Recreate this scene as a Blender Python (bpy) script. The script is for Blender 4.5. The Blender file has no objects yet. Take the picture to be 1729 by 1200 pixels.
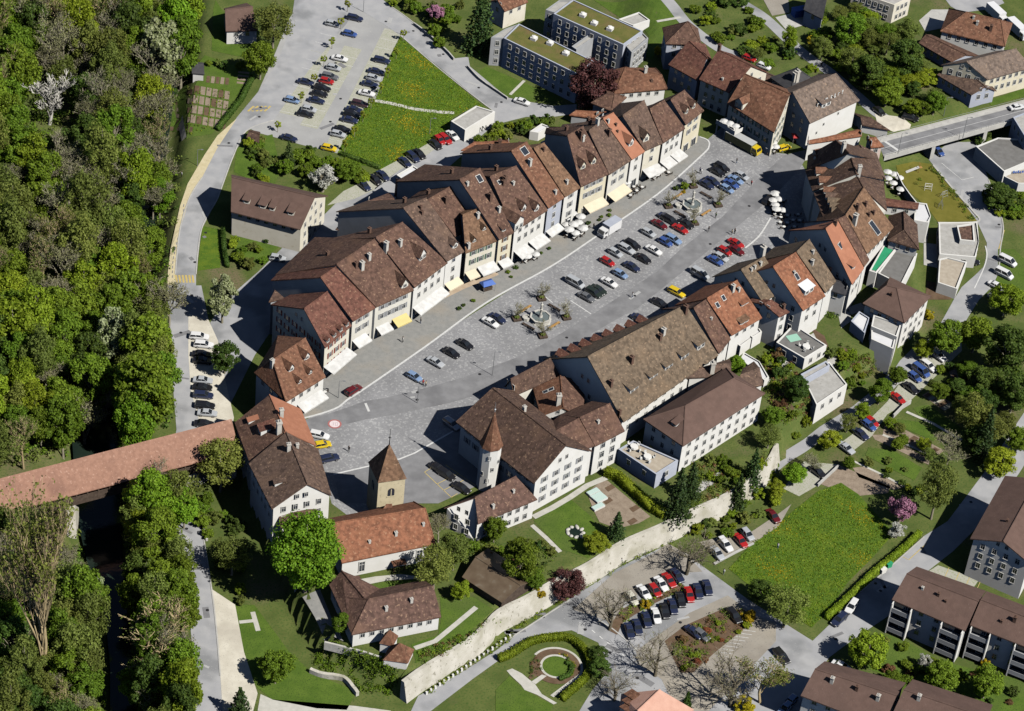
import bpy, bmesh, math, random
import numpy as np
from mathutils import Vector, Matrix
random.seed(7); rng = np.random.default_rng(7)
SC = bpy.context.scene
COL = SC.collection
# ------------------------------------------------------------ camera, sky, sun
DEP, ROLL, DIST, FPX = math.radians(39.0), math.radians(6.4), 616.0, 4500.0
FW = Vector((0, math.cos(DEP), -math.sin(DEP)))
UP0 = Vector((0, math.sin(DEP), math.cos(DEP))); RT0 = Vector((1, 0, 0))
CR = RT0*math.cos(ROLL) + UP0*math.sin(ROLL)
CU = UP0*math.cos(ROLL) - RT0*math.sin(ROLL)
CPOS = -FW*DIST
cam_d = bpy.data.cameras.new("camera"); cam = bpy.data.objects.new("camera", cam_d); COL.objects.link(cam)
cam_d.sensor_width = 36.0; cam_d.lens = 36.0*FPX/1729.0
cam_d.clip_start = 10; cam_d.clip_end = 12000
cam.matrix_world = Matrix(((CR.x, CU.x, -FW.x, CPOS.x), (CR.y, CU.y, -FW.y, CPOS.y), (CR.z, CU.z, -FW.z, CPOS.z), (0, 0, 0, 1)))
SC.camera = cam
SUN_EL, SUN_AZ = math.radians(46.5), math.radians(125)      # azimuth clockwise from +Y
world = bpy.data.worlds.new("World"); SC.world = world; world.use_nodes = True
wn = world.node_tree.nodes; wl = world.node_tree.links
sky = wn.new("ShaderNodeTexSky"); sky.sky_type = 'NISHITA'; sky.sun_disc = False
sky.sun_elevation = SUN_EL; sky.sun_rotation = SUN_AZ; sky.air_density = 0.45; sky.dust_density = 0.2; sky.altitude = 900
wn["Background"].inputs[1].default_value = 0.068
wl.new(sky.outputs[0], wn["Background"].inputs[0])
sun_d = bpy.data.lights.new("sun", 'SUN'); sun_d.energy = 5.0; sun_d.angle = math.radians(0.5); sun_d.color = (1.0, 0.965, 0.91)
sun = bpy.data.objects.new("sun", sun_d); COL.objects.link(sun)
sdir = Vector((math.sin(SUN_AZ)*math.cos(SUN_EL), math.cos(SUN_AZ)*math.cos(SUN_EL), math.sin(SUN_EL)))
sun.rotation_euler = sdir.to_track_quat('Z', 'Y').to_euler(); sun.location = sdir*300
SC.view_settings.view_transform = 'Standard'; SC.view_settings.look = 'None'
SC.view_settings.exposure = 0.0; SC.view_settings.gamma = 1.0
SC.cycles.max_bounces = 6; SC.cycles.diffuse_bounces = 0; SC.cycles.transparent_max_bounces = 6
SC.cycles.caustics_reflective = False; SC.cycles.caustics_refractive = False

# ------------------------------------------------------------ survey helpers: photo point -> place on the ground
CROPS = dict(A=(0,0,3.75), B=(420,0,3.75), C=(800,0,3.75), D=(1269,0,3.75), E=(270,280,3.75), F=(650,200,3.75), G=(1000,200,3.75),
  H=(1269,250,3.75), I=(270,500,3.75), J=(650,450,3.75), L=(1000,450,3.75), M=(1269,550,3.75), N=(270,780,3.75), O=(650,740,3.75),
  Q=(1000,750,3.75), R=(1269,880,3.75), S=(0,300,3.75), T=(0,600,3.75), U=(0,880,3.75), V=(420,880,3.75), W=(850,880,3.75),
  a=(1320,220,6.65), b=(1180,340,5.714), c=(440,240,4.433), d=(1090,20,4.433), e=(750,130,3.93), f=(1400,450,7.86), g=(380,540,5.0),
  h=(1000,1040,4.803), k=(860,1060,8.57), m=(1480,160,6.94), n=(1180,150,9.6), q=(640,1040,10.0), s=(990,800,10.8))
def P(t):
    if not isinstance(t, str): return (float(t[0]), float(t[1]))
    ox, oy, sc = CROPS.get(t[0], (0, 0, 1))
    x, y = (t[1:] if t[0] in CROPS else t).split(',')
    return (ox+float(x)/sc, oy+float(y)/sc)
def PL(txt):
    out, cur = [], ''
    for w in txt.split():
        if w[0].isalpha(): cur = w[0]; w = w[1:]
        out.append(P(cur+w))
    return out
def ray(px):
    return FW + CR*((px[0]-864.5)/FPX) - CU*((px[1]-600.0)/FPX)
def UZ(p, z):
    d = ray(P(p)); t = (z-CPOS.z)/d.z
    return CPOS + d*t
def proj(w):
    v = Vector(w)-CPOS; dz = v.dot(FW)
    return (864.5+FPX*v.dot(CR)/dz, 600-FPX*v.dot(CU)/dz)
def sdist(poly, pts):
    """signed distance (positive inside)"""
    poly = np.asarray(poly, float); pts = np.asarray(pts, float)
    if len(pts) > 4000: return np.concatenate([sdist(poly, pts[i:i+4000]) for i in range(0, len(pts), 4000)])
    a = poly; b = np.roll(poly, -1, 0); ab = b-a; ap = pts[:, None, :]-a[None]
    t = np.clip((ap*ab).sum(2)/np.maximum((ab*ab).sum(1), 1e-9), 0, 1)
    q = ap-t[..., None]*ab; d = np.sqrt((q*q).sum(2).min(1))
    py = pts[:, 1][:, None]; dy = np.where(b[:, 1] == a[:, 1], 1e-12, b[:, 1]-a[:, 1])
    c = ((a[:, 1] > py) != (b[:, 1] > py)) & (pts[:, 0][:, None] < ab[:, 0]*(py-a[:, 1])/dy+a[:, 0])
    return np.where(c.sum(1) % 2 == 1, d, -d)
LOW = -5.0
def zpoly(txt, z): return np.array([UZ(p, z)[:2] for p in PL(txt)])
TOWN = zpoly("689,1136 713,1128 785,1085 842,1029 890,1006 942,976 994,950 1050,914 1110,888 1160,864 1235,829 1290,785 1314,745 1325,718 1355,682 1395,645 1445,605 1505,580 1552,530 1545,430 1502,330 1490,262 1490,236 1400,180 1330,100 1130,150 1010,290 860,360 660,475 505,585 470,650 404,735 420,800 470,905 500,985 530,1040 560,1075 620,1110", 0)
NEZ = zpoly("1095,150 1115,40 1090,-80 2050,-80 2050,250 1740,195 1640,165 1560,185 1490,222 1400,250 1200,230", -1)
RIVER = zpoly("118,690 128,830 136,900 150,960 178,1040 186,1130 186,1300 236,1300 226,1150 216,1050 208,950 203,850 196,700 225,560 255,420 275,300 292,180 310,60 330,-100 262,-100 248,60 235,180 215,300 190,420 150,560", -9)
def sstep(t):
    t = np.clip(t, 0, 1); return t*t*(3-2*t)
def hgt(pts):
    pts = np.asarray(pts, float).reshape(-1, 2)
    h = np.full(len(pts), LOW)
    for poly, z, w in ((NEZ, -1.0, 12.0), (TOWN, 0.0, 1.2)):
        h = np.maximum(h, LOW+(z-LOW)*sstep((sdist(poly, pts)+w)/w))
    r = sstep((sdist(RIVER, pts)+6.0)/6.0)
    return h*(1-r)+(-10.4)*r
def hz(x, y): return float(hgt([(x, y)])[0])
_zs = np.arange(3.0, -11.0, -0.2)
def G(p, dz=0.0):
    """point of the terrain seen at a photo point"""
    d = ray(P(p)); t = (_zs-CPOS.z)/d.z
    xy = np.stack([CPOS.x+d.x*t, CPOS.y+d.y*t], 1); h = hgt(xy)
    i = int(np.argmax(h >= _zs))
    w = Vector((xy[i, 0], xy[i, 1], h[i]))
    if abs(h[i]-_zs[i]) < 0.25:
        q = UZ(p, h[i]); w = Vector((q.x, q.y, h[i]))
    w.z += dz
    return w
def elev_at(p, up):
    """place whose point UP metres above the ground is seen at photo point p"""
    z = LOW+up
    for _ in range(4):
        q = UZ(p, z); z = hz(q.x, q.y)+up
    return Vector((q.x, q.y, z-up))

# ------------------------------------------------------------ object helpers
def mesh(name, verts, faces, mats, fm=None, smooth=False):
    me = bpy.data.meshes.new(name)
    me.from_pydata([tuple(v) for v in verts], [], faces)
    for m in (mats if isinstance(mats, (list, tuple)) else [mats]): me.materials.append(m)
    if fm is not None: me.polygons.foreach_set("material_index", fm)
    if smooth: me.polygons.foreach_set("use_smooth", [True]*len(me.polygons))
    me.update(); return me
def link(name, me, parent=None, loc=(0,0,0), rot=(0,0,0), scale=(1,1,1)):
    o = bpy.data.objects.new(name, me); COL.objects.link(o)
    o.location = loc; o.rotation_euler = rot; o.scale = scale
    if parent is not None: o.parent = parent
    return o
def tag(o, label=None, cat=None, group=None, kind=None):
    if label: o["label"] = label
    if cat: o["category"] = cat
    if group: o["group"] = group
    if kind: o["kind"] = kind
    return o
def empty(name, loc=(0,0,0), rz=0.0, label=None, cat=None, group=None):
    o = bpy.data.objects.new(name, None); COL.objects.link(o)
    o.location = loc; o.rotation_euler = (0, 0, rz); o.empty_display_size = 0.2
    return tag(o, label, cat, group)
class MB:
    def __init__(s): s.v = []; s.f = []; s.m = []
    def add(s, vs, fs, mi=0):
        n = len(s.v); s.v += [tuple(v) for v in vs]; s.f += [tuple(i+n for i in f) for f in fs]; s.m += [mi]*len(fs)
    def box(s, c, d, mi=0, rz=0.0, taper=1.0):
        cx, cy, cz = c; dx, dy, dz = d[0]/2, d[1]/2, d[2]/2; ca, sa = math.cos(rz), math.sin(rz); vs = []
        for z, t in ((-dz, 1.0), (dz, taper)):
            for x, y in ((-dx,-dy),(dx,-dy),(dx,dy),(-dx,dy)):
                vs.append((cx+(x*ca-y*sa)*t, cy+(x*sa+y*ca)*t, cz+z))
        s.add(vs, [(0,3,2,1),(4,5,6,7),(0,1,5,4),(1,2,6,5),(2,3,7,6),(3,0,4,7)], mi)
    def tube(s, pts, rad, n=6, mi=0, cap=True):
        pts = [Vector(p) for p in pts]; rings = []
        for i, p in enumerate(pts):
            d = (pts[min(i+1, len(pts)-1)]-pts[max(i-1, 0)]); d = d.normalized() if d.length > 1e-9 else Vector((0,0,1))
            u = d.cross(Vector((0,0,1)) if abs(d.z) < .9 else Vector((1,0,0))).normalized(); w = d.cross(u)
            r = rad[i] if isinstance(rad, (list, tuple)) else rad
            rings.append([p+(u*math.cos(6.2832*k/n)+w*math.sin(6.2832*k/n))*r for k in range(n)])
        vs = [v for r in rings for v in r]; fs = []
        for i in range(len(pts)-1):
            for k in range(n):
                fs.append((i*n+k, i*n+(k+1) % n, (i+1)*n+(k+1) % n, (i+1)*n+k))
        if cap: fs.append(tuple(range((len(pts)-1)*n, len(pts)*n))); fs.append(tuple(reversed(range(n))))
        s.add(vs, fs, mi)
    def lathe(s, prof, n=16, mi=0, c=(0,0,0)):
        vs = []; fs = []
        for r, z in prof:
            for k in range(n):
                a = 6.28318*k/n; vs.append((c[0]+r*math.cos(a), c[1]+r*math.sin(a), c[2]+z))
        for i in range(len(prof)-1):
            for k in range(n): fs.append((i*n+k, i*n+(k+1) % n, (i+1)*n+(k+1) % n, (i+1)*n+k))
        s.add(vs, fs, mi)
    def mesh(s, name, mats, smooth=False): return mesh(name, s.v, s.f, mats, s.m, smooth)
def slab(vs, fs, t):
    """thicken a sheet downwards by t; returns verts, faces"""
    n = len(vs); v2 = [tuple(v) for v in vs]+[(v[0], v[1], v[2]-t) for v in vs]
    f2 = [tuple(f) for f in fs]+[tuple(reversed([i+n for i in f])) for f in fs]
    cnt = {}
    for f in fs:
        for i in range(len(f)):
            a, b = f[i], f[(i+1) % len(f)]; cnt.setdefault((min(a,b), max(a,b)), []).append((a,b))
    for k, l in cnt.items():
        if len(l) == 1: a, b = l[0]; f2.append((b, a, a+n, b+n))
    return v2, f2

# ------------------------------------------------------------ materials
MATS = {}
def _base(name):
    m = bpy.data.materials.new(name); m.use_nodes = True
    nt = m.node_tree; return m, nt, nt.nodes, nt.links, nt.nodes["Principled BSDF"]
def srgb(c): return tuple(((x/255)/12.92 if x/255 <= .04045 else ((x/255+.055)/1.055)**2.4) for x in c)
def mat(name, c1, c2=None, scale=0.5, rough=0.85, c3=None, s3=0.1, lo3=.55, hi3=.7, speck=None, sps=3.0, splo=.6, sphi=.75, bump=0.0, bscale=3.0, spec=0.3, metal=0.0, ratio=None, lo=.35, hi=.65):
    """two-tone noise + optional large patches (c3) + optional small specks"""
    if name in MATS: return MATS[name]
    m, nt, N, L, bs = _base(name)
    bs.inputs["Roughness"].default_value = rough; bs.inputs["Metallic"].default_value = metal
    bs.inputs["Specular IOR Level"].default_value = spec
    if c2 is None:
        bs.inputs["Base Color"].default_value = (*c1, 1)
    else:
        tc = N.new("ShaderNodeTexCoord"); vec = tc.outputs["Object"]
        if ratio:
            mp = N.new("ShaderNodeMapping"); mp.inputs["Scale"].default_value = ratio; L.new(vec, mp.inputs[0]); vec = mp.outputs[0]
        def layer(prev, col, sc, lo, hi, det=4):
            nz = N.new("ShaderNodeTexNoise"); nz.inputs["Scale"].default_value = sc; nz.inputs["Detail"].default_value = det; L.new(vec, nz.inputs["Vector"])
            mr = N.new("ShaderNodeMapRange"); mr.inputs[1].default_value = lo; mr.inputs[2].default_value = hi; L.new(nz.outputs["Fac"], mr.inputs[0])
            mx = N.new("ShaderNodeMix"); mx.data_type = 'RGBA'; L.new(mr.outputs[0], mx.inputs[0])
            if isinstance(prev, tuple): mx.inputs[6].default_value = (*prev, 1)
            else: L.new(prev, mx.inputs[6])
            mx.inputs[7].default_value = (*col, 1); return mx.outputs[2]
        o = layer(c1, c2, scale, lo, hi, 6)
        if c3: o = layer(o, c3, s3, lo3, hi3, 3)
        if speck: o = layer(o, speck, sps, splo, sphi, 2)
        L.new(o, bs.inputs["Base Color"])
        if bump:
            nz = N.new("ShaderNodeTexNoise"); nz.inputs["Scale"].default_value = bscale; nz.inputs["Detail"].default_value = 3; L.new(vec, nz.inputs["Vector"])
            bp = N.new("ShaderNodeBump"); bp.inputs["Strength"].default_value = bump; bp.inputs["Distance"].default_value = 0.15
            L.new(nz.outputs["Fac"], bp.inputs["Height"]); L.new(bp.outputs[0], bs.inputs["Normal"])
    MATS[name] = m; return m
def leafmat(name, c1, c2, c3=None, trans=0.45):
    if name in MATS: return MATS[name]
    m, nt, N, L, bs = _base(name)
    ge = N.new("ShaderNodeNewGeometry"); rp = N.new("ShaderNodeValToRGB")
    rp.color_ramp.elements[0].color = (*c1, 1); rp.color_ramp.elements[1].color = (*c2, 1)
    if c3: e = rp.color_ramp.elements.new(0.88); e.color = (*c3, 1); rp.color_ramp.elements[1].position = .8 if False else 1.0
    L.new(ge.outputs["Random Per Island"], rp.inputs[0])
    oi = N.new("ShaderNodeObjectInfo"); hs = N.new("ShaderNodeHueSaturation")
    mr = N.new("ShaderNodeMapRange"); mr.inputs[3].default_value = .78; mr.inputs[4].default_value = 1.22; L.new(oi.outputs["Random"], mr.inputs[0])
    L.new(mr.outputs[0], hs.inputs["Value"])
    mr2 = N.new("ShaderNodeMapRange"); mr2.inputs[3].default_value = .485; mr2.inputs[4].default_value = .515
    ml = N.new("ShaderNodeMath"); ml.operation = 'FRACT'; m3 = N.new("ShaderNodeMath"); m3.operation = 'MULTIPLY'; m3.inputs[1].default_value = 7.31
    L.new(oi.outputs["Random"], m3.inputs[0]); L.new(m3.outputs[0], ml.inputs[0]); L.new(ml.outputs[0], mr2.inputs[0]); L.new(mr2.outputs[0], hs.inputs["Hue"])
    L.new(rp.outputs[0], hs.inputs["Color"])
    bs.inputs["Roughness"].default_value = .6; bs.inputs["Specular IOR Level"].default_value = .25
    L.new(hs.outputs[0], bs.inputs["Base Color"])
    tr = N.new("ShaderNodeBsdfTranslucent"); L.new(hs.outputs[0], tr.inputs[0])
    mx = N.new("ShaderNodeMixShader"); mx.inputs[0].default_value = trans
    L.new(bs.outputs[0], mx.inputs[1]); L.new(tr.outputs[0], mx.inputs[2]); L.new(mx.outputs[0], N["Material Output"].inputs[0])
    MATS[name] = m; return m
def cobblemat(name, dark, light, pale):
    m, nt, N, L, bs = _base(name)
    tc = N.new("ShaderNodeTexCoord"); vec = tc.outputs["Object"]
    vo = N.new("ShaderNodeTexVoronoi"); vo.inputs["Scale"].default_value = 2.6; L.new(vec, vo.inputs["Vector"])
    sp = N.new("ShaderNodeSeparateColor"); L.new(vo.outputs["Color"], sp.inputs[0])
    rp = N.new("ShaderNodeValToRGB"); E = rp.color_ramp.elements
    E[0].color = (*dark, 1); E[1].color = (*light, 1); E[1].position = .78
    e = E.new(.9); e.color = (*pale, 1); L.new(sp.outputs[0], rp.inputs[0])
    nz = N.new("ShaderNodeTexNoise"); nz.inputs["Scale"].default_value = .09; nz.inputs["Detail"].default_value = 5; L.new(vec, nz.inputs["Vector"])
    mr = N.new("ShaderNodeMapRange"); mr.inputs[1].default_value = .3; mr.inputs[2].default_value = .7; mr.inputs[3].default_value = .8; mr.inputs[4].default_value = 1.15; L.new(nz.outputs["Fac"], mr.inputs[0])
    hs = N.new("ShaderNodeHueSaturation"); L.new(rp.outputs[0], hs.inputs["Color"]); L.new(mr.outputs[0], hs.inputs["Value"])
    L.new(hs.outputs[0], bs.inputs["Base Color"]); bs.inputs["Roughness"].default_value = .8
    bp = N.new("ShaderNodeBump"); bp.inputs["Strength"].default_value = .4; bp.inputs["Distance"].default_value = .04
    L.new(vo.outputs["Distance"], bp.inputs["Height"]); bp.invert = True; L.new(bp.outputs[0], bs.inputs["Normal"])
    MATS[name] = m; return m
def glassmat(name, c, rough=.08):
    m, nt, N, L, bs = _base(name)
    bs.inputs["Base Color"].default_value = (*c, 1); bs.inputs["Roughness"].default_value = rough; bs.inputs["Specular IOR Level"].default_value = .6
    MATS[name] = m; return m
# ------------------------------------------------------------ material library
m_ground = mat("rough_ground", (.085,.115,.025), (.13,.155,.04), .25, .95, c3=(.17,.14,.075), s3=.07, lo3=.56, hi3=.75, speck=(.06,.11,.02), sps=2.2, splo=.5, sphi=.7, bump=.6, bscale=1.5)
m_lawn = mat("lawn_grass", (.075,.135,.014), (.11,.175,.022), .35, .95, c3=(.10,.14,.03), s3=.08, lo3=.5, hi3=.75, speck=(.04,.075,.012), sps=4, splo=.55, sphi=.7, bump=.5, bscale=6)
m_meadow = mat("dandelion_meadow", (.062,.125,.010), (.095,.165,.014), .9, .95, c3=(.125,.185,.014), s3=.35, lo3=.48, hi3=.72, speck=(.20,.21,.014), sps=3.2, splo=.60, sphi=.74, bump=.7, bscale=5)
m_cob = cobblemat("cobbles", (.265,.265,.27), (.30,.30,.305), (.40,.40,.395))
m_prom = mat("promenade_paving", (.27,.27,.255), (.32,.315,.295), .8, .85, c3=(.36,.32,.26), s3=.12, lo3=.5, hi3=.8, speck=(.22,.22,.215), sps=3, splo=.62, sphi=.7)
m_tan = mat("tan_paving", (.47,.36,.25), (.56,.45,.33), .8, .85, speck=(.4,.32,.24), sps=2.5)
m_asph = mat("street_asphalt", (.215,.215,.22), (.265,.265,.27), .5, .85, c3=(.18,.18,.185), s3=.16, lo3=.5, hi3=.68, ratio=(1,1,1), speck=(.29,.29,.285), sps=4, splo=.66, sphi=.75)
m_road = mat("pale_asphalt", (.36,.365,.375), (.43,.43,.43), .35, .88, c3=(.26,.265,.27), s3=.11, lo3=.52, hi3=.66, speck=(.43,.425,.41), sps=3, splo=.64, sphi=.75)
m_lot = mat("car_park_asphalt", (.37,.37,.36), (.43,.43,.415), .25, .9, c3=(.34,.34,.34), s3=.08, lo3=.45, hi3=.7, speck=(.47,.46,.43), sps=2.5, splo=.64, sphi=.75)
m_lotpav = mat("parking_grid_paving", (.42,.42,.34), (.47,.46,.39), .6, .9, speck=(.33,.36,.22), sps=3, splo=.55, sphi=.65)
m_gravel = mat("beige_gravel", (.60,.56,.46), (.70,.66,.55), .5, .95, c3=(.5,.46,.38), s3=.12, lo3=.55, hi3=.75, speck=(.45,.42,.36), sps=4, splo=.62, sphi=.7)
m_dust = mat("dusty_lot", (.30,.27,.225), (.36,.33,.28), .3, .92, c3=(.40,.36,.29), s3=.07, lo3=.45, hi3=.7, speck=(.25,.235,.21), sps=3, splo=.6, sphi=.7)
m_path = mat("pale_path", (.50,.49,.43), (.60,.58,.52), .9, .9)
m_soil = mat("garden_soil", (.27,.21,.155), (.35,.28,.21), .8, .95, speck=(.20,.16,.11), sps=3, bump=.5, bscale=4)
m_dsoil = mat("dark_soil", (.12,.075,.045), (.17,.11,.07), .8, .95, speck=(.10,.12,.04), sps=3)
m_white = mat("road_paint_white", (.72,.72,.70), (.60,.60,.58), 2.0, .7)
m_yellow = mat("road_paint_yellow", (.62,.47,.14), (.52,.42,.18), 2.0, .7)
m_pathy = mat("yellowish_footway", (.58,.50,.30), (.66,.58,.38), .8, .85, speck=(.48,.42,.27), sps=2)
m_concr = mat("concrete", (.46,.45,.42), (.55,.54,.50), .5, .85, speck=(.38,.37,.35), sps=1.5, splo=.6, sphi=.75)
m_wallst = mat("town_wall_plaster", (.50,.475,.40), (.63,.60,.525), .35, .9, c3=(.42,.40,.31), s3=.22, lo3=.5, hi3=.72, speck=(.30,.28,.22), sps=1.3, splo=.62, sphi=.72, bump=.4, bscale=1.2)
m_stone = mat("grey_stone", (.50,.49,.44), (.62,.60,.54), 1.2, .85, speck=(.36,.35,.32), sps=4)
m_wood = mat("dark_wood", (.07,.05,.038), (.11,.08,.06), 1.5, .8)
m_bench = mat("orange_wood", (.42,.24,.08), (.50,.30,.11), 3, .7)
m_metal = mat("grey_metal", (.30,.31,.32), rough=.5, metal=.3)
m_dark = mat("dark_metal", (.03,.03,.032), rough=.5)
def roofmat(n, c, pale=1.45, dk=.62, lich=(.30,.17,.07)):
    return mat("tiles_"+n, tuple(x*.60 for x in c), tuple(x*1.2 for x in c), 1.1, .85, c3=tuple(.75*x*1.25+.25*y*.6 for x, y in zip(c, lich)), s3=.22, lo3=.52, hi3=.78, speck=tuple(.5*(x*pale)+.5*y for x, y in zip(c, (.36,.24,.15))), sps=1.9, splo=.60, sphi=.70, bump=.6, bscale=4)
RM = {n: roofmat(n, c) for n, c in dict(brown=(.130,.073,.053), dark=(.105,.064,.048), red=(.158,.070,.050), rust=(.195,.094,.057), orange=(.265,.112,.062), olive=(.165,.122,.083),
      tan=(.195,.113,.068), grey=(.185,.14,.112), maroon=(.135,.078,.06), umber=(.132,.086,.065)).items()}
RM['new'] = mat("tiles_new_orange", (.36,.155,.09), (.42,.185,.11), .8, .8, c3=(.33,.14,.085), s3=.3, lo3=.5, hi3=.8, bump=.3, bscale=5)
RM['plain'] = mat("tiles_plain_brown", (.125,.078,.062), (.15,.094,.075), .7, .85, c3=(.11,.07,.056), s3=.2, lo3=.5, hi3=.8, speck=(.18,.125,.10), sps=2.4, splo=.66, sphi=.76, bump=.4, bscale=5)
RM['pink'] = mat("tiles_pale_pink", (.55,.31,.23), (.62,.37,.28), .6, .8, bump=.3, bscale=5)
RM['bridge'] = mat("tiles_bridge", (.285,.155,.108), (.36,.20,.14), 1.2, .85, c3=(.23,.125,.09), s3=.2, lo3=.5, hi3=.75, speck=(.44,.27,.20), sps=1.9, splo=.6, sphi=.72, bump=.5, bscale=5)
RM['slate'] = mat("dark_slate", (.045,.045,.05), (.065,.063,.066), 1.0, .7)
RM['metal'] = mat("weathered_sheet_roof", (.12,.085,.055), (.16,.12,.08), .5, .45, speck=(.2,.17,.13), sps=.5)
RM['flat'] = mat("flat_roof_gravel", (.40,.39,.36), (.48,.47,.44), .8, .9, speck=(.34,.33,.31), sps=2)
RM['deck'] = mat("terrace_deck", (.42,.36,.28), (.50,.44,.35), 1.0, .85)
RM['asph'] = mat("roof_felt", (.17,.165,.155), (.21,.205,.195), .8, .9)
RM['sedum'] = mat("green_roof", (.12,.13,.03), (.17,.155,.045), .4, .95, c3=(.19,.13,.06), s3=.25, lo3=.5, hi3=.75, speck=(.09,.115,.02), sps=2.5, bump=.5, bscale=4)
RM['whitesheet'] = mat("white_roof_sheet", (.78,.78,.78), (.7,.7,.71), .5, .6)
WM = dict(white=mat("white_render", (.80,.79,.75), (.74,.73,.68), .4, .9, speck=(.66,.64,.58), sps=.7, splo=.66, sphi=.8), cream=mat("cream_render", (.78,.74,.62), (.72,.68,.56), .4, .9, speck=(.6,.54,.4), sps=.8, splo=.64, sphi=.8),
   pale=mat("pale_render", (.76,.74,.66), (.69,.67,.59), .4, .9, speck=(.6,.57,.48), sps=.8, splo=.64, sphi=.8), yellow=mat("yellow_render", (.77,.71,.54), (.71,.65,.48), .4, .9), stone=mat("sandstone_render", (.66,.57,.38), (.58,.5,.33), .7, .9, speck=(.45,.38,.25), sps=1.5),
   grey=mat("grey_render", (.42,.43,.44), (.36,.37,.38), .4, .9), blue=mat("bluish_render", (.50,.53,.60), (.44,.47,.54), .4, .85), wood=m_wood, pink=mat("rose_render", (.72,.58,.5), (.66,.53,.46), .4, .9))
m_frame = mat("window_frame", (.70,.69,.64)); m_pane = glassmat("window_glass", (.035,.042,.055))
m_shut = {'green': mat("shutter_green", (.10,.16,.12)), 'grey': mat("shutter_grey", (.30,.31,.32)), 'red': mat("shutter_red", (.25,.06,.04)), 'brown': mat("shutter_brown", (.16,.09,.05))}
m_awnw = mat("white_canvas", (.74,.735,.71), (.60,.595,.57), .9, .85); m_awny = mat("yellow_canvas", (.74,.62,.26), (.68,.56,.24), .7, .8)
m_awnc = mat("cream_canvas", (.80,.70,.52), (.74,.65,.48), .7, .8); m_awnb = mat("blue_canvas", (.10,.19,.52), (.09,.16,.45), .7, .8); m_awnr = mat("red_canvas", (.45,.05,.05), (.4,.05,.05), .7, .8)
m_chim = mat("chimney_render", (.62,.59,.53), (.5,.47,.42), 1.5, .9); m_chimd = mat("chimney_brick", (.16,.09,.065), (.12,.075,.055), 2, .9)
m_turf = mat("green_turf_mat", (.03,.30,.14), (.035,.36,.17), .6, .8)

# ------------------------------------------------------------ ground sheet to the horizon
def axis(a, b, step):
    core = list(np.arange(a, b+.01, step)); left = []; x = a; s = step
    while x > -6000: s *= 1.35; x -= s; left.append(x)
    right = []; x = b; s = step
    while x < 6000: s *= 1.35; x += s; right.append(x)
    return np.array(left[::-1]+core+right)
xs = axis(-150, 150, 1.6); ys = axis(-130, 160, 1.6)
gx, gy = np.meshgrid(xs, ys); gp = np.stack([gx.ravel(), gy.ravel()], 1); gh = hgt(gp)
nx, ny = len(xs), len(ys)
idx = np.arange(nx*ny).reshape(ny, nx)
quads = np.stack([idx[:-1,:-1].ravel(), idx[:-1,1:].ravel(), idx[1:,1:].ravel(), idx[1:,:-1].ravel()], 1)
def np_mesh(name, verts, quads, mats, k=4):
    me = bpy.data.meshes.new(name); nv, nq = len(verts), len(quads)
    me.vertices.add(nv); me.vertices.foreach_set("co", np.asarray(verts, np.float32).ravel())
    me.loops.add(nq*k); me.loops.foreach_set("vertex_index", np.asarray(quads, np.int32).ravel())
    me.polygons.add(nq); me.polygons.foreach_set("loop_start", np.arange(0, nq*k, k, dtype=np.int32))
    for m in (mats if isinstance(mats, (list, tuple)) else [mats]): me.materials.append(m)
    me.update(calc_edges=True); return me
g_me = np_mesh("ground", np.column_stack([gp, gh]), quads, m_ground)
g_me.polygons.foreach_set("use_smooth", [True]*len(g_me.polygons))
tag(link("ground", g_me), kind="structure")
m_water = mat("river_water", (.012,.022,.018), (.02,.032,.022), .15, .12, spec=.5, bump=.15, bscale=1.0)
wpoly = RIVER
wm = bmesh.new(); wv = [wm.verts.new((x, y, -9.2)) for x, y in (wpoly + (wpoly-wpoly.mean(0))*0.0)]
wf = wm.faces.new(wv); bmesh.ops.triangulate(wm, faces=[wf]); me = bpy.data.meshes.new("river_water"); wm.to_mesh(me); me.materials.append(m_water)
tag(link("river_water", me), kind="structure")

# ------------------------------------------------------------ sheets and strips laid on the ground
def sheet(name, pts, m, dz=.03, drape=True, parent=None, world=None):
    W = world if world else [G(p) for p in (PL(pts) if isinstance(pts, str) else pts)]
    bm = bmesh.new(); f = bm.faces.new([bm.verts.new((p[0], p[1], 0)) for p in W]); bmesh.ops.triangulate(bm, faces=[f])
    if drape:
        for lim in (24, 12, 6, 3):
            ed = [e for e in bm.edges if e.calc_length() > lim]
            if ed and len(bm.verts) < 6000: bmesh.ops.subdivide_edges(bm, edges=ed, cuts=1); bmesh.ops.triangulate(bm, faces=bm.faces)
    bm.verts.ensure_lookup_table()
    h = hgt([(v.co.x, v.co.y) for v in bm.verts])
    for v, z in zip(bm.verts, h): v.co.z = z+dz
    bmesh.ops.recalc_face_normals(bm, faces=bm.faces)
    me = bpy.data.meshes.new(name); bm.to_mesh(me); bm.free()
    me.materials.append(m)
    o = link(name, me, parent)
    if parent is None: tag(o, kind="structure")
    return o
def smooth_line(W, n=6):
    W = [Vector(w) for w in W]
    if len(W) < 3: return W
    out = []
    for i in range(len(W)-1):
        p0, p1, p2, p3 = W[max(i-1,0)], W[i], W[i+1], W[min(i+2, len(W)-1)]
        for k in range(n):
            t = k/n
            out.append(.5*((2*p1)+(p2-p0)*t+(2*p0-5*p1+4*p2-p3)*t*t+(3*p1-p0-3*p2+p3)*t**3))
    return out+[W[-1]]
def offs(W, d):
    out = []
    for i, p in enumerate(W):
        t = W[min(i+1, len(W)-1)]-W[max(i-1, 0)]; n = Vector((-t.y, t.x, 0)).normalized(); out.append(p+n*d)
    return out
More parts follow.
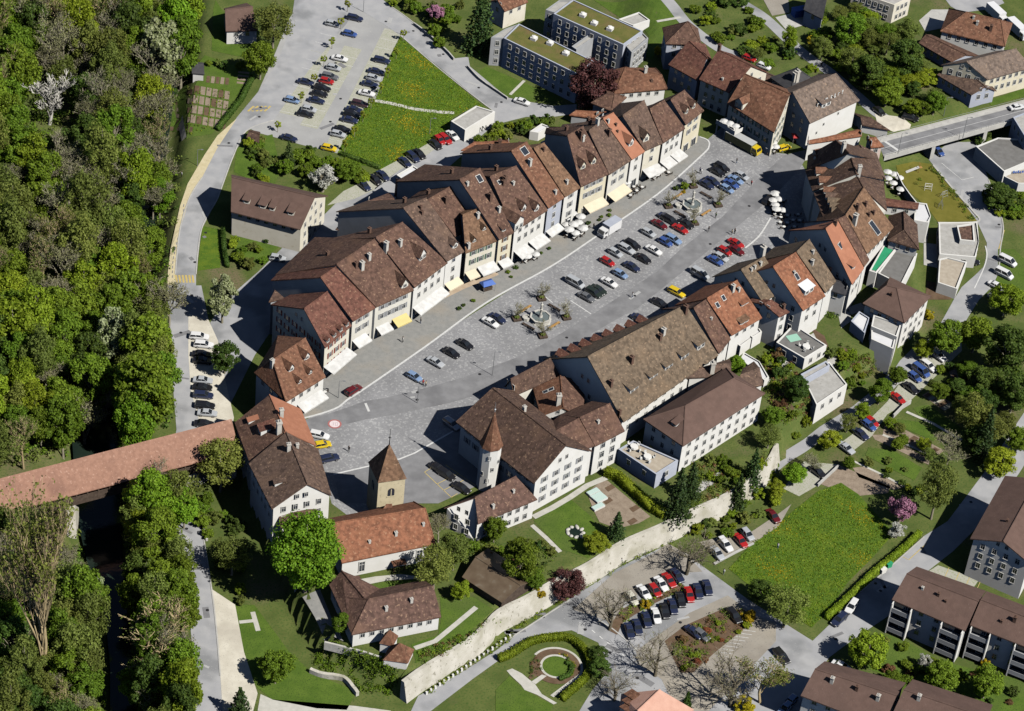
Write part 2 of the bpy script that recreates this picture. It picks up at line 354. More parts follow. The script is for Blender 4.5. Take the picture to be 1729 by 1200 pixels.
def strip(name, pts, w, m, dz=.06, curve=False, h=0.0, parent=None, z=None):
    W = [UZ(p, z) if z is not None else G(p) for p in (PL(pts) if isinstance(pts, str) else pts)]
    if curve: W = smooth_line(W)
    fine = []
    for a, b in zip(W[:-1], W[1:]):
        n = max(1, int((b-a).length/3))
        fine += [a.lerp(b, i/n) for i in range(n)]
    W = fine+[W[-1]]
    A, B = offs(W, w/2), offs(W, -w/2); vs = []
    for a, b in zip(A, B):
        za = (z if z is not None else hz(a.x, a.y))+dz; zb2 = (z if z is not None else hz(b.x, b.y))+dz
        vs += [(a.x, a.y, za+h), (b.x, b.y, zb2+h)]
    fs = [(2*i, 2*i+1, 2*i+3, 2*i+2) for i in range(len(A)-1)]
    if h > 0: vs, fs = slab(vs, fs, h+.15)
    o = link(name, mesh(name, vs, fs, m), parent)
    if parent is None: tag(o, kind="structure")
    return o

# market square
sheet("cobbled_square", "512,712 545,690 590,668 720,580 930,445 1110,325 1195,235 1230,205 1290,255 1345,262 1385,330 1385,400 1290,470 1180,530 1050,600 900,690 830,760 740,845 690,850 600,880 560,850 545,790 525,740", m_cob, .03)
prom = sheet("promenade", "490,730 512,706 540,699 570,688 588,674 616,656 720,584 821,511 930,450 1007,399 1110,328 1190,255 1197,245 1195,237 1181,232 1165,205 1120,240 900,380 620,570 540,640 500,680", m_prom, .06)
sheet("street", "505,711 560,697 617,677 650,672 730,652 783,637 890,597 997,533 1110,458 1149,421 1221,365 1283,299 1325,262 1372,250 1350,285 1307,331 1227,397 1160,453 1077,520 1045,537 943,596 847,655 757,681 650,703 619,708 523,730 505,726", m_asph, .06)
sheet("town_hall_court", "563,801 619,788 675,775 700,765 767,727 830,760 850,800 740,850 690,850 640,850 575,850", m_asph, .065)
strip("kerb_line", "505,708 540,699 570,688 588,674 616,656 720,584 821,511 930,450 1007,399 1110,328 1185,262 1197,247 1195,237 1181,231", .42, m_white, .07, True, .05)
strip("kerb_line", "1258,419 1282,398 1301,368", .4, m_white, .07, True, .05)
strip("court_line", "563,801 619,788 675,775 700,765 767,727", .4, m_white, .075)
strip("stop_line", "617,681 623,695", .55, m_white, .09)
for a in ("954,509 960,520", "921,501 933,511", "J1175,215 1305,300"): strip("parking_line", a, .25, m_white, .05)
for k, a in enumerate(("O250,215 420,375", "O385,170 575,300", "O250,215 290,190", "O330,290 460,225", "O370,330 500,265", "O420,375 460,350")): strip("stall_line", a, .16, m_yellow, .085)
sheet("tan_terrace", "F0,1245 330,1165 500,1080 720,990 700,960 500,1010 300,1110 0,1200", m_tan, .07)
# west road, footway and gravel
sheet("river_road", "500,-20 620,-20 585,40 520,120 462,203 416,221 395,261 373,320 365,340 340,388 331,463 331,482 296,482 296,463 304,388 320,335 341,300 367,250 400,198 440,150 470,100 490,50", m_road, .05)
sheet("footway", "367,229 345,262 317,310 304,348 288,420 283,465 283,482 296,482 296,463 304,388 320,335 341,300 367,250 400,200", m_pathy, .07)
for k in range(16):
    t = k/15; a = (302-16*t+10*(1-t), 340+125*t); 
    strip("footway_dash", [(310.5-19*sstep(np.array(t*1.1)), 345+120*t), (309.8-19*sstep(np.array(t*1.1)), 349.5+120*t)], .22, m_asph, .085)
for k in range(6): strip("crossing_bar", [(297+k*5.6, 464.5), (299.0+k*5.6, 477.5)], .48, m_yellow, .075)
for k in range(5): strip("crossing_bar", [P("A%d,%d" % (1570+k*26, 705)), P("A%d,%d" % (1608+k*26, 672))], .55, m_yellow, .075)
sheet("gravel_lane", "283,482 340,482 352,540 365,600 375,660 388,705 396,728 380,790 322,832 345,912 357,995 365,1061 372,1141 385,1230 331,1230 329,1147 320,1040 315,968 293,885 285,803 298,725 292,650 286,560", m_road, .05)
sheet("gravel_parking", "318,530 352,540 368,575 380,640 395,705 392,722 340,724 322,660 318,600", m_gravel, .07)
sheet("gravel_walk", "358,995 397,1021 412,1101 435,1171 420,1230 378,1230 372,1141 365,1061", m_gravel, .07)
sheet("west_path", "440,1172 460,1181 600,1192 660,1200 660,1216 500,1216 435,1200", m_path, .06)
# upper car park, meadow, road
sheet("car_park", "B330,0 250,130 170,330 60,580 -20,690 -20,800 60,840 205,880 330,915 560,970 600,880 650,810 700,700 800,640 850,500 900,330 960,225 850,20 700,-40", m_lot, .035)
sheet("upper_road", "B560,-60 780,-60 900,40 1000,110 1100,190 1200,280 1300,370 1390,360 1400,420 1640,620 1725,640 C130,600 320,640 500,670 650,660 650,720 500,740 330,740 130,790 0,900 B1560,715 960,225 850,150 700,60", m_road, .06)
sheet("meadow", "B962,232 1500,685 1430,668 1290,745 1250,800 1240,870 1140,905 1000,985 830,1075 620,1015 560,970 600,890 655,815 700,720 760,660 800,635 850,505 900,350", m_meadow, .05)
strip("meadow_path", "B785,635 900,655 1050,690 1200,708 1300,715", 1.3, m_path, .09, True)
sheet("back_lane", "724,240 690,258 640,290 590,320 565,345 530,380 490,405 465,430 440,455 400,490 370,520 355,545 372,600 385,690 400,660 430,600 470,540 500,480 540,440 590,400 640,360 700,320 760,280 800,245 840,195 836,186", m_road, .045)
sheet("lane_bays", "B1240,870 1140,905 1000,985 830,1075 700,1160 600,1210 E1060,250 1230,210 1360,150 B800,1190 950,1080 1100,1000 1200,930 1290,900", m_lotpav, .06)
for i in range(9):
    t = i/8; x0, y0 = 505+110*0, 0
    a = P("B%d,%d" % (565-40*0+(-270)*t, 95+560*t)); 
for row in (((478, 155), (195, 700), 11), ((610, 300), (330, 780), 11), ((865, 190), (480, 930), 15)):
    (xa, ya), (xb, yb), n = row
    for i in range(n):
        t = i/(n-1); x = xa+(xb-xa)*t; y = ya+(yb-ya)*t
        strip("bay_line", [P("B%f,%f" % (x, y)), P("B%f,%f" % (x+105, y+25))], .12, m_white if i % 3 else m_lotpav, .06)
    (xa, ya), (xb, yb), n = row
    sheet("parking_bays", [P("B%f,%f" % q) for q in ((xa-5, ya-12), (xa+105, ya+13), (xb+105, yb+37), (xb-5, yb+12))], m_lotpav, .048)
# apartments lawns
sheet("apartment_lawn", "C10,460 80,420 310,520 400,560 560,600 560,640 300,640 210,610", m_lawn, .05)
strip("lawn_path", "C320,510 230,600", .8, m_path, .09)
sheet("apartment_lawn", "C760,0 1180,-20 1330,110 1200,240 1130,380 1090,350 1110,230 1080,190 930,110", m_lawn, .05)
strip("lawn_path", "C1090,165 1310,110", 1.0, m_path, .09)
# north-east roads
strip("hill_road", "C1190,-40 1260,40 1340,140 1460,240 1580,320 1700,360", 3.6, m_road, .07, True)
strip("garden_road", "D-60,20 80,110 230,250 330,340 500,460 650,590 800,720 900,770", 3.6, m_road, .07, True)
sheet("forecourt", "D780,720 940,740 1010,790 1000,815 900,835 800,800", m_gravel, .09)
sheet("forecourt", "D60,-30 230,-30 240,80 130,100", m_dust, .08)
sheet("forecourt", "D150,110 270,80 360,110 330,160 220,190", m_concr, .08)
sheet("north_street", "D1200,-40 1560,-40 1600,20 1500,60 1330,80 1260,40", m_road, .08)
sheet("farm_yard", "D1060,130 1140,60 1290,60 1330,90 1200,180 1100,200", m_concr, .07)
sheet("verge_lawn", "D1490,640 1725,560 1800,560 1725,610 1520,670", m_lawn, .07)
# east lower road, lawn and car parks
sheet("lower_road", "H1120,70 1250,-40 1420,-40 1500,200 1590,470 1575,640 1570,800 1500,900 1440,960 M1300,60 1200,140 1100,200 1000,300 880,420 760,500 600,640 480,700 340,800 240,860 120,960 20,1040 Q1080,290 1000,320 1060,250 1180,130 M200,800 330,720 430,640 560,560 640,510 740,430 830,340 900,280 940,220 1030,130 1150,70 H1280,960 1330,880 1420,800 1480,740 1490,600 1430,470 1250,230", m_road, .05)
sheet("play_lawn", "H915,110 1030,85 1130,100 1250,240 1330,330 1430,465 1180,470 1130,400 1060,330 1000,280 930,170", mat("dry_lawn", (.15,.14,.02), (.19,.17,.03), .5, .95, speck=(.11,.13,.02), sps=3), .07)
strip("lawn_kerb", "H1180,475 1430,468 1400,400 1300,290 1150,110", .5, m_concr, .08, True, .15)
strip("lane_mark", "H1480,620 1490,680 1470,760 1410,890", .3, m_white, .09, True)
strip("lane_mark", "m760,800 1000,1000 1140,965", .18, m_white, .09)
strip("lane_mark", "H1600,520 1565,640", .25, m_yellow, .09)
sheet("east_bays", "H1560,640 1660,640 1725,700 1725,900 1600,980 1500,930 1560,800", m_lawn, .06)
sheet("east_car_park", "M1130,120 1330,110 1330,160 1000,480 860,560 760,700 620,810 540,760 700,640 860,480 960,330", m_lotpav, .062)
sheet("lower_bays", "M330,860 560,880 420,1010 300,1080 200,1030", m_lotpav, .062)
# south lower road and parking
sheet("south_road", "680,1230 706,1175 775,1138 838,1098 886,1060 950,1018 1050,955 1122,922 1160,935 1185,955 1260,1010 1340,1062 1372,1082 1400,1055 1440,1008 1500,958 1560,905 1600,880 1660,800 1700,740 1760,650 1790,690 1720,800 1660,880 1610,930 1540,985 1500,1040 1440,1080 1400,1110 1365,1160 1350,1230 960,1230 1000,1165 1030,1130 1010,1085 965,1064 920,1070 870,1095 800,1145 715,1210", m_road, .05)
sheet("dust_parking", "W440,560 700,330 960,200 1040,140 1150,200 1260,320 1100,330 960,400 760,520 700,640 560,600", m_dust, .07)
sheet("dust_parking", "W840,820 1180,580 1420,470 1600,600 1725,640 1725,760 1500,1000 1300,1200 1100,1200 1000,1000 850,900", m_dust, .07)
sheet("planted_strip", "W740,560 830,520 1000,440 1130,390 1150,440 1060,470 940,530 820,600 750,650 720,720 660,690", m_dsoil, .09)
sheet("planted_strip", "W1020,760 1150,660 1380,560 1520,560 1600,620 1500,700 1330,840 1200,960 1120,960 1060,840", m_dsoil, .09)
for k in range(6): strip("centre_dash", [P("W%f,%f" % (560+k*48, 690+k*38)), P("W%f,%f" % (580+k*48, 708+k*38))], .25, m_white, .075)
for k in range(9): strip("bay_line", [P("W%f,%f" % (1340+k*22-120*0, 850-k*20)), P("W%f,%f" % (1420+k*22, 800-k*20+60))], .12, m_white, .09)
sheet("south_meadow", "1230,960 1245,945 1270,915 1330,870 1380,830 1420,815 1450,835 1490,880 1510,900 1470,945 1430,985 1400,1030 1370,1060 1340,1040 1300,1010 1260,985", m_meadow, .075)
sheet("gravel_bays", "Q680,620 800,590 1000,560 1180,440 1260,380 1180,520 1000,640 800,750", m_dust, .08)
strip("meadow_kerb", "Q770,760 900,690 1020,630", .5, m_concr, .09, False, .2)
sheet("yard_bays", "R1180,280 1440,370 1400,430 1100,330", m_lotpav, .09)
for k in range(4): strip("bay_line", [P("R%d,%d" % (1250+k*67, 295+k*27)), P("R%d,%d" % (1225+k*67, 350+k*27))], .14, m_yellow, .11)
strip("road_mark", "R945,220 995,245 1110,140", .2, m_yellow, .08)
sheet("block_lawn", "R860,720 980,760 1180,880 1500,960 1729,1010 1800,1300 1300,1230 960,1060 800,960 640,900 720,780", m_lawn, .07)
# inside the wall: gardens
sheet("hall_lawn", "O940,520 1180,390 1300,490 1400,640 1290,760 1110,700", m_lawn, .05)
strip("garden_path", "O930,550 1020,630 1110,720", 1.0, m_path, .07)
strip("garden_path", "O940,500 1060,440 1170,375 1280,300 1400,250", 1.4, m_path, .07)
sheet("kitchen_garden", "s250,150 380,120 1170,780 960,900 560,1000 240,880 120,640 10,340", m_soil, .06)
for i in range(5):
    for j in range(2):
        x = 330+i*150-j*190; y = 260+i*125+j*110
        sheet("soil_bed", [P("s%f,%f" % q) for q in ((x, y), (x+130, y-70), (x+200, y-10), (x+70, y+70))], m_dsoil if (i*2+j) % 3 == 0 else m_soil, .09)
sheet("cloister_lawn", "V735,410 880,380 1050,370 1110,410 900,455 770,470", m_lawn, .05)
sheet("cloister_walk", "V690,370 800,350 960,335 1080,350 1120,410 1060,365 880,375 730,405 770,470 740,470", m_path, .06)
sheet("wall_garden", "V1220,610 1210,480 1420,480 1550,560 1380,720 1200,830 1060,900 1030,780 1200,720", m_lawn, .05)
strip("garden_path", "V1050,805 1180,760 1290,670 1440,545", 1.1, m_path, .08)
sheet("church_yard", "V340,480 450,430 520,600 600,760 480,740 420,620", m_prom, .05)
# below the town on the west and south
sheet("west_lawn", "U1490,530 1610,530 1729,690 V120,640 250,820 400,960 640,1060 680,1090 620,1195 430,1185 150,1130 60,1060 0,960 -80,760", m_lawn, .06)
strip("monument_path", "U1515,640 1610,630", .9, m_path, .09); strip("monument_path", "U1600,575 1635,695", 1.0, m_path, .085)
sheet("house_lawn", "S1280,305 1400,330 1395,570 1250,590", m_meadow, .06)
sheet("house_lawn", "E470,440 640,470 760,510 650,600 480,620", m_lawn, .06)
sheet("villa_lawn", "A1365,0 1425,90 1430,200 1560,230 1640,200 1570,370 1340,320 1350,60", m_lawn, .06)
sheet("hut_garden", "A1500,940 1640,870 1725,850 1780,1080 1725,1200 1480,1090", m_lawn, .06)
# allotment plots on the left
sheet("allotment", "A1050,600 1130,420 1200,380 1590,450 1600,520 1540,620 1450,720 1340,850 1180,880 1060,790", m_lawn, .05)
strip("allotment_path", "A1145,440 1130,620 1145,780 1165,880", 1.2, m_path, .09)
for i in range(6):
    for j in range(4):
        x = 1235+i*38-j*8; y = 540+j*62+i*7
        sheet("soil_bed", [P("A%f,%f" % q) for q in ((x, y), (x+30, y+5), (x+24, y+56), (x-6, y+50))], m_soil if (i+j) % 4 else m_dsoil, .08)
for j in range(4): sheet("soil_bed", [P("A%f,%f" % q) for q in ((1510-j*3, 450+j*22), (1580-j*3, 458+j*22), (1576-j*3, 470+j*22), (1506-j*3, 462+j*22))], m_soil, .08)
for j in range(5): sheet("soil_bed", [P("A%f,%f" % q) for q in ((1190+0*j, 560+j*60), (1222, 565+j*60), (1216, 600+j*60), (1185, 595+j*60))], m_soil if j % 2 else m_dsoil, .08)
# gardens on the right
for pts in ("M1250,290 1300,270 1560,400 1500,420 1270,350", "M1080,440 1130,410 1290,500 1220,540", "M840,640 890,615 1220,790 1160,835 830,690", "M760,690 850,690 1130,850 1120,880 780,720", "M640,900 720,890 980,1020 900,1040 680,960", "M430,1000 550,880 880,1020 860,1060 640,1080"):
    sheet("garden_plot", pts, m_soil, .06)
for pts in ("M1440,300 1500,280 1670,350 1560,390", "M1020,520 1120,500 1330,650 1290,690 1130,650", "M930,590 1060,610 1200,700 1150,730 900,620", "M740,770 900,790 1080,900 1030,980 870,900 720,820"):
    sheet("garden_lawn", pts, m_lawn, .065)
strip("garden_path", "M980,545 1150,620 1330,725", .8, m_path, .09); strip("garden_path", "M830,690 1000,760 1160,835", .7, m_path, .09); strip("garden_path", "M650,860 800,930 990,1030", .6, m_path, .09)
def bed_rows(a, b, c, d, n, mt):
    A, B, Cc, D = [Vector((*P(t), 0)) for t in (a, b, c, d)]
    for i in range(n):
        t0, t1 = (i+.15)/n, (i+.85)/n
        q = [A.lerp(B, t0), A.lerp(B, t1), D.lerp(Cc, t1), D.lerp(Cc, t0)]
        sheet("soil_bed", [(v.x, v.y) for v in q], mt if i % 3 else m_dsoil, .1)
bed_rows("M1265,300", "M1520,400", "M1490,418", "M1262,345", 6, m_soil); bed_rows("M1085,440", "M1230,540", "M1280,505", "M1125,415", 5, m_lotpav); bed_rows("M850,645", "M1150,815", "M1200,790", "M890,622", 7, m_soil)
# formal round garden
KC = G("k680,560")
sheet("garden_lawn", "k-200,900 0,700 200,880 420,1010 560,1080 640,1120 560,1260 -200,1300", m_lawn, .07)
sheet("garden_walk", "k-40,620 40,590 180,660 300,760 360,800 470,960 690,1090 640,1110 400,970 220,900 170,830 20,690", m_path, .08)
def disc(name, c, r0, r1, m, dz, a0=0, a1=360, n=40):
    vs = []; fs = []
    for i in range(n+1):
        a = math.radians(a0+(a1-a0)*i/n)
        for r in (r0, r1): vs.append((c.x+r*math.cos(a), c.y+r*math.sin(a), c.z+dz))
    fs = [(2*i, 2*i+1, 2*i+3, 2*i+2) for i in range(n)]
    return tag(link(name, mesh(name, vs, fs, m)), kind="structure")
disc("round_lawn", KC, 0.0, 2.9, m_lawn, .1); disc("round_path", KC, 2.9, 3.4, m_path, .11)
disc("round_bed", KC, 3.4, 5.0, m_dsoil, .1); disc("outer_path", KC, 5.0, 5.5, m_path, .11, -30, 150)
sheet("rose_bed", "k290,520 420,420 440,620 480,660 300,750 275,720 340,640", m_dsoil, .12)
sheet("garden_walk", "k320,780 470,680 540,700 380,820", m_path, .13)
sheet("garden_walk", "k590,980 1020,660 1040,700 640,1010", m_path, .12)

for pts in ("L1030,590 1130,720 1100,760 1000,640", "L1210,560 1290,620 1240,690 1180,600", "L1400,420 1480,480 1440,500 1370,440", "f200,560 420,480 500,560 300,640", "f120,640 260,560 300,720 160,820", "H1060,470 1120,480 1110,600 1060,590", "H1090,600 1180,610 1180,760 1090,740", "L1500,560 1560,540 1520,660 1480,610", "Q700,220 820,170 760,260 640,330"):
    sheet("patio", pts, m_concr, .07)
for pts in ("L1380,380 1470,440 1500,520 1420,460", "L1120,820 1200,780 1280,900 1200,980", "M560,130 640,160 700,260 600,300", "H1110,840 1290,880 1260,960 1100,960"):
    sheet("garden_bed", pts, m_dsoil, .08)

# kerbs, repair patches and drain covers
for pts in ("462,203 416,221 395,261 373,320 365,340 340,388 331,463", "B1300,370 1200,280 1100,190 1000,110 900,40", "B960,225 1200,430 1400,590 1560,712", "H1500,200 1590,470 1575,640 1565,800", "U1290,110 1340,430 1370,680 1395,980", "S1110,610 1140,330 1200,130 1280,0", "W0,770 200,640 420,500", "W560,600 700,690 850,820", "1440,1010 1500,960 1560,907"):
    strip("kerb", pts, .28, m_concr, .05, True, .1)
m_patch = mat("asphalt_patch", (.20,.20,.205), (.24,.24,.245), .8, .9); m_patch2 = mat("asphalt_patch_pale", (.42,.42,.41), (.46,.46,.45), .8, .9)
pr = random.Random(21)
for cl_, n_ in (("350,360 345,400 318,440 425,205 445,180 380,250 310,500 308,560 312,640", 9), ("B860,130 1000,200 1200,360 1400,520 1560,650 620,400 560,600 480,800", 8), ("315,900 330,960 340,1040 350,1120", 5), ("700,665 830,630 960,570 1080,500 1180,420 1250,350", 7), ("W60,700 240,600 420,520 520,680 680,800 900,1000 1150,620", 8), ("1490,990 1420,1070 1560,930 1640,850", 5), ("H1360,300 1540,500 1530,700 1480,880 M900,330 700,520", 6)):
    L0 = PL(cl_)
    for i in range(n_):
        q = L0[i % len(L0)]; q = (q[0]+pr.uniform(-9, 9), q[1]+pr.uniform(-6, 6)); w = G(q); a = pr.uniform(0, 3.1); lx, ly = pr.uniform(.8, 4.5), pr.uniform(.5, 1.4)
        sheet("road_patch", None, m_patch if i % 3 else m_patch2, .082, False, None, [(w.x+math.cos(a)*sx*lx-math.sin(a)*sy*ly, w.y+math.sin(a)*sx*lx+math.cos(a)*sy*ly) for sx, sy in ((-.5,-.5),(.5,-.5),(.5,.5),(-.5,.5))])
        w = G((q[0]+pr.uniform(-12, 12), q[1]+pr.uniform(-8, 8))); disc("drain_cover", w, 0, .38, m_dark, .09, n=10)

for i in range(7):
    for j in range(2):
        x = 1070+j*42; y = 560+i*40
        sheet("soil_bed", [P("A%f,%f" % q) for q in ((x, y), (x+32, y+4), (x+28, y+28), (x-4, y+24))], m_soil if (i+j) % 3 else m_dsoil, .08)
for i in range(5): sheet("soil_bed", [P("A%f,%f" % q) for q in ((1310+i*30, 480+i*3), (1332+i*30, 483+i*3), (1326+i*30, 525+i*3), (1304+i*30, 522+i*3))], m_soil if i % 2 else m_dsoil, .08)
# ------------------------------------------------------------ shared parts for buildings
def window_meshes():
    fr = MB()
    for x, z, dx, dz in ((-.5,.75,.10,1.5), (.5,.75,.10,1.5), (0,1.5,1.1,.10), (0,.0,1.2,.09)):
        fr.box((x, -.04, z), (dx, .12 if z else .2, dz))
    fr.box((0, -.03, .75), (.05, .06, 1.42)); fr.box((0, -.025, 1.02), (.9, .05, .045))
    pn = MB(); pn.box((0, -.005, .75), (.92, .03, 1.42))
    out = {'frame': fr.mesh("window", [m_frame]), 'pane': pn.mesh("pane", [m_pane])}
    for k, m in m_shut.items():
        s = MB(); s.box((0, -.035, .76), (.46, .05, 1.5)); out['s_'+k] = s.mesh("shutter", [m])
    b = MB()
    for x in (-1.05, 1.05): b.box((x, -.05, 1.2), (.16, .14, 2.4))
    b.box((0, -.05, 2.42), (2.26, .14, .18)); b.box((0, -.04, 1.2), (.07, .08, 2.35)); out['shopf'] = b.mesh("shop_window", [m_frame])
    b = MB(); b.box((0, -.005, 1.2), (1.95, .03, 2.3)); out['shopp'] = b.mesh("pane", [m_pane])
    b = MB(); b.box((-.55,-.05,1.1), (.12,.14,2.2)); b.box((.55,-.05,1.1), (.12,.14,2.2)); b.box((0,-.05,2.26), (1.22,.14,.12)); b.box((0,-.02,1.1), (1.0,.06,2.2)); out['door'] = b.mesh("door", [m_wood])
    for k, m in (('l', m_chim), ('d', m_chimd)):
        b = MB(); b.box((0,0,.1), (.75,.75,2.4)); b.box((0,0,1.38), (.95,.95,.14)); b.box((-.18,0,1.55), (.22,.26,.24)); b.box((.18,0,1.55), (.22,.26,.24)); out['ch_'+k] = b.mesh("chimney", [m])
    return out
PM = window_meshes()
def put_window(par, O, p, ang, kind='frame', sc=1.0, sh=None, hs=None):
    loc = (p[0]-O[0], p[1]-O[1], p[2]-O[2]); S = (sc, sc, hs or sc)
    if kind == 'frame':
        w = link("window", PM['frame'], par, loc, (0,0,ang), S); link("pane", PM['pane'], w)
        if sh: link("shutter", PM['s_'+sh], w, (-.8,0,0)); link("shutter", PM['s_'+sh], w, (.8,0,0))
    elif kind == 'shop':
        w = link("shop_window", PM['shopf'], par, loc, (0,0,ang), S); link("pane", PM['shopp'], w)
    else: w = link("door", PM['door'], par, loc, (0,0,ang), S)
    return w
def wall_windows(par, O, A, B, ctr, ztop, zg, rows, sp=2.3, sh=None, shop=False, sc=1.0, st=2.75, first=.75, margin=1.0):
    A = Vector((A[0], A[1], 0)); B = Vector((B[0], B[1], 0)); d = B-A; Ln = d.length
    if Ln < 1.6: return
    d.normalize(); n = Vector((d.y, -d.x, 0))
    if n.dot(Vector((ctr[0], ctr[1], 0))-A) > 0: n = -n
    if n.y > .2: return
    ang = math.atan2(n.x, -n.y)
    cols = max(1, int((Ln-2*margin+.6)/sp)); step = (Ln-2*margin)/cols
    for i in range(rows):
        z = ztop-first-1.45*sc-i*st
        if z < zg+.3: break
        for c in range(cols):
            p = A+d*(margin+step*(c+.5))+n*.012
            put_window(par, O, (p.x, p.y, z), ang, 'frame', sc, sh)
    if shop:
        cols = max(1, int((Ln-.6)/3.0)); step = (Ln-.6)/cols
        for c in range(cols):
            p = A+d*(.3+step*(c+.5))+n*.012
            put_window(par, O, (p.x, p.y, zg+.12), ang, 'shop' if c % 2 == 0 or cols < 3 else 'door', 1.0)
def gable_window(par, O, W, n_, z, sc=.8):
    put_window(par, O, (W.x, W.y, z), math.atan2(n_.x, -n_.y), 'frame', sc)
HOUSES = {}
def house(name, label, e, r, ze, k=.6, zg=0.0, hip=(0,0), b=None, roof='brown', wall='white', rows=2, side=2, sp=2.3, sh=None, shop=False, dorm=(), chim=(), sky=(), awn=(), ov=.45, og=.3, cat="house", group=None, zb=None, lock=None, thick=.28, gw=True, sc=1.0, zr=None, roof2=None, sidew=None, deep=None):
    E0, E1 = UZ(e[0], ze), UZ(e[1], ze)
    rp = [P(r[0]), P(r[1])]; rm = ((rp[0][0]+rp[1][0])/2, (rp[0][1]+rp[1][1])/2)
    ed = (E1-E0); ed.z = 0; el = ed.length; ed.normalize(); pn = Vector((-ed.y, ed.x, 0))
    if zr is None:
        lo, hi = ze, ze+25.0
        for _ in range(40):
            z = (lo+hi)/2; L_ = abs((UZ(rm, z)-E0).dot(pn))
            if (z-ze)-k*L_ > 0: hi = z
            else: lo = z
        zr = (lo+hi)/2
    R0, R1 = UZ(rp[0], zr), UZ(rp[1], zr)
    if ((R0+R1)/2-E0).dot(pn) < 0: pn = -pn
    Lm = ((R0+R1)/2-E0).dot(pn)
    if b: B0, B1 = UZ(b[0], ze), UZ(b[1], ze)
    elif hip[0] or hip[1]:
        B0, B1 = E0+pn*Lm*2, E1+pn*Lm*2
        if not hip[0]: R0 = Vector((*((E0+B0)/2)[:2], zr))
        if not hip[1]: R1 = Vector((*((E1+B1)/2)[:2], zr))
    else:
        f_ = deep or 1.0; zbk = ze if not deep else zr-(zr-ze)*f_*.8
        B0 = Vector((R0.x+(R0.x-E0.x)*f_, R0.y+(R0.y-E0.y)*f_, zbk)); B1 = Vector((R1.x+(R1.x-E1.x)*f_, R1.y+(R1.y-E1.y)*f_, zbk))
    kk = (zr-ze)/max(Lm, .5)
    if zb is None: zb = min(hz(p.x, p.y) for p in (E0, E1, B0, B1))-.3
    ctr = (E0+E1+B0+B1)/4; O = (ctr.x, ctr.y, zb)
    root = empty(name, O, 0, label, cat, group)
    loc = lambda v, z=None: (v[0]-O[0], v[1]-O[1], (v[2] if z is None else z)-O[2])
    # roof
    vs = [loc(v) for v in (E0, E1, B1, B0, R0, R1)]
    fs = [(0,1,5,4), (2,3,4,5)]
    if hip[0]: fs.append((3,0,4))
    if hip[1]: fs.append((1,2,5))
    v2, f2 = slab(vs, fs, thick)
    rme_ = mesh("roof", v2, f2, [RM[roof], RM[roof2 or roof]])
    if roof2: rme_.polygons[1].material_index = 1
    rf = link("roof", rme_, root)
    rt = MB(); rt.tube([loc(R0, zr+.02), loc(R1, zr+.02)], .16, 6)
    if hip[0]: rt.tube([loc(E0, ze+.02), loc(R0, zr+.02)], .13, 5); rt.tube([loc(B0, B0.z+.02), loc(R0, zr+.02)], .13, 5)
    if hip[1]: rt.tube([loc(E1, ze+.02), loc(R1, zr+.02)], .13, 5); rt.tube([loc(B1, B1.z+.02), loc(R1, zr+.02)], .13, 5)
    link("ridge_tiles", rt.mesh("ridge_tiles", [RM[roof]]), rf)
    # walls
    def ins(p, q1, q2, o1, o2):
        a = (q1-p); c = (q2-p); a.z = 0; c.z = 0
        return p+a.normalized()*o1+c.normalized()*o2
    g0 = ov if hip[0] else og; g1 = ov if hip[1] else og
    W = [ins(E0, E1, B0, g0, ov), ins(E1, E0, B1, g1, ov), ins(B1, B0, E1, g1, ov), ins(B0, B1, E0, g0, ov)]
    zt = ze+kk*ov-thick-.02
    rdv = (R1-R0); rdv.z = 0; rdv = rdv.normalized() if rdv.length > .01 else ed
    vs = [loc(w, zb) for w in W]+[loc(w, zt if i_ < 2 else zt+B0.z-ze) for i_, w in enumerate(W)]+[loc(R0+rdv*g0, zr-thick-.05), loc(R1-rdv*g1, zr-thick-.05)]
    fs = [(0,1,5,4), (2,3,7,6)]
    fs.append((1,2,6,5) if hip[1] else (1,2,6,9,5)); fs.append((3,0,4,7) if hip[0] else (3,0,4,8,7))
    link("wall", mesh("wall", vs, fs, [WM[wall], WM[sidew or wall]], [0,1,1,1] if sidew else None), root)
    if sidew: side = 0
    # windows
    if rows: wall_windows(root, O, W[0], W[1], ctr, zt+.3, zg+(2.7 if shop else 0), rows, sp, sh, False, sc)
    if shop:
        wall_windows(root, O, W[0], W[1], ctr, zt, zg, 0, sp, None, True)
    if side:
        wall_windows(root, O, W[1], W[2], ctr, zt+.3, zg, side, sp+.3, sh, False, sc)
        wall_windows(root, O, W[3], W[0], ctr, zt+.3, zg, side, sp+.3, sh, False, sc)
        wall_windows(root, O, W[2], W[3], ctr, zt+.3, zg, side, sp+.3, sh, False, sc)
        for hp, a, c in ((hip[1], W[1], W[2]), (hip[0], W[3], W[0])):
            if hp or not gw: continue
            d = (c-a); d.z = 0; d.normalize(); n = Vector((d.y, -d.x, 0))
            if n.dot(ctr-a) > 0: n = -n
            if n.y < .15:
                m_ = (a+c)/2+n*.012
                for s_ in (-1.0, 1.0): put_window(root, O, (m_.x+d.x*s_, m_.y+d.y*s_, zt+(zr-zt)*.25), math.atan2(n.x, -n.y), 'frame', .8)
    # slope points
    def sp_(sd, u, v):
        if sd == 'f': p = E0.lerp(E1, u).lerp(R0.lerp(R1, u), v); mm = pn
        elif sd == 'b': p = B0.lerp(B1, u).lerp(R0.lerp(R1, u), v); mm = -pn
        elif sd == 'l': p = B0.lerp(E0, u).lerp(R0, v); mm = ed
        else: p = E1.lerp(B1, u).lerp(R1, v); mm = -ed
        return p, mm
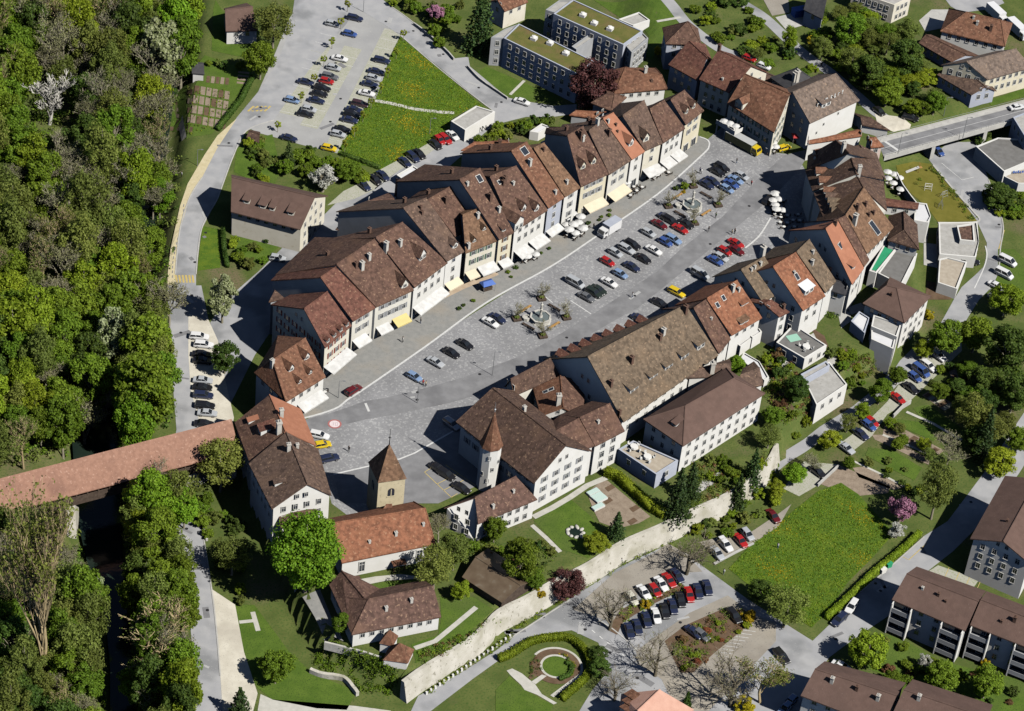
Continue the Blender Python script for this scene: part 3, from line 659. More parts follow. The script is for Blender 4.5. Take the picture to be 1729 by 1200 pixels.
    for dd in dorm:
        sd, u, v, w, h, ty = dd[:6]; dm = dd[6] if len(dd) > 6 else roof; wl_ = dd[7] if len(dd) > 7 else wall
        p, mm = sp_(sd, u, v); al = Vector((mm.y, -mm.x, 0)); zz = p.z-.15
        ang = math.atan2(-mm.x, mm.y)
        dp = (h+.15)/kk; B_ = MB(); w2 = w/2
        B_.add([(-w2,0,0),(w2,0,0),(w2,0,h),(-w2,0,h),(-w2,dp,h),(w2,dp,h)], [(0,1,2,3),(0,3,4),(1,5,2)])
        R_ = MB(); o_ = .18
        if ty == 's':
            dp2 = (h+.15)/max(kk-.22, .12)
            sv = [(-w2-o_,-.3,h-.04),(w2+o_,-.3,h-.04),(w2+o_,dp2,h+.22*dp2),(-w2-o_,dp2,h+.22*dp2)]
            a_, b_ = slab(sv, [(0,1,2,3)], .12); R_.add(a_, b_)
        else:
            g_ = .42*w if ty == 'g' else .75*w
            B_.add([(-w2,.002,h),(w2,.002,h),(0,.002,h+g_)], [(0,1,2)])
            gk = g_/w2; ex = o_; d1 = max((h-gk*ex+.15)/kk, .2); d2 = (h+g_+.15)/kk
            sv = [(-w2-ex,-.3,h-gk*ex),(0,-.3,h+g_),(0,d2,h+g_),(-w2-ex,d1,h-gk*ex),(w2+ex,-.3,h-gk*ex),(w2+ex,d1,h-gk*ex)]
            a_, b_ = slab([(x,y,z+.1) for x,y,z in sv], [(0,1,2,3),(1,4,5,2)], .11); R_.add(a_, b_)
        do = link("dormer", B_.mesh("dormer", [WM[wl_]]), root, loc(Vector((p.x, p.y, zz))), (0, 0, ang))
        link("dormer_roof", R_.mesh("dormer_roof", [RM[dm]]), do)
        nw = max(1, int(w/1.3))
        for q in range(nw):
            x = (q+.5)/nw*w-w2; s_ = min(.85, (h-.25)/1.5)
            pw = link("dormer_window", PM['frame'], do, (x, -.01, .18), (0,0,0), (min(.9, w/nw*.85), 1, s_))
            link("dormer_pane", PM['pane'], do, (x, -.01, .18), (0,0,0), (min(.9, w/nw*.85), 1, s_))
    for cc in chim:
        sd, u, v = cc[:3]; hh = cc[3] if len(cc) > 3 else 1.0; kd = cc[4] if len(cc) > 4 else 'l'
        p, mm = sp_(sd, u, v)
        link("chimney", PM['ch_'+kd], root, loc(Vector((p.x, p.y, p.z))), (0,0,math.atan2(mm.y, mm.x)), (hh**.5*.9, hh**.5*.9, hh))
    for ss in sky:
        sd, u, v, w, h = ss[:5]; p, mm = sp_(sd, u, v); al = Vector((mm.y, -mm.x, 0)); up = Vector((mm.x, mm.y, kk)).normalized(); nn = Vector((-mm.x*kk, -mm.y*kk, 1)).normalized()
        q = MB(); g_ = MB(); pp = Vector(loc(p))
        def box_(mb, w, h, t0, t1):
            c = [pp+al*x+up*y+nn*t for t in (t0, t1) for x, y in ((-w/2,-h/2),(w/2,-h/2),(w/2,h/2),(-w/2,h/2))]
            mb.add(c, [(0,3,2,1),(4,5,6,7),(0,1,5,4),(1,2,6,5),(2,3,7,6),(3,0,4,7)])
        box_(q, w, h, -.1, .13); box_(g_, w-.24, h-.24, .1, .15)
        s_o = link("skylight", q.mesh("skylight", [m_frame]), root); link("skylight_pane", g_.mesh("skylight_pane", [m_pane]), s_o)
    for aw in awn:
        u0, u1, z1, dep, drop, am = aw
        a = W[0].lerp(W[1], u0); c = W[0].lerp(W[1], u1); o_ = -pn*dep
        sv = [(*a[:2], z1), (*c[:2], z1), (c.x+o_.x, c.y+o_.y, z1-drop), (a.x+o_.x, a.y+o_.y, z1-drop)]
        sv += [(v[0], v[1], v[2]-.28) for v in sv[2:]]
        q, w_ = slab([loc(Vector(v)) for v in sv[:4]], [(0,1,2,3)], .05)
        mb = MB(); mb.add(q, w_); mb.add([loc(Vector(v)) for v in (sv[3], sv[2], sv[4], sv[5])], [(0,1,2,3)])
        link("awning", mb.mesh("awning", [am]), root)
    HOUSES[label] = (root, O, W, zt, zr)
    return root
def flat(name, label, pts, zt, roof='flat', wall='white', rows=0, zg=None, zb=None, sp=2.6, cat="building", par=.35, sides=None, sh=None, glass=False, extra=None, sc=1.0, st=2.75):
    W = [UZ(p, zt) for p in (PL(pts) if isinstance(pts, str) else pts)]; n = len(W)
    if zb is None: zb = min(hz(p.x, p.y) for p in W)-.3
    ctr = sum(W, Vector())/n; O = (ctr.x, ctr.y, zb); root = empty(name, O, 0, label, cat)
    area = sum(W[i].x*W[(i+1) % n].y-W[(i+1) % n].x*W[i].y for i in range(n))
    if area < 0: W = W[::-1]
    b = MB(); lo = [(w.x-O[0], w.y-O[1], 0) for w in W]; hi = [(w.x-O[0], w.y-O[1], zt-zb) for w in W]
    b.add(lo+hi, [(i, (i+1) % n, n+(i+1) % n, n+i) for i in range(n)]); link("wall", b.mesh("wall", [WM[wall]]), root)
    inn = []
    for i in range(n):
        p, q, r_ = W[i], W[i-1], W[(i+1) % n]; inn.append(p+((q-p).normalized()+(r_-p).normalized())*.35)
    b = MB(); b.add([(w.x-O[0], w.y-O[1], zt-zb-par) for w in inn], [tuple(range(n))]); link("roof", b.mesh("roof", [RM[roof]]), root)
    b = MB(); b.add(hi+[(w.x-O[0], w.y-O[1], zt-zb) for w in inn]+[(w.x-O[0], w.y-O[1], zt-zb-par-.02) for w in inn], [(i, (i+1) % n, n+(i+1) % n, n+i) for i in range(n)]+[(n+i, n+(i+1) % n, 2*n+(i+1) % n, 2*n+i) for i in range(n)])
    link("parapet", b.mesh("parapet", [WM[wall]]), root)
    if rows:
        for i in range(n):
            if sides and i not in sides: continue
            wall_windows(root, O, W[i], W[(i+1) % n], ctr, zt-.3, zb+.3 if zg is None else zg, rows, sp, sh, False, sc, st)
    return root, O, W
# ------------------------------------------------------------ north row of the market square (west to east)
NR = "terrace houses along the north side of the square"
W_, C_, Y_ = m_awnw, m_awnc, m_awny
house("corner_house", "low white corner house with mottled orange tiled roof, west end of the north row", ("g515,690","g850,478"), ("g402,338","g680,152"), 6.8, .62, hip=(1,0), b=("g248,445","g445,130"), roof='rust', wall='white', rows=1, side=1, dorm=[('f',.35,.55,1.6,1.0,'t'), ('f',.8,.58,1.6,1.0,'t'), ('f',.42,.2,1.1,.8,'t'), ('f',.72,.25,1.1,.8,'t')], chim=[('l',.5,.8,1.2)], awn=[(.3,.95,3.3,2.5,.9,W_)])
house("terrace_house", "cream end terrace house with red shutters and four tiny dormers", ((549,587),(594,549)), ((513,521),(553,492)), 9.3, 0.75, roof='red', wall='cream', rows=3, side=3, sp=2.4, sh='red', dorm=[('f',.15,.06,1.0,1.1,'g'), ('f',.4,.06,1.0,1.1,'g'), ('f',.64,.06,1.0,1.1,'g'), ('f',.88,.06,1.0,1.1,'g')], awn=[(.0,.95,3.2,2.8,.7,W_)], group=None, deep=1.45)
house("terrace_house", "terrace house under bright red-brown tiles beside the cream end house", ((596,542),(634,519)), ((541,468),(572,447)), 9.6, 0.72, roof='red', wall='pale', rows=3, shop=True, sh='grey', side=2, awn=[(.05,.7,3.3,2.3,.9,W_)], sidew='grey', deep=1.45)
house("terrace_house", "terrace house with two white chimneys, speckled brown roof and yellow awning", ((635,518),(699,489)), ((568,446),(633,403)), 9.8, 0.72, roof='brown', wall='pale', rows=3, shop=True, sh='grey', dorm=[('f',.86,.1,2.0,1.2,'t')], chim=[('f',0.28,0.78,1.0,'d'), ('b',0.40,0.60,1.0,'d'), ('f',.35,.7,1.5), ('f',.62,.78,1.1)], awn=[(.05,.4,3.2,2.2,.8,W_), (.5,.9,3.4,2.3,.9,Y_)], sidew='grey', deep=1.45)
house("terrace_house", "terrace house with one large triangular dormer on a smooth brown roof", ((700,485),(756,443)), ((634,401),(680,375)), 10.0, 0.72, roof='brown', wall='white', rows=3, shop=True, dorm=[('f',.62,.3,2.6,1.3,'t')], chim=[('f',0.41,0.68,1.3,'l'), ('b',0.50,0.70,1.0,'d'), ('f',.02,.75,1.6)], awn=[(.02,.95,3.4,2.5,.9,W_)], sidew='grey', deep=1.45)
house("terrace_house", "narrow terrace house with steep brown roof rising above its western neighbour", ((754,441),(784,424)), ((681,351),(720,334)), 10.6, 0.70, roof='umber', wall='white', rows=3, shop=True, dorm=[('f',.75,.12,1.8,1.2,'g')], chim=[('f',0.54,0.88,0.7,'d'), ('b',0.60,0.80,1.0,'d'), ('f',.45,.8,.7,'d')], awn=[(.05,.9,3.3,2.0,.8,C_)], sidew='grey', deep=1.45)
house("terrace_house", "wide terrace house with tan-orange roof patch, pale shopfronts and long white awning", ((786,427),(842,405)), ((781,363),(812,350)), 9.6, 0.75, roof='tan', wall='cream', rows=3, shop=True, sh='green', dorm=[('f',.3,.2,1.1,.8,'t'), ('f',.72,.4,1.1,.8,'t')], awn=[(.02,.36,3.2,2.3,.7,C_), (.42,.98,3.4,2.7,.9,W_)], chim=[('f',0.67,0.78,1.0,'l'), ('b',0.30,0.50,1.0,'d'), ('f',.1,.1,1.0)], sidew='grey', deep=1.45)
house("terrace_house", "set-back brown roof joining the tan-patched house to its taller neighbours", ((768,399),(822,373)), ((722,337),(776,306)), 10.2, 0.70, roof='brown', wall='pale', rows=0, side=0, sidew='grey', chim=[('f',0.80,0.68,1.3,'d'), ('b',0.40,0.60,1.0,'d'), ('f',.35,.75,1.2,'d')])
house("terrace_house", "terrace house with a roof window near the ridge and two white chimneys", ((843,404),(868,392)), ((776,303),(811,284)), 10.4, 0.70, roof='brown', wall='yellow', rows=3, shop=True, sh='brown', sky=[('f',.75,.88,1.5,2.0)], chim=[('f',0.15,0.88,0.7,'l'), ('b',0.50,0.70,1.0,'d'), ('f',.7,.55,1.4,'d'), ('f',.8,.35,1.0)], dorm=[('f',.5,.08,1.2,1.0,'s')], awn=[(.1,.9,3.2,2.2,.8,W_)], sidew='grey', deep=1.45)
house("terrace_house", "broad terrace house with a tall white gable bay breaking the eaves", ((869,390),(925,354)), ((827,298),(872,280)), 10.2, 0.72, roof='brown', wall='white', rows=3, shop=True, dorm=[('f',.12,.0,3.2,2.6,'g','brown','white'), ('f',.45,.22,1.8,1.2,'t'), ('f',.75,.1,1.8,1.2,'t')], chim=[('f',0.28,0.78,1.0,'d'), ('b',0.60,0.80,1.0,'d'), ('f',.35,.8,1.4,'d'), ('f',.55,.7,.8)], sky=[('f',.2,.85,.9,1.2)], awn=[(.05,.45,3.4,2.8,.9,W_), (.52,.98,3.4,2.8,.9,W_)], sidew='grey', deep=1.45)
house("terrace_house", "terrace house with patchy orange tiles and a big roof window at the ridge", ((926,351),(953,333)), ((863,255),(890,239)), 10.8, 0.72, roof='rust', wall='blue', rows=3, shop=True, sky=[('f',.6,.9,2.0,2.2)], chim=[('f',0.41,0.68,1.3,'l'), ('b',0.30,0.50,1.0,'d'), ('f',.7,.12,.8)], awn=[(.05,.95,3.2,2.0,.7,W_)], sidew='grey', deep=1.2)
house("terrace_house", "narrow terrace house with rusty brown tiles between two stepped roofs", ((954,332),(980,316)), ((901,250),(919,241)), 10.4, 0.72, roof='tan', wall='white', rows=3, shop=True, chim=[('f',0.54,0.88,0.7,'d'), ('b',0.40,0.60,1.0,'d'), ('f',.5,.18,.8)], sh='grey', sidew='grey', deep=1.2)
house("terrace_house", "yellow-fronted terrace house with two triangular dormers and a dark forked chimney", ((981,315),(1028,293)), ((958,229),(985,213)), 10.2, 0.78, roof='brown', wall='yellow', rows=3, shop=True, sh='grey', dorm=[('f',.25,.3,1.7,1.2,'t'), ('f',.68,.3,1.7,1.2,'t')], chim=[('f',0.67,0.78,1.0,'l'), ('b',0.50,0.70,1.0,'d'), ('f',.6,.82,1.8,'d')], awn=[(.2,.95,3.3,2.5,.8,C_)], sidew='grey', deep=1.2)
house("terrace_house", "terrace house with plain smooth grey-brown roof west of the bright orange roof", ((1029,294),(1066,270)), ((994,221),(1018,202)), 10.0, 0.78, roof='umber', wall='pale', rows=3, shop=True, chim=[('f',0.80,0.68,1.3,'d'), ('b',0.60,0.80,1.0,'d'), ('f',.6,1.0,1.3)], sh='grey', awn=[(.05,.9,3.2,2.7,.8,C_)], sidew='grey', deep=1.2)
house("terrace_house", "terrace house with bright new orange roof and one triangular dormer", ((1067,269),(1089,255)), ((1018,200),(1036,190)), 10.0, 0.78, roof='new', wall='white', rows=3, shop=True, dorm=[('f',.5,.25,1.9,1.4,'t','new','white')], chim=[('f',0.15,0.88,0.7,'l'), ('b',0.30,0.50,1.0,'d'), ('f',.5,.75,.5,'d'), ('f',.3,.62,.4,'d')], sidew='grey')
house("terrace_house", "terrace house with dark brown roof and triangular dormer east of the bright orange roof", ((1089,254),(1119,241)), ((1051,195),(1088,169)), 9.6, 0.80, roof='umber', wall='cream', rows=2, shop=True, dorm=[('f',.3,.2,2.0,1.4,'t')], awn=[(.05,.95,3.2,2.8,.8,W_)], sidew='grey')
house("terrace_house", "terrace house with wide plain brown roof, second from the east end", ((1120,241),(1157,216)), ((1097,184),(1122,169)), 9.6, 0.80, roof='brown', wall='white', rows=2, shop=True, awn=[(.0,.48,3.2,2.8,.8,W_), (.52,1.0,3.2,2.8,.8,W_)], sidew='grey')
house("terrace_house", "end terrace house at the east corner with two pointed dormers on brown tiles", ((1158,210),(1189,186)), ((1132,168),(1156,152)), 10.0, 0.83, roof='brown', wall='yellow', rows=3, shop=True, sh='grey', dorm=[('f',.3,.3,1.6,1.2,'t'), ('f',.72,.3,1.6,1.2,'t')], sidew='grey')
# lower houses behind the north row
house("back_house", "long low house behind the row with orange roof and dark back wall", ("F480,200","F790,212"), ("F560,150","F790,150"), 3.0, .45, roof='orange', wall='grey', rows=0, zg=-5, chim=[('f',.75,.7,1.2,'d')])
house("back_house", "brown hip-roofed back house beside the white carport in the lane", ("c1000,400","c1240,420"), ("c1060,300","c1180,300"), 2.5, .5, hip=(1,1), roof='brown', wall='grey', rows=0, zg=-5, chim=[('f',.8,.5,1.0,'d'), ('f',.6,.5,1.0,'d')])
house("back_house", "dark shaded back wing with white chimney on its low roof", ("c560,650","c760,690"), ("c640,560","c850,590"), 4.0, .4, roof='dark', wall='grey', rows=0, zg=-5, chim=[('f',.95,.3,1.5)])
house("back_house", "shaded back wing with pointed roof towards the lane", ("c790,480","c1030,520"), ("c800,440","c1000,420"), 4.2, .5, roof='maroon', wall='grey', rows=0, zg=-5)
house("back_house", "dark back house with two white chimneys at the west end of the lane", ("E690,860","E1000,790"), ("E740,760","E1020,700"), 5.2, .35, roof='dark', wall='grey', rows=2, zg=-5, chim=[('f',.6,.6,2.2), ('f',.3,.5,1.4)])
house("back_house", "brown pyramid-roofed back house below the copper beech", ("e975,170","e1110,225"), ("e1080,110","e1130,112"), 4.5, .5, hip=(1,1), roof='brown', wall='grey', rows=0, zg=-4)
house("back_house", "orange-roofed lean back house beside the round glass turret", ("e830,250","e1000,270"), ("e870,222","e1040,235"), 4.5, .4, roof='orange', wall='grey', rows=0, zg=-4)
house("inn_annex", "broad orange-brown roofed house beside the copper beech", ("C890,590","C1225,560"), ("C960,425","C1190,475"), 5.0, .55, hip=(1,1), roof='rust', wall='white', rows=1, zg=-2, chim=[('f',.55,.95,1.3), ('f',.7,.4,.8,'d')])
flat("flat_annex", "grey flat-roofed annex with sheds behind the north row", "e640,430 740,385 800,420 700,470", 4.5, 'asph', 'grey', cat="annex")
flat("carport", "white flat-roofed carport at the edge of the back lane", "B935,1105 1040,1045 1095,1080 985,1140", -2.2, 'whitesheet', 'white', cat="carport")
flat("glass_shed", "low white-framed glass roof among the bushes behind the row", "C355,830 430,780 480,800 410,840", -2.4, 'whitesheet', 'white', cat="shed")
flat("flat_annex", "dark flat-roofed annex with blue-grey glazing between the back roofs", "c1190,290 1480,275 1610,490 1540,510 1330,380", 5.2, 'slate', 'grey', cat="annex")
# ------------------------------------------------------------ west gate houses and church
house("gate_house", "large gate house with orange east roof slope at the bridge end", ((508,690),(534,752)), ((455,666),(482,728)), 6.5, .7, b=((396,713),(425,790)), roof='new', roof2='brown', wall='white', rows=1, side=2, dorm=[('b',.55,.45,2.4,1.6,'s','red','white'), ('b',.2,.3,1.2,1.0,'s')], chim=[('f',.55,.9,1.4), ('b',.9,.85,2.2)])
# its western slope carries older brown tiles
house("gable_house", "tall gabled house with white south gable next to the church tower", ((537,757),(560,836)), ((483,729),(519,817)), 7.5, .7, b=((420,782),(459,859)), roof='umber', wall='white', rows=2, side=3, chim=[('b',.3,.9,1.3), ('f',.25,.8,.8)], dorm=[('b',.65,.3,1.2,1.0,'s')])
house("lean_house", "small white lower house with brown roof in front of the white gable", ("N765,418","N1000,330"), ("N745,292","N995,258"), 3.6, .45, roof='brown', wall='white', rows=1, side=1)
house("church_nave", "church nave with bright orange-red tiled roof and white south wall", ((577,950),(735,918)), ((567,876),(718,858)), 5.0, .75, roof='orange', wall='white', rows=0, side=0, hip=(0,1), cat="church", chim=[('f',.33,.35,.5), ('f',.62,.42,.7), ('f',.93,.55,.5)])
rt, O_, W__, zt_, zr_ = HOUSES["church nave with bright orange-red tiled roof and white south wall"]
for u, w, h in ((.22, 1.3, 2.9), (.86, 1.3, 2.9), (.97, .9, 2.4)):
    p = W__[0].lerp(W__[1], u); put_window(rt, O_, (p.x, p.y-.02, .9), math.atan2((W__[1]-W__[0]).y, (W__[1]-W__[0]).x), 'frame', w, None, 1.9)
mb = MB(); p = W__[0].lerp(W__[1], .62); mb.box((0,-.8,2.1), (3.0,1.8,.14)); mb.box((-1.2,-1.3,1.0), (.16,.16,2.1)); mb.box((1.2,-1.3,1.0), (.16,.16,2.1))
link("porch", mb.mesh("porch", [RM['rust']]), rt, (p.x-O_[0], p.y-O_[1], 0-O_[2]), (0,0,math.atan2((W__[1]-W__[0]).y, (W__[1]-W__[0]).x)))
def pyramid_tower(name, label, corners, zt, zap, roof, wall, cat, needle=0, ovh=.35, wins=True, zb=None):
    Wt = [UZ(c, zt) for c in corners]; 
    if len(Wt) == 3: Wt.append(Wt[0]+Wt[2]-Wt[1])
    ctr = sum(Wt, Vector())/4; zb = hz(ctr.x, ctr.y)-.3 if zb is None else zb; O = (ctr.x, ctr.y, zb)
    rt = empty(name, O, 0, label, cat)
    inner = [ctr+(w-ctr)*(1-ovh/((w-ctr).length)) for w in Wt]
    b = MB(); b.add([(w.x-O[0], w.y-O[1], 0) for w in inner]+[(w.x-O[0], w.y-O[1], zt-zb) for w in inner], [(0,1,5,4),(1,2,6,5),(2,3,7,6),(3,0,4,7)]); link("wall", b.mesh("wall", [WM[wall]]), rt)
    b = MB(); b.add([(w.x-O[0], w.y-O[1], zt-zb-.05) for w in Wt]+[(0, 0, zap-zb)], [(0,1,4),(1,2,4),(2,3,4),(3,0,4),(3,2,1,0)]); r = link("spire", b.mesh("spire", [RM[roof]]), rt)
    if needle: b = MB(); b.tube([(0,0,zap-zb-.3),(0,0,zap-zb+needle)], [.13,.03], 5); b.lathe([(0,0),(.3,.25),(0,.5)], 8, 0, (0,0,zap-zb+needle*.35)); link("needle", b.mesh("needle", [m_dark]), rt)
    return rt, O, inner
rt, O_, inn = pyramid_tower("church_tower", "cream stone church tower with steep tiled pyramid spire and needle", [(638,815),(687,808),(670,773)], 12.0, 19.5, 'tan', 'stone', "tower", 4.2)
def arch(mb, w, h, y0, n=10):
    vs = [(-w/2, y0, 0), (w/2, y0, 0)]+[(w/2*math.cos(math.pi*i/n), y0, h+w/2*math.sin(math.pi*i/n)) for i in range(n+1)]
    mb.add(vs, [tuple(range(len(vs)))])
A_, B_ = inn[0], inn[1]; mid = (A_+B_)/2; an = math.atan2((B_-A_).y, (B_-A_).x)
mb = MB(); arch(mb, 1.5, 1.5, -.02); f_ = mb.mesh("belfry_opening", [m_pane]); f2 = MB(); f2.box((0,-.06,.9), (.18,.1,2.0)); f2.box((0,-.06,0), (1.8,.16,.16)); fm2 = f2.mesh("mullion", [WM['stone']])
for i in range(4):
    A_, B_ = inn[i], inn[(i+1) % 4]; mid = (A_+B_)/2; an = math.atan2((B_-A_).y, (B_-A_).x)
    bo = link("belfry_opening", f_, rt, (mid.x-O_[0], mid.y-O_[1], 7.4-O_[2]), (0,0,an)); link("mullion", fm2, bo)
house("church_porch", "little tiled porch roof between church tower and nave", ("N1400,318","N1480,312"), ("N1430,270","N1470,268"), 6.0, .8, roof='rust', wall='stone', rows=0, side=0)
# cottage inside the wall corner
house("cottage", "white cottage with long purple-brown roof inside the wall corner", ((594,1071),(745,1041)), ((622,1012),(719,991)), 4.0, .62, hip=(1,0), roof='maroon', wall='white', rows=2, side=1, sp=2.0, chim=[('f',.33,.55,.7), ('f',.66,.65,.7)])
house("cottage_wing", "narrow brown-roofed wing of the cottage beside the big green tree", ((556,987),(592,1066)), ((577,963),(619,1014)), 4.0, .7, roof='maroon', wall='white', rows=1, side=1, dorm=[('b',.3,.2,.8,.7,'s')])
rt, O_, inn = pyramid_tower("wall_turret", "small white turret with orange pyramid roof behind the wall corner", ["q0,460","q235,510","q330,330"], 2.6, 5.4, 'rust', 'white', "turret", 0, .3)
rt, O_, inn = pyramid_tower("corner_turret", "white corner turret of the town wall with red-orange hipped roof", ["q60,740","q490,800","q600,560"], 1.6, 5.0, 'rust', 'white', "turret", 0, .3, zb=-5.2)
house("barn", "open wooden barn with weathered brown sheet roof by the wall", ((780,974),(847,1017)), ((803,940),(879,988)), 2.2, .3, roof='metal', wall='wood', rows=0, side=0, cat="barn", thick=.15)
# ------------------------------------------------------------ town hall group
house("town_hall", "town hall with vast dark brown hipped roof and white south gable front", ((770,712),(901,816)), ((832,655),(938,738)), 9.0, .72, hip=(1,0), roof='dark', wall='white', rows=2, side=4, sp=2.6, sh='grey', cat="town hall", ov=.8, chim=[('b',.4,.9,1.0)])
ST = UZ((822,820), 0); OT = (ST.x, ST.y, -.3)
rt = empty("stair_tower", OT, 0, "slender white octagonal stair tower with pointed orange spire on the town hall", "tower")
mb = MB(); mb.lathe([(2.35,0),(2.25,12.6)], 8); link("wall", mb.mesh("wall", [WM['white']]), rt)
mb = MB(); mb.lathe([(2.6,12.4),(1.75,15.0),(.75,18.4),(.06,21.6)], 8); link("spire", mb.mesh("spire", [RM['rust']]), rt)
mb = MB(); mb.tube([(0,0,21.4),(0,0,24.2)], [.1,.03], 5); mb.lathe([(0,0),(.28,.25),(0,.5)], 8, 0, (0,0,22.0)); link("needle", mb.mesh("needle", [m_metal]), rt)
for z, a in ((9.6, -1.57), (6.4, -1.2), (3.2, -1.57), (8.2, -.6), (4.8, -2.2)):
    link("window", PM['frame'], rt, (math.cos(a)*2.2, math.sin(a)*2.2, z), (0,0,a+1.5708), (.6,1,.7)); link("pane", PM['pane'], rt, (math.cos(a)*2.2, math.sin(a)*2.2, z), (0,0,a+1.5708), (.6,1,.7))
house("rear_house", "four-storey white house with brown roof joined to the town hall gable", ((953,772),(1004,752)), ((939,727),(978,706)), 9.0, .6, roof='brown', wall='white', rows=4, side=0, sp=2.0, sh='grey')
house("rear_house", "white house with shaded loggias under its brown roof left of the flat terrace", ((1005,753),(1055,727)), ((979,705),(1030,681)), 9.0, .6, roof='brown', wall='white', rows=3, side=2, sp=3.4, sc=1.25, chim=[('f',.4,.6,.6)])
house("garden_house", "lower white house with brown hipped roof south of the town hall", ("O590,540","O965,385"), ("O570,375","O830,240"), 5.5, .6, hip=(0,0), b=("O375,440","O640,330"), roof='maroon', wall='white', rows=3, side=2, sp=2.0, chim=[('f',.75,.55,.5), ('f',.3,.35,.6)])
house("court_house", "small courtyard house with rusty slope and roof windows behind the town hall", ((900,655),(913,702)), ((946,634),(951,688)), 6.4, .5, roof='rust', roof2='brown', wall='white', rows=1, side=1, sky=[('f',.3,.4,1.0,1.3), ('f',.3,.62,1.0,1.3)], chim=[('f',.85,.8,2.0)])
house("street_house", "dark-roofed house facing the street beside the town hall", ((868,668),(945,634)), ((862,640),(930,605)), 7.0, .6, roof='dark', wall='pale', rows=0, side=2, zr=10.5) 
# ------------------------------------------------------------ long hall and south row
house("market_hall", "very long hall with olive-brown roof, five wide dormers and white rear wall", ((1053,712),(1213,599)), ((992,602),(1158,514)), 7.6, 0.83, roof='olive', wall='white', rows=2, side=2, sp=3.2, cat="hall", ov=.7,
   dorm=[('f',.20,.26,2.9,1.7,'s','olive','white'), ('f',.40,.26,2.9,1.7,'s','olive','white'), ('f',.56,.26,2.9,1.7,'s','olive','white'), ('f',.73,.26,2.9,1.7,'s','olive','white'), ('f',.90,.26,2.9,1.7,'s','olive','white')]+[('b',.06+.115*i,.22,2.3,1.3,'g','red','pale') for i in range(8)],
   chim=[('f',.05,.5,1.2,'d'), ('f',.3,.62,1.5,'d'), ('f',.62,.7,1.3,'d'), ('f',.67,.74,1.5), ('f',.95,.88,1.6,'d'), ('f',.0,.12,.8,'d')])
house("south_house", "narrow brown-roofed house squeezed between long hall and orange roof", ((1214,597),(1234,572)), ((1171,520),(1192,506)), 7.6, 0.78, roof='brown', wall='white', rows=1, side=0, chim=[('f',.6,.6,.5)])
house("south_house", "south row house with mottled orange roof, roof windows and tall white chimney", ((1235,566),(1287,536)), ((1193,504),(1245,473)), 7.8, 0.78, roof='orange', wall='white', rows=1, side=0, sky=[('f',.15,.75,1.1,1.4), ('f',.4,.82,1.1,1.4)], chim=[('f',.72,.85,1.3), ('f',.86,.78,.7)], dorm=[('f',.8,.45,2.6,.8,'s'), ('f',.5,.1,3.0,.9,'s','tan','white')])
house("south_house", "tall south row house with plain olive-brown roof and three roof vents", ((1288,510),(1325,489)), ((1251,455),(1291,433)), 10.0, 0.83, roof='olive', wall='white', rows=2, side=3, chim=[('f',.3,.85,.6), ('f',.45,.86,.6), ('f',.7,.86,.7), ('b',1.0,.9,2.2)])
house("south_house", "south row house with orange roof holding a white roofed terrace cut", ((1356,524),(1394,499)), ((1305,450),(1344,426)), 10.0, 0.83, roof='orange', wall='white', rows=2, side=3, chim=[('f',.5,.68,.5)], sky=[('f',.52,.6,1.2,1.8)], dorm=[('f',.55,.22,3.4,1.6,'s','whitesheet','white')])
house("south_house", "south row house with grey-brown curved roof right of the terrace cut", ((1394,494),(1412,474)), ((1345,425),(1367,404)), 9.6, 0.80, roof='olive', wall='white', rows=1, side=1, chim=[('f',.7,.75,.7), ('f',.3,.6,1.0)])
house("south_house", "tall south row house with bright orange roof, blue roof window and sunken loggia", ((1439,480),(1459,452)), ((1394,386),(1414,371)), 9.6, 0.83, roof='new', wall='white', rows=2, side=2, sky=[('f',.45,.62,2.4,1.6)], dorm=[('f',.5,.16,2.4,1.3,'s','new','pink')], chim=[('f',.7,.95,1.0,'d')])
house("south_house", "thin brown roof strip between bright orange roof and lichen-yellow roof", ((1459,450),(1468,438)), ((1415,370),(1428,364)), 9.2, 0.80, roof='brown', wall='white', rows=0, side=0)
house("south_house", "house with lichen-yellow tiled roof full of small vents and a dark roof hatch", ((1464,428),(1509,383)), ((1428,363),(1459,316)), 8.6, 0.80, roof='tan', wall='white', rows=1, side=1, chim=[('f',.4,.85,1.2,'d'), ('f',.7,.75,.8,'d'), ('f',.6,.55,.7,'d'), ('f',.75,.5,.7,'d'), ('f',.1,.7,2.0)], sky=[('f',.55,.28,1.8,4.0)])
house("small_house", "little rust-roofed house between two tall south row houses", ("b1215,590","b1350,745"), ("b1235,470","b1370,610"), 8.0, .6, roof='red', wall='white', rows=0, side=0)
house("slate_house", "low grey slate lean-to house with white side walls below the orange roof", ("b1225,845","b1420,905"), ("b1240,735","b1450,800"), 7.0, .5, roof='slate', wall='white', rows=1, side=1)
house("small_house", "narrow dark-roofed house in the gap beside the bright orange roof", ("b1110,470","b1220,620"), ("b1150,330","b1235,430"), 8.2, .6, roof='dark', wall='white', rows=0, side=0, chim=[('f',.3,.5,1.0)])
house("small_house", "small rust-roofed rear extension below the grey-brown curved roof", ("b1140,760","b1215,700"), ("b1120,700","b1190,650"), 6.0, .5, roof='red', wall='white', rows=1, side=0)
house("small_house", "small brown rear extension behind the mottled orange roof with roof windows", ("b440,1180","b600,1100"), ("b400,1130","b550,1040"), 4.6, .4, roof='brown', wall='white', rows=1, side=0)
house("small_house", "low tan lean-to below the lichen-yellow roof", ("b1500,520","b1610,620"), ("b1490,400","b1600,480"), 6.0, .5, roof='tan', wall='white', rows=0, side=0)
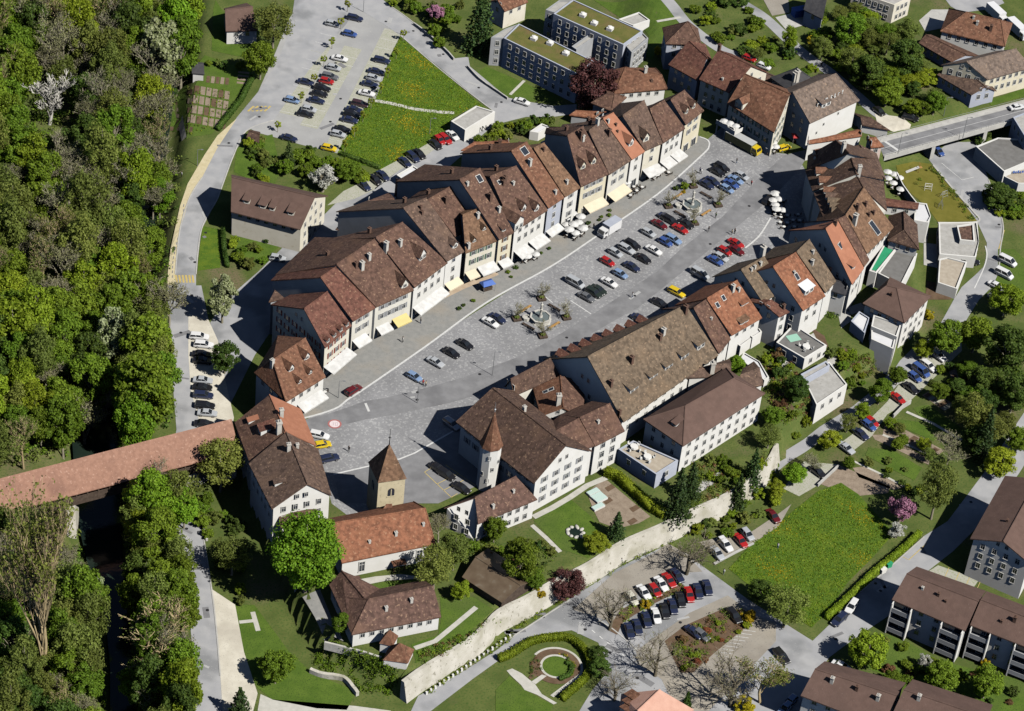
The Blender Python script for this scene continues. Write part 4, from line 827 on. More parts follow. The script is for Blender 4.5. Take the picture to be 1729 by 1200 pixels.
# ------------------------------------------------------------ curved east row
house("curve_house", "northernmost house of the curved east row with white parapet gable", ((1462,252),(1478,268)), ((1411,236),(1434,258)), 10.0, .7, b=((1364,262),(1362,286)), roof='dark', wall='white', rows=1, side=1, dorm=[('b',.25,.22,1.8,1.2,'g','rust','pale'), ('b',.7,.22,1.8,1.2,'g','rust','pale')], chim=[('b',.7,.95,1.6)])
house("curve_house", "middle house of the curved east row with two orange dormers facing the square", ((1480,270),(1491,302)), ((1435,259),(1446,293)), 10.0, .7, b=((1360,288),(1372,322)), roof='dark', wall='pale', rows=1, side=0, dorm=[('b',.3,.18,2.2,1.2,'g','rust','pale'), ('b',.75,.18,2.2,1.2,'g','rust','pale')], chim=[('f',.95,.9,1.6)])
house("curve_house", "southern house of the curved east row with a fan of grey dormers", ((1492,306),(1498,356)), ((1447,296),(1458,317)), 10.0, .7, b=((1374,325),(1392,372)), roof='dark', wall='pale', rows=1, side=0, dorm=[('b',.12,.2,1.8,1.1,'g','rust','pale'), ('b',.35,.2,1.8,1.1,'g','umber','pale'), ('b',.56,.2,1.8,1.1,'g','olive','pale'), ('b',.77,.2,1.8,1.1,'g','olive','pale'), ('b',.95,.2,1.8,1.1,'g','olive','pale')])
house("curve_annex", "curved brown lean roofs stepping down behind the east row", ((1480,258),(1496,302)), ((1452,244),(1474,284)), 7.0, .5, roof='umber', wall='pale', rows=0, side=0)
house("curve_annex", "red-brown flat-pitched annex roof beside the white terrace on the lawn", ("a1160,840","a1530,880"), ("a1150,780","a1540,830"), 3.0, .3, roof='red', wall='white', rows=1, side=0)
house("hip_house", "steep brown hip-roofed house beside the green artificial turf terrace", ((1549,380),(1552,421)), ((1526,357),(1527,388)), 7.0, .7, hip=(1,1), b=((1500,365),(1499,405)), roof='dark', wall='white', rows=1, side=2)
flat("white_kiosk", "white flat-roofed pavilion at the edge of the dry lawn", "H1035,340 1110,350 1135,430 1120,470 1030,455", 1.5, 'whitesheet', 'white', cat="pavilion")
flat("turf_terrace", "low roof terrace laid with bright green artificial turf", "H745,775 840,605 920,632 790,790", 4.6, 'flat', 'white', cat="terrace")
_q = [UZ(p, 4.32) for p in PL("H757,768 843,616 906,636 788,776")]; rt = [o for o in COL.objects if o.name.startswith("turf_terrace")][0]
link("turf", mesh("turf", [v-Vector(rt.location) for v in _q], [(0,1,2,3)], m_turf), rt)
flat("roof_terrace", "grey paved roof terrace with potted shrubs right of the green turf", "H915,632 1050,665 950,865 800,790", 4.4, 'asph', 'white', cat="terrace")
flat("garage_block", "white flat-roofed garages with dark openings on the lower road", "H1185,470 1430,465 1440,590 1420,690 1190,670", -1.6, 'flat', 'white', rows=1, cat="garage")
flat("garage_roof", "cream flat deck roof with dark vehicles beside it on the lower road", "H1190,700 1240,690 1365,720 1300,890 1180,850", -1.8, 'deck', 'white', rows=0, cat="garage")
flat("brown_roof_box", "small dark brown flat roof on the white garages", "H1300,490 1405,475 1415,590 1320,580", -.6, 'maroon', 'white', cat="garage")
house("villa", "white villa with broad purple-brown hipped roof above the lower road", ((1457,512),(1527,545)), ((1497,482),(1514,486)), 5.5, .42, hip=(1,1), roof='plain', wall='white', rows=2, side=4, zg=-5, zb=-5.3, sp=2.0, chim=[('f',.6,.7,.6,'d')])
flat("villa_terrace", "grey roof terrace and white garage block in front of the villa", "f590,640 960,760 900,930 560,790", 4.0, 'flat', 'white', cat="terrace", zb=-5.3)
flat("villa_garage", "pale lower roof of the villa garage block", "f560,800 890,930 850,1090 560,960", 3.0, 'whitesheet', 'white', cat="garage", zb=-5.3)
flat("blue_sunroom", "bluish glazed sunroom roof left of the villa", "f290,720 400,590 540,680 470,880", 3.0, 'whitesheet', 'blue', cat="sunroom")
house("white_tower_house", "tall narrow white house with small brown pent roof behind the terraces", ("L1185,318","L1250,285"), ("L1088,236","L1138,210"), 9.5, .35, roof='red', wall='white', rows=3, side=1, sp=2.6, chim=[('f',.9,.3,.9,'d')])
flat("terrace_house_flat", "white flat-roofed building with grey roof terrace and white garden table", "L1275,362 1485,497 1345,582 1165,478", 3.4, 'asph', 'white', rows=1, cat="building")
flat("terraced_block", "white terraced block with glazed sunroom and pale flat roof above the lower road", "L1335,700 1500,600 1615,745 1420,875", .9, 'flat', 'white', rows=1, zb=-5.3, cat="building", st=2.6)
flat("sunroom", "grey glass sunroom on the white terraced block", "L1320,680 1480,595 1505,625 1345,715", 2.4, 'flat', 'blue', cat="sunroom")
flat("white_wall_block", "white garden building with steps left of the grey roof terrace", "L960,540 1060,600 1120,700 1090,720 940,580", 2.2, 'whitesheet', 'white', cat="building")
flat("patio_roof", "white flat patio roof behind the orange south row house", "L880,462 958,412 1012,452 940,505", 3.0, 'whitesheet', 'white', cat="patio")
flat("patio_roof", "smaller white patio roof nearer the tall narrow white house", "L990,425 1050,378 1075,412 1015,450", 3.4, 'whitesheet', 'white', cat="patio")
# ------------------------------------------------------------ white administrative house
house("court_building", "large white three-storey house with brown hipped roof above the fir trees", ((1153,753),(1292,664)), ((1157,685),(1240,638)), 8.2, .62, hip=(1,1), roof='plain', wall='white', rows=3, side=3, sp=2.6, dorm=[('l',.62,.35,1.4,.9,'s')])
house("link_wing", "brown-roofed wing joining long hall and large white house", ("L600,705","L880,690"), ("L680,640","L880,610"), 6.5, .5, roof='umber', wall='white', rows=0, side=0, chim=[('f',.5,.4,2.0)])
house("link_wing", "low brown wing roof at the right end of the large white house", ("L905,800","L1085,745"), ("L935,690","L1060,640"), 6.8, .4, roof='umber', wall='white', rows=0, side=1)
flat("terrace_annex", "flat-roofed annex with beige deck, white tables and shaded grey wall", "Q165,30 260,-25 545,100 405,190", 4.2, 'deck', 'blue', rows=1, cat="annex", sp=4.2)
# ------------------------------------------------------------ north-east houses
house("tower_house", "steep pointed brown roof of the tower house nearest the apartment lawn", ("d150,235","d420,245"), ("d312,72","d320,72"), 7.5, 1.2, zg=-1, hip=(1,1), roof='brown', wall='blue', rows=2, side=2)
house("street_house", "bluish-white street house with red-brown roof below the tower house", ("d170,392","d388,512"), ("d325,215","d462,342"), 7.0, .65, zg=-1, roof='red', wall='blue', rows=2, side=1, sp=2.0)
house("street_house", "cream street house with wide red-brown roof and dark windows in shade", ("d400,502","d625,602"), ("d545,282","d795,402"), 8.0, .65, zg=-1, roof='red', wall='cream', rows=3, side=2, sp=2.4, chim=[('f',.02,1.0,1.2,'d'), ('f',.6,.25,.5)])
house("inn", "inn with huge reddish roof, big dormer and balcony facing the square", ("d612,682","d962,902"), ("d742,462","d1082,612"), 8.0, .72, zg=-.2, roof='rust', wall='cream', rows=2, side=3, sp=2.6, sh='green', dorm=[('f',.22,.06,2.6,2.0,'g','rust','cream')], cat="inn", hip=(0,0))
house("inn_wing", "brown roof wing between inn and hotel with dark firewall", ("d1100,760","d1215,720"), ("d1085,612","d1215,565"), 8.0, .6, zg=-.5, roof='grey', wall='cream', rows=2, side=1, sh='green')
house("dark_house", "black slate pyramid-roofed house behind the inn with white chimneys", ("d1085,598","d1285,520"), ("d1125,435","d1145,432"), 8.0, .7, zg=-1, hip=(1,1), roof='slate', wall='white', rows=0, side=0, chim=[('f',.2,.45,2.2), ('f',.05,.5,1.8)])
house("back_shed", "long grey-brown back roof with red-roofed cars beyond behind the inn", ("d800,470","d1080,585"), ("d800,415","d1060,520"), 5.5, .5, zg=-1, roof='umber', wall='white', rows=0, side=0)
house("hotel", "hotel with grey-brown half-hipped roof, roof lettering and white south wall", ("d1232,832","d1600,662"), ("d1235,532","d1425,462"), 8.5, .72, zg=-1, hip=(0,1), roof='grey', wall='white', rows=0, side=2, cat="hotel", dorm=[('f',.42,.25,3.4,1.6,'s','grey','white')])
rt, O_, W__, zt_, zr_ = HOUSES["hotel with grey-brown half-hipped roof, roof lettering and white south wall"]
_mid = W__[0].lerp(W__[1], .5); _dir = (W__[1]-W__[0]); _dir.z = 0; _dl = _dir.length; _dir.normalize(); _n = Vector((_dir.y, -_dir.x, 0)); _an = math.atan2(_dir.y, _dir.x)
for u, z in ((.33, -4.4), (.62, -3.0), (.2, -6.2)):
    p = W__[0].lerp(W__[1], u)+_n*.02; put_window(rt, O_, (p.x, p.y, zt_+z+1.0), _an, 'frame', .55)
# white roof lettering, read as far as the photograph allows
lt = MB(); x = 0
glyphs = {'M': [(0,0,.2,1.5),(.85,0,.2,1.5),(.43,.35,.5,.25),(.43,1.35,.75,.2)], 'E': [(0,0,.2,1.5),(.35,1.3,.55,.2),(.35,.65,.45,.2),(.35,0,.55,.2)], 'I': [(0,0,.28,1.5)], 'L': [(0,0,.2,1.5),(.3,0,.5,.2)], 'T': [(.3,0,.2,1.5),(.3,1.3,.8,.2)], 'O': [(0,0,.2,1.1),(.55,0,.2,1.1),(.28,0,.5,.2),(.28,.95,.5,.2)], 'r': [(0,0,.2,1.1),(.3,.9,.5,.2)], 'y': [(.2,-.3,.2,1.4),(-.05,.6,.2,.6),(.45,.6,.2,.6)]}
for ch, xx, zz in (('O',-6.2,.0), ('I',-4.4,-.7), ('M',-2.4,.3), ('E',.1,.4), ('I',1.9,.5), ('L',2.1,.5), ('r',3.6,.7), ('y',5.4,.9)):
    for gx0, gz0, gw_, gh_ in glyphs[ch]: lt.box((xx+gx0, 0, zz+gz0+gh_/2), (gw_, .1, gh_))
_p = W__[0].lerp(W__[1], .52)-_n*2.0
link("roof_lettering", lt.mesh("roof_lettering", [WM['white']]), rt, (_p.x-O_[0], _p.y-O_[1], zt_+1.9-O_[2]), (0,0,_an), (.8,1,.8))
fw = MB(); fw.box((0,0,0), (.5, 9.0, 13.0)); _p = UZ("d1218,780", 7.0)
link("firewall", fw.mesh("firewall", [m_wood]), rt, (_p.x+.4-O_[0], _p.y+4.0-O_[1], 4.6-O_[2]), (0,0,.35))
house("bridge_house", "long narrow orange-roofed house at the town end of the road bridge", ("a285,150","a900,60"), ("a290,118","a900,0"), 5.6, .5, zg=-1, roof='orange', wall='white', rows=0, side=1)
house("bridge_tower", "small pinkish house with orange roof and round clock-like sign beside the bridge", ("a1000,190","a1150,180"), ("a985,100","a1060,75"), 5.4, .6, zg=0, roof='orange', wall='pink', rows=1, side=1)
house("bridge_shed", "low dark-red roof beside the gravel forecourt above the bridge", ("D700,790","D880,825"), ("D690,740","D760,745"), 2.5, .45, zg=-1, roof='dark', wall='white', rows=0, side=0)
# balcony with planters and parasols on the inn
rt, O_, W__, zt_, zr_ = HOUSES["inn with huge reddish roof, big dormer and balcony facing the square"]
_dir = (W__[1]-W__[0]); _dir.z = 0; _dl = _dir.length; _dir.normalize(); _n = Vector((_dir.y, -_dir.x, 0)); _n = -_n if _n.y > 0 else _n; _an = math.atan2(_dir.y, _dir.x)
bc = MB(); bc.box((_dl*.2, -2.0, 3.2), (_dl*.42, 4.0, .25)); bc.box((_dl*.2, -3.9, 3.8), (_dl*.42, .12, 1.0)); bc.box((_dl*.41, -2.0, 3.8), (.12, 4.0, 1.0))
for xx in (.02, .2, .4): bc.box((_dl*xx, -3.8, 1.6), (.25, .25, 3.2))
link("balcony", bc.mesh("balcony", [WM['white']]), rt, (W__[0].x-O_[0], W__[0].y-O_[1], -O_[2]), (0,0,_an))
# ------------------------------------------------------------ modern apartment blocks
def apartment(label, pts, zt, zb):
    rt, O, W = flat("apartment_block", label, pts, zt, 'sedum', 'blue', rows=3, zg=zb+.4, zb=zb, sp=2.4, cat="apartment block", par=.25)
    return rt, O, W
rt, O_, W__ = apartment("rear grey apartment block with planted green roof by the lawn", "C505,85 628,-5 1070,195 948,282", 6.0, -4.0)
for q in ("C690,100", "C762,152", "C862,187"):
    p = UZ(q, 5.8); mb = MB(); mb.box((0,0,.35), (1.6,1.6,.8)); mb.lathe([(.75,.75),(.55,1.05),(0,1.15)], 10); link("roof_dome", mb.mesh("roof_dome", [WM['white']]), rt, (p.x-O_[0], p.y-O_[1], p.z-O_[2]), (0,0,-.4))
rt, O_, W__ = apartment("front grey apartment block with planted green roof beside the road", "C190,240 285,148 760,385 660,470", 4.2, -5.2)
for q in ("C380,248", "C482,278", "C582,342"):
    p = UZ(q, 4.0); mb = MB(); mb.box((0,0,.35), (1.6,1.6,.8)); mb.lathe([(.75,.75),(.55,1.05),(0,1.15)], 10); link("roof_dome", mb.mesh("roof_dome", [WM['white']]), rt, (p.x-O_[0], p.y-O_[1], p.z-O_[2]), (0,0,-.4))
flat("glass_stair", "glazed balcony stack at the west end of the front apartment block", "C110,235 200,180 285,150 195,240", 3.9, 'flat', 'grey', rows=3, cat="balconies", sp=1.7, zb=-5.2)
flat("glass_stair", "glazed balcony stack at the west end of the rear apartment block", "C455,60 540,0 625,0 520,80", 5.7, 'flat', 'grey', rows=3, cat="balconies", sp=1.7, zb=-4)
flat("glass_stair", "grey balcony stack at the east end of the rear apartment block", "C960,285 1065,200 1105,240 1000,330", 5.0, 'flat', 'grey', rows=3, cat="balconies", sp=1.7, zb=-4)
flat("link_bridge", "grey flat link roof joining the two apartment blocks", "C620,292 735,212 765,235 650,312", 4.0, 'flat', 'grey', cat="link", zb=-4.5)
flat("garage", "small white garage with grey flat roof on the apartment lawn", "C915,120 1045,75 1115,125 1010,160", .6, 'flat', 'white', cat="garage")
flat("utility_hut", "white utility building with big grey flat roof at the meadow corner", "B1280,765 1440,668 1560,705 1370,822", -1.2, 'flat', 'white', rows=0, cat="utility building")
rt = [o for o in COL.objects if o.name.startswith("utility_hut") and o.type == 'EMPTY'][0]
lb = MB()
for z_ in ((0,.2,.2,1.4),): pass
lb.box((-.55,0,.75), (.22,.06,1.5)); lb.box((.55,0,.75), (.22,.06,1.5)); lb.add([(-.55-.11,-.03,1.5),(-.33,-.03,1.5),(.66,-.03,0),(.44,-.03,0)], [(0,1,2,3)])
_p = UZ("B1487,800", -3.2); link("wall_letter", lb.mesh("wall_letter", [m_dark]), rt, (_p.x-rt.location.x+.15, _p.y-rt.location.y-.35, -4.2-rt.location.z), (0,0,.62))
# ------------------------------------------------------------ houses at the upper edge and right
house("chalet", "dark brown roofed house with three white dormer windows beside the river road", ((390,357),(507,387)), ((391,299),(532,332)), 2.6, .62, zg=-5, roof='plain', wall='cream', rows=1, side=3, cat="house", ov=.9, dorm=[('f',.2,.35,1.7,1.2,'s'), ('f',.42,.33,1.9,1.2,'s'), ('f',.55,.33,1.4,1.2,'s'), ('f',.8,.33,1.7,1.2,'s')])
house("villa", "villa with dark red roof terrace at the upper left lawn", ("A1430,195","A1635,190"), ("A1425,60","A1600,40"), -.5, .5, zg=-5, roof='plain', wall='white', rows=1, side=1)
house("garden_hut", "white garden hut with dark roof on the allotments", ("A1215,462","A1295,470"), ("A1215,395","A1290,400"), -2.8, .6, zg=-5, roof='slate', wall='white', rows=1, side=0, ov=.15)
house("red_hut", "tiny red hut at the car park corner", ("A1560,868","A1640,905"), ("A1575,825","A1645,850"), -3.0, .5, zg=-5, roof='dark', wall='pink', rows=0, side=0, ov=.15)
house("garden_villa", "villa with pinkish orange roof at the upper edge behind the conifer", ("C195,70","C345,10"), ("C150,0","C300,-60"), 1.0, .6, zg=-4, roof='rust', wall='cream', rows=1, side=1)
house("upper_villa", "grey villa with white balcony at the top edge behind the road", ("D330,60","D450,120"), ("D360,-60","D480,-20"), 4.0, .6, zg=-1, roof='slate', wall='blue', rows=1, side=1)
flat("office_block", "pale office block with rows of windows at the top edge", "D640,-60 780,-120 1010,-20 905,30", 5.0, 'flat', 'cream', rows=3, cat="office", sp=1.8)
house("farmhouse", "large farmhouse with broken-up orange hipped roof in the upper right", ((1588,52),(1697,78)), ((1632,20),(1690,34)), 4.5, .6, zg=-1, hip=(1,1), roof='rust', wall='white', rows=1, side=2, chim=[('f',.75,.5,1.2,'d'), ('f',.45,.6,.8), ('f',.3,.8,.6)])
house("low_wing", "long low brown-roofed wing in front of the farmhouse", ((1551,72),(1606,104)), ((1563,58),(1632,92)), 2.2, .35, zg=-1, roof='brown', wall='blue', rows=1, side=0)
house("yellow_house", "pale yellow house with slate-grey roof and shaded gable above the road bridge", ((1667,134),(1742,113)), ((1632,104),(1716,82)), 6.0, .62, zg=-1, roof='grey', wall='yellow', rows=2, side=2, sp=2.0, cat="house")
house("bluish_annex", "bluish annex with low dark roof beside the yellow house", ((1582,126),(1640,160)), ((1612,104),(1664,146)), 2.8, .4, zg=-1, roof='umber', wall='blue', rows=1, side=1, sp=1.8)
flat("roof_garden_block", "modern white building with paved roof garden below the road bridge", "D1420,925 1560,870 1740,880 1800,1000 1600,1085", -.8, 'asph', 'white', rows=0, cat="building")
flat("modern_front", "white lower front wing of the roof garden building with blue sign", "D1570,1100 1800,1040 1840,1160 1690,1160", -2.4, 'deck', 'white', cat="building")
rt = [o for o in COL.objects if o.name.startswith("roof_garden_block")][0]; lb = MB()
for i, (w_, h_) in enumerate(((.5,.7),(.4,.55),(.45,.75),(.35,.5),(.5,.6))): lb.box((i*.62, 0, h_/2), (w_, .08, h_))
_p = UZ("D1660,1085", -2.0); link("sign_lettering", lb.mesh("sign_lettering", [m_awnb]), rt, (_p.x-rt.location.x, _p.y-rt.location.y-.3, -2.3-rt.location.z), (0,0,.28))
flat("glass_office", "small glazed office at the right edge above the shaded yard", "m1600,260 1729,210 1900,300 1760,520", 2.4, 'flat', 'blue', rows=1, cat="building")
# apartment houses lower right
rt = house("apartment_house", "white apartment house with big brown gable roof at the right edge", ((1638,909),(1697,803)), ((1694,914),(1752,808)), 6.0, .42, zg=-5, roof='plain', wall='white', rows=3, side=3, sp=2.2, cat="apartment house", ov=.7, og=.5, chim=[('f',.3,.8,.5,'d')])
def balconies(label, us, n=3):
    rt, O, W, zt, zr = HOUSES[label]; d = W[1]-W[0]; d.z = 0; L_ = d.length; d.normalize(); nn = Vector((d.y, -d.x, 0)); nn = -nn if nn.y > 0 else nn; an = math.atan2(d.y, d.x)
    for u0, u1 in us:
        w = (u1-u0)*L_
        for i in range(n):
            z = zt-2.5-i*2.75; b = MB(); b.box((w/2,-.8,0), (w,1.7,.18)); b.box((w/2,-1.6,.55), (w,.08,.95)); p = W[0].lerp(W[1], u0)
            bo = link("balcony", b.mesh("balcony", [WM['grey']]), rt, (p.x-O[0], p.y-O[1], z-O[2]), (0,0,an))
            g_ = MB(); g_.box((w/2,-.02,1.2), (w*.9,.05,2.1)); link("balcony_glazing", g_.mesh("balcony_glazing", [m_pane]), bo)
        b = MB()
        for s_ in (0, w): b.box((s_,-.85,(zt+4.5)/2), (.18,1.75,zt+5.0-.4))
        link("balcony_wall", b.mesh("balcony_wall", [WM['white']]), rt, (p.x-O[0], p.y-O[1], -4.8-O[2]), (0,0,an))
l1 = "brown-roofed apartment house with dark balcony stacks left of its twin"
house("apartment_house", l1, ((1506,1012),(1630,1065)), ((1531,968),(1652,1015)), 4.0, .42, zg=-5, roof='plain', wall='white', rows=3, side=2, sp=3.0, cat="apartment house", ov=.8, chim=[('f',.28,.7,.5), ('f',.5,.7,.6,'d'), ('f',.62,.6,.4,'d')]); balconies(l1, [(.01,.27),(.70,.99)])
l2 = "brown-roofed apartment house at the right edge, twin standing slightly forward"
house("apartment_house", l2, ((1638,1055),(1765,1105)), ((1656,1012),(1780,1060)), 4.0, .42, zg=-5, roof='plain', wall='white', rows=3, side=2, sp=3.0, cat="apartment house", ov=.8, chim=[('f',.5,.7,1.0,'d'), ('f',.35,.5,.5,'d')]); balconies(l2, [(.01,.27),(.62,.9)])
house("apartment_house", "brown-roofed apartment house cut by the bottom edge with white roof vents", ((1352,1174),(1490,1228)), ((1376,1129),(1514,1174)), 4.0, .42, zg=-5, roof='plain', wall='white', rows=3, side=2, sp=3.0, cat="apartment house", ov=.8, chim=[('f',.25,.75,1.0), ('f',.55,.78,.8,'d'), ('f',.82,.7,1.0)])
house("apartment_house", "brown-roofed apartment house at the bottom right corner beyond the vented roof", ((1502,1215),(1650,1268)), ((1526,1164),(1668,1212)), 4.0, .42, zg=-5, roof='plain', wall='white', rows=1, side=1, cat="apartment house", ov=.8, chim=[('f',.2,.85,1.0)])
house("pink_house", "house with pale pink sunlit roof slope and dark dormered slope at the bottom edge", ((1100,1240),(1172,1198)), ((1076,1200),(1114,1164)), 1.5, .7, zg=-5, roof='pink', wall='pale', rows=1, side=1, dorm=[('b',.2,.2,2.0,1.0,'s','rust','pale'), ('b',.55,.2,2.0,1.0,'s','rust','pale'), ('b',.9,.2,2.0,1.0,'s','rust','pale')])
# ------------------------------------------------------------ covered wooden bridge
E0, E1 = UZ((-60,884), 2.6), UZ((404,762), 2.6); R0, R1 = UZ((-60,823), 8.2), UZ((394,707), 8.2)
pn = Vector((-(E1-E0).y, (E1-E0).x, 0)).normalized(); Lm = (R0-E0).dot(pn); R1 = Vector((*(E1+pn*Lm)[:2], 8.2)); R0 = Vector((*(E0+pn*Lm)[:2], 8.2)); B0, B1 = Vector((*(E0+pn*2*Lm)[:2], 2.6)), Vector((*(E1+pn*2*Lm)[:2], 2.6))
O_ = E0.lerp(B1, .5); O_.z = 0
rt = empty("covered_bridge", O_, 0, "long covered wooden bridge with salmon tiled roof crossing the river", "bridge")
loc = lambda v, z=None: (v.x-O_.x, v.y-O_.y, v.z if z is None else z)
v2, f2 = slab([loc(v) for v in (E0,E1,B1,B0,R0,R1)], [(0,1,5,4),(2,3,4,5)], .2); link("roof", mesh("roof", v2, f2, RM['bridge']), rt)
def quadbox(A, B, off0, off1, z0, z1):
    p = [A+pn*off0, B+pn*off0, B+pn*off1, A+pn*off1]
    return [loc(v, z0) for v in p]+[loc(v, z1) for v in p], [(0,3,2,1),(4,5,6,7),(0,1,5,4),(1,2,6,5),(2,3,7,6),(3,0,4,7)]
for nm, o0, o1, z0, z1, mm in (("deck", .5, 2*Lm-.5, -.9, -.1, m_wood), ("parapet", .5, .7, -.1, 1.3, m_wood), ("parapet", 2*Lm-.7, 2*Lm-.5, -.1, 1.3, m_wood)):
    v, f = quadbox(E0, E1, o0, o1, z0, z1); link(nm, mesh(nm, v, f, mm), rt)
pm = MB(); pm.box((0,0,0), (.28,.28,3.0)); pme = pm.mesh("post", [m_wood])
for i in range(26):
    for o in (.6, 2*Lm-.6):
        p = E0.lerp(E1, i/25)+pn*o; link("post", pme, rt, (p.x-O_.x, p.y-O_.y, 1.1), (0,0,math.atan2(pn.y,pn.x)))
for px in ("T430,935",):
    p = UZ(px, -1.2); q = MB(); q.add([(-1.9,-1.8,-9.6),(1.9,-1.8,-9.6),(1.9,5,-9.6),(-1.9,5,-9.6),(-1.6,-1.4,-.95),(1.6,-1.4,-.95),(1.6,5,-.95),(-1.6,5,-.95),(0,-3.6,-9.6),(0,-2.9,-.95)], [(0,8,9,4),(8,1,5,9),(1,2,6,5),(2,3,7,6),(3,0,4,7),(4,9,5,6,7)]); link("pier", q.mesh("pier", [m_wallst]), rt, (p.x-O_.x, p.y-O_.y, 0), (0,0,.12))
for t in (.82, .97):
    p = E0.lerp(E1, t)+pn*Lm; q = MB(); q.box((0,0,-3.2), (2.6, 2*Lm, 4.6)); link("abutment", q.mesh("abutment", [m_wallst]), rt, (p.x-O_.x, p.y-O_.y, 0), (0,0,math.atan2(pn.y,pn.x)-1.5708))
# ------------------------------------------------------------ road bridge on the right
A0, A1, B0_, B1_ = UZ("m0,520", 0), UZ("m1850,40", 0), UZ("m90,740", 0), UZ("m1900,230", 0)
O_ = A0.copy(); rt = empty("road_bridge", O_, 0, "concrete road bridge with two lanes leaving the town on the right", "bridge")
loc = lambda v, z=None: (v.x-O_.x, v.y-O_.y, v.z if z is None else z)
def brq(a0, a1, t0, t1, z0, z1, m, nm):
    p = [A0.lerp(B0_, t0), A1.lerp(B1_, t0), A1.lerp(B1_, t1), A0.lerp(B0_, t1)]
    link(nm, mesh(nm, [loc(v, z0) for v in p]+[loc(v, z1) for v in p], [(0,3,2,1),(4,5,6,7),(0,1,5,4),(1,2,6,5),(2,3,7,6),(3,0,4,7)], m), rt)
brq(0,0, 0, 1, -.9, .0, m_concr, "deck"); brq(0,0, .22, .84, .004, .03, m_asph, "carriageway"); brq(0,0, .84, 1.0, .0, .14, m_concr, "pavement"); brq(0,0, 0.0, .22, .0, .14, m_concr, "pavement")
brq(0,0, .985, 1.0, .14, .5, m_concr, "edge_beam"); brq(0,0, .0, .015, .14, .5, m_concr, "edge_beam")
ln = MB(); 
for t in (.52,):
    p = [A0.lerp(B0_, t-.008), A1.lerp(B1_, t-.008), A1.lerp(B1_, t+.008), A0.lerp(B0_, t+.008)]; ln.add([loc(v, .038) for v in p], [(0,1,2,3)])
p = [A0.lerp(A1,.035).lerp(B0_.lerp(B1_,.035), .22), A0.lerp(A1,.05).lerp(B0_.lerp(B1_,.05), .22), A0.lerp(A1,.105).lerp(B0_.lerp(B1_,.105), .84), A0.lerp(A1,.09).lerp(B0_.lerp(B1_,.09), .84)]; ln.add([loc(v, .042) for v in p], [(0,1,2,3)])
link("lane_marking", ln.mesh("lane_marking", [m_white]), rt)
rl = MB()
for s_, t in ((0, .01), (1, .99)):
    a, b_ = A0.lerp(B0_, t), A1.lerp(B1_, t); rl.tube([loc(a, 1.05), loc(b_, 1.05)], .04, 5)
    for i in range(22):
        q_ = a.lerp(b_, i/21); rl.tube([loc(q_, .4), loc(q_, 1.05)], .03, 4)
link("railing", rl.mesh("railing", [m_metal]), rt)
for t, s_ in ((.29, 1), (.62, 1), (.95, 1)):
    q_ = A0.lerp(A1, t).lerp(B0_.lerp(B1_, t), .5); b = MB(); b.box((0,0,-3.2), (1.2, (A0-B0_).length*.86, 4.8)); link("pier", b.mesh("pier", [m_concr]), rt, (q_.x-O_.x, q_.y-O_.y, 0), (0,0,math.atan2((A1-A0).y,(A1-A0).x)))
# ------------------------------------------------------------ town wall and other free-standing walls
def wall(name, label, pts, ztop, zbot, th, m, cat="wall", batter=0.0, curve=False, cap=None):
    Wl = [UZ(p, ztop) for p in (PL(pts) if isinstance(pts, str) else pts)]
    if curve: Wl = smooth_line(Wl, 4)
    A, B = offs(Wl, th/2), offs(Wl, -th/2); Bb = offs(Wl, -th/2-batter); vs = []; rr = random.Random(len(pts))
    if batter and sum(b.y for b in Bb) > sum(a.y for a in A): pass
    O = Wl[0].copy(); O.z = zbot
    for a, b, c in zip(A, B, Bb):
        zz = ztop-zbot+rr.uniform(-.06,.06)
        vs += [(a.x-O.x, a.y-O.y, 0), (c.x-O.x, c.y-O.y, 0), (b.x-O.x, b.y-O.y, zz), (a.x-O.x, a.y-O.y, zz)]
    fs = []
    for i in range(len(A)-1):
        k_ = 4*i
        for j in range(4): fs.append((k_+j, k_+(j+1) % 4, k_+4+(j+1) % 4, k_+4+j))
    fs += [(0,1,2,3), tuple(4*(len(A)-1)+j for j in (3,2,1,0))]
    return tag(link(name, mesh(name, vs, fs, m), None, O), label, cat)
tw = wall("town_wall", "long pale stone town wall curving along the southern gardens", "680,1150 713,1126 750,1104 785,1083 815,1058 842,1030 890,1006 942,976 994,950 1050,914 1110,888 1160,864 1235,829 1290,785 1312,748", .35, -5.3, .8, m_wallst, batter=1.2, curve=True)
wall("retaining_wall", "low broken stone retaining wall below the ivy bank", "V480,760 600,790 720,820 840,860", .15, -2.0, .4, m_stone)
wall("bank_wall", "ruined pale wall at the foot of the ivy bank on the west", "V390,930 470,960 600,980 660,1040 690,1080", -3.8, -5.3, .7, m_wallst, curve=True)
wall("river_wall", "dark stone wall along the river road below the bridge", "T1205,870 1250,980 1300,1110 U1310,110", -4.3, -5.4, .5, m_stone)
wall("garden_wall", "low concrete wall curving round the apartment lawn", "B1385,410 1460,490 1560,560 1640,615", -4.2, -5.3, .35, m_concr, curve=True)
wall("road_wall", "long low wall on the outer bend of the upper road", "B1045,140 1150,220 1250,310 1300,365", -4.1, -5.3, .35, m_concr, curve=True)
wall("west_terrace_wall", "grey wall beneath the gate houses on the west slope", "404,735 420,800 470,905 500,985", .2, -5.3, .6, m_stone)
wall("cafe_wall", "thin white wall between terrace cafe and dry lawn", "H920,150 960,230 1010,300 1050,350", -2.5, -5.3, .25, WM['white'])
wall("villa_wall", "white garden wall leading down beside the villa", "f950,250 1120,0", .5, -5.3, .3, WM['white'])
wall("plot_wall", "pale low wall beside the garden plots on the right", "M900,560 960,500 1010,470", -3.9, -5.2, .3, m_concr)
wall("plot_wall", "pale low wall below the garden plots next to the black car", "M420,1000 550,880", -4.1, -5.2, .3, m_concr)
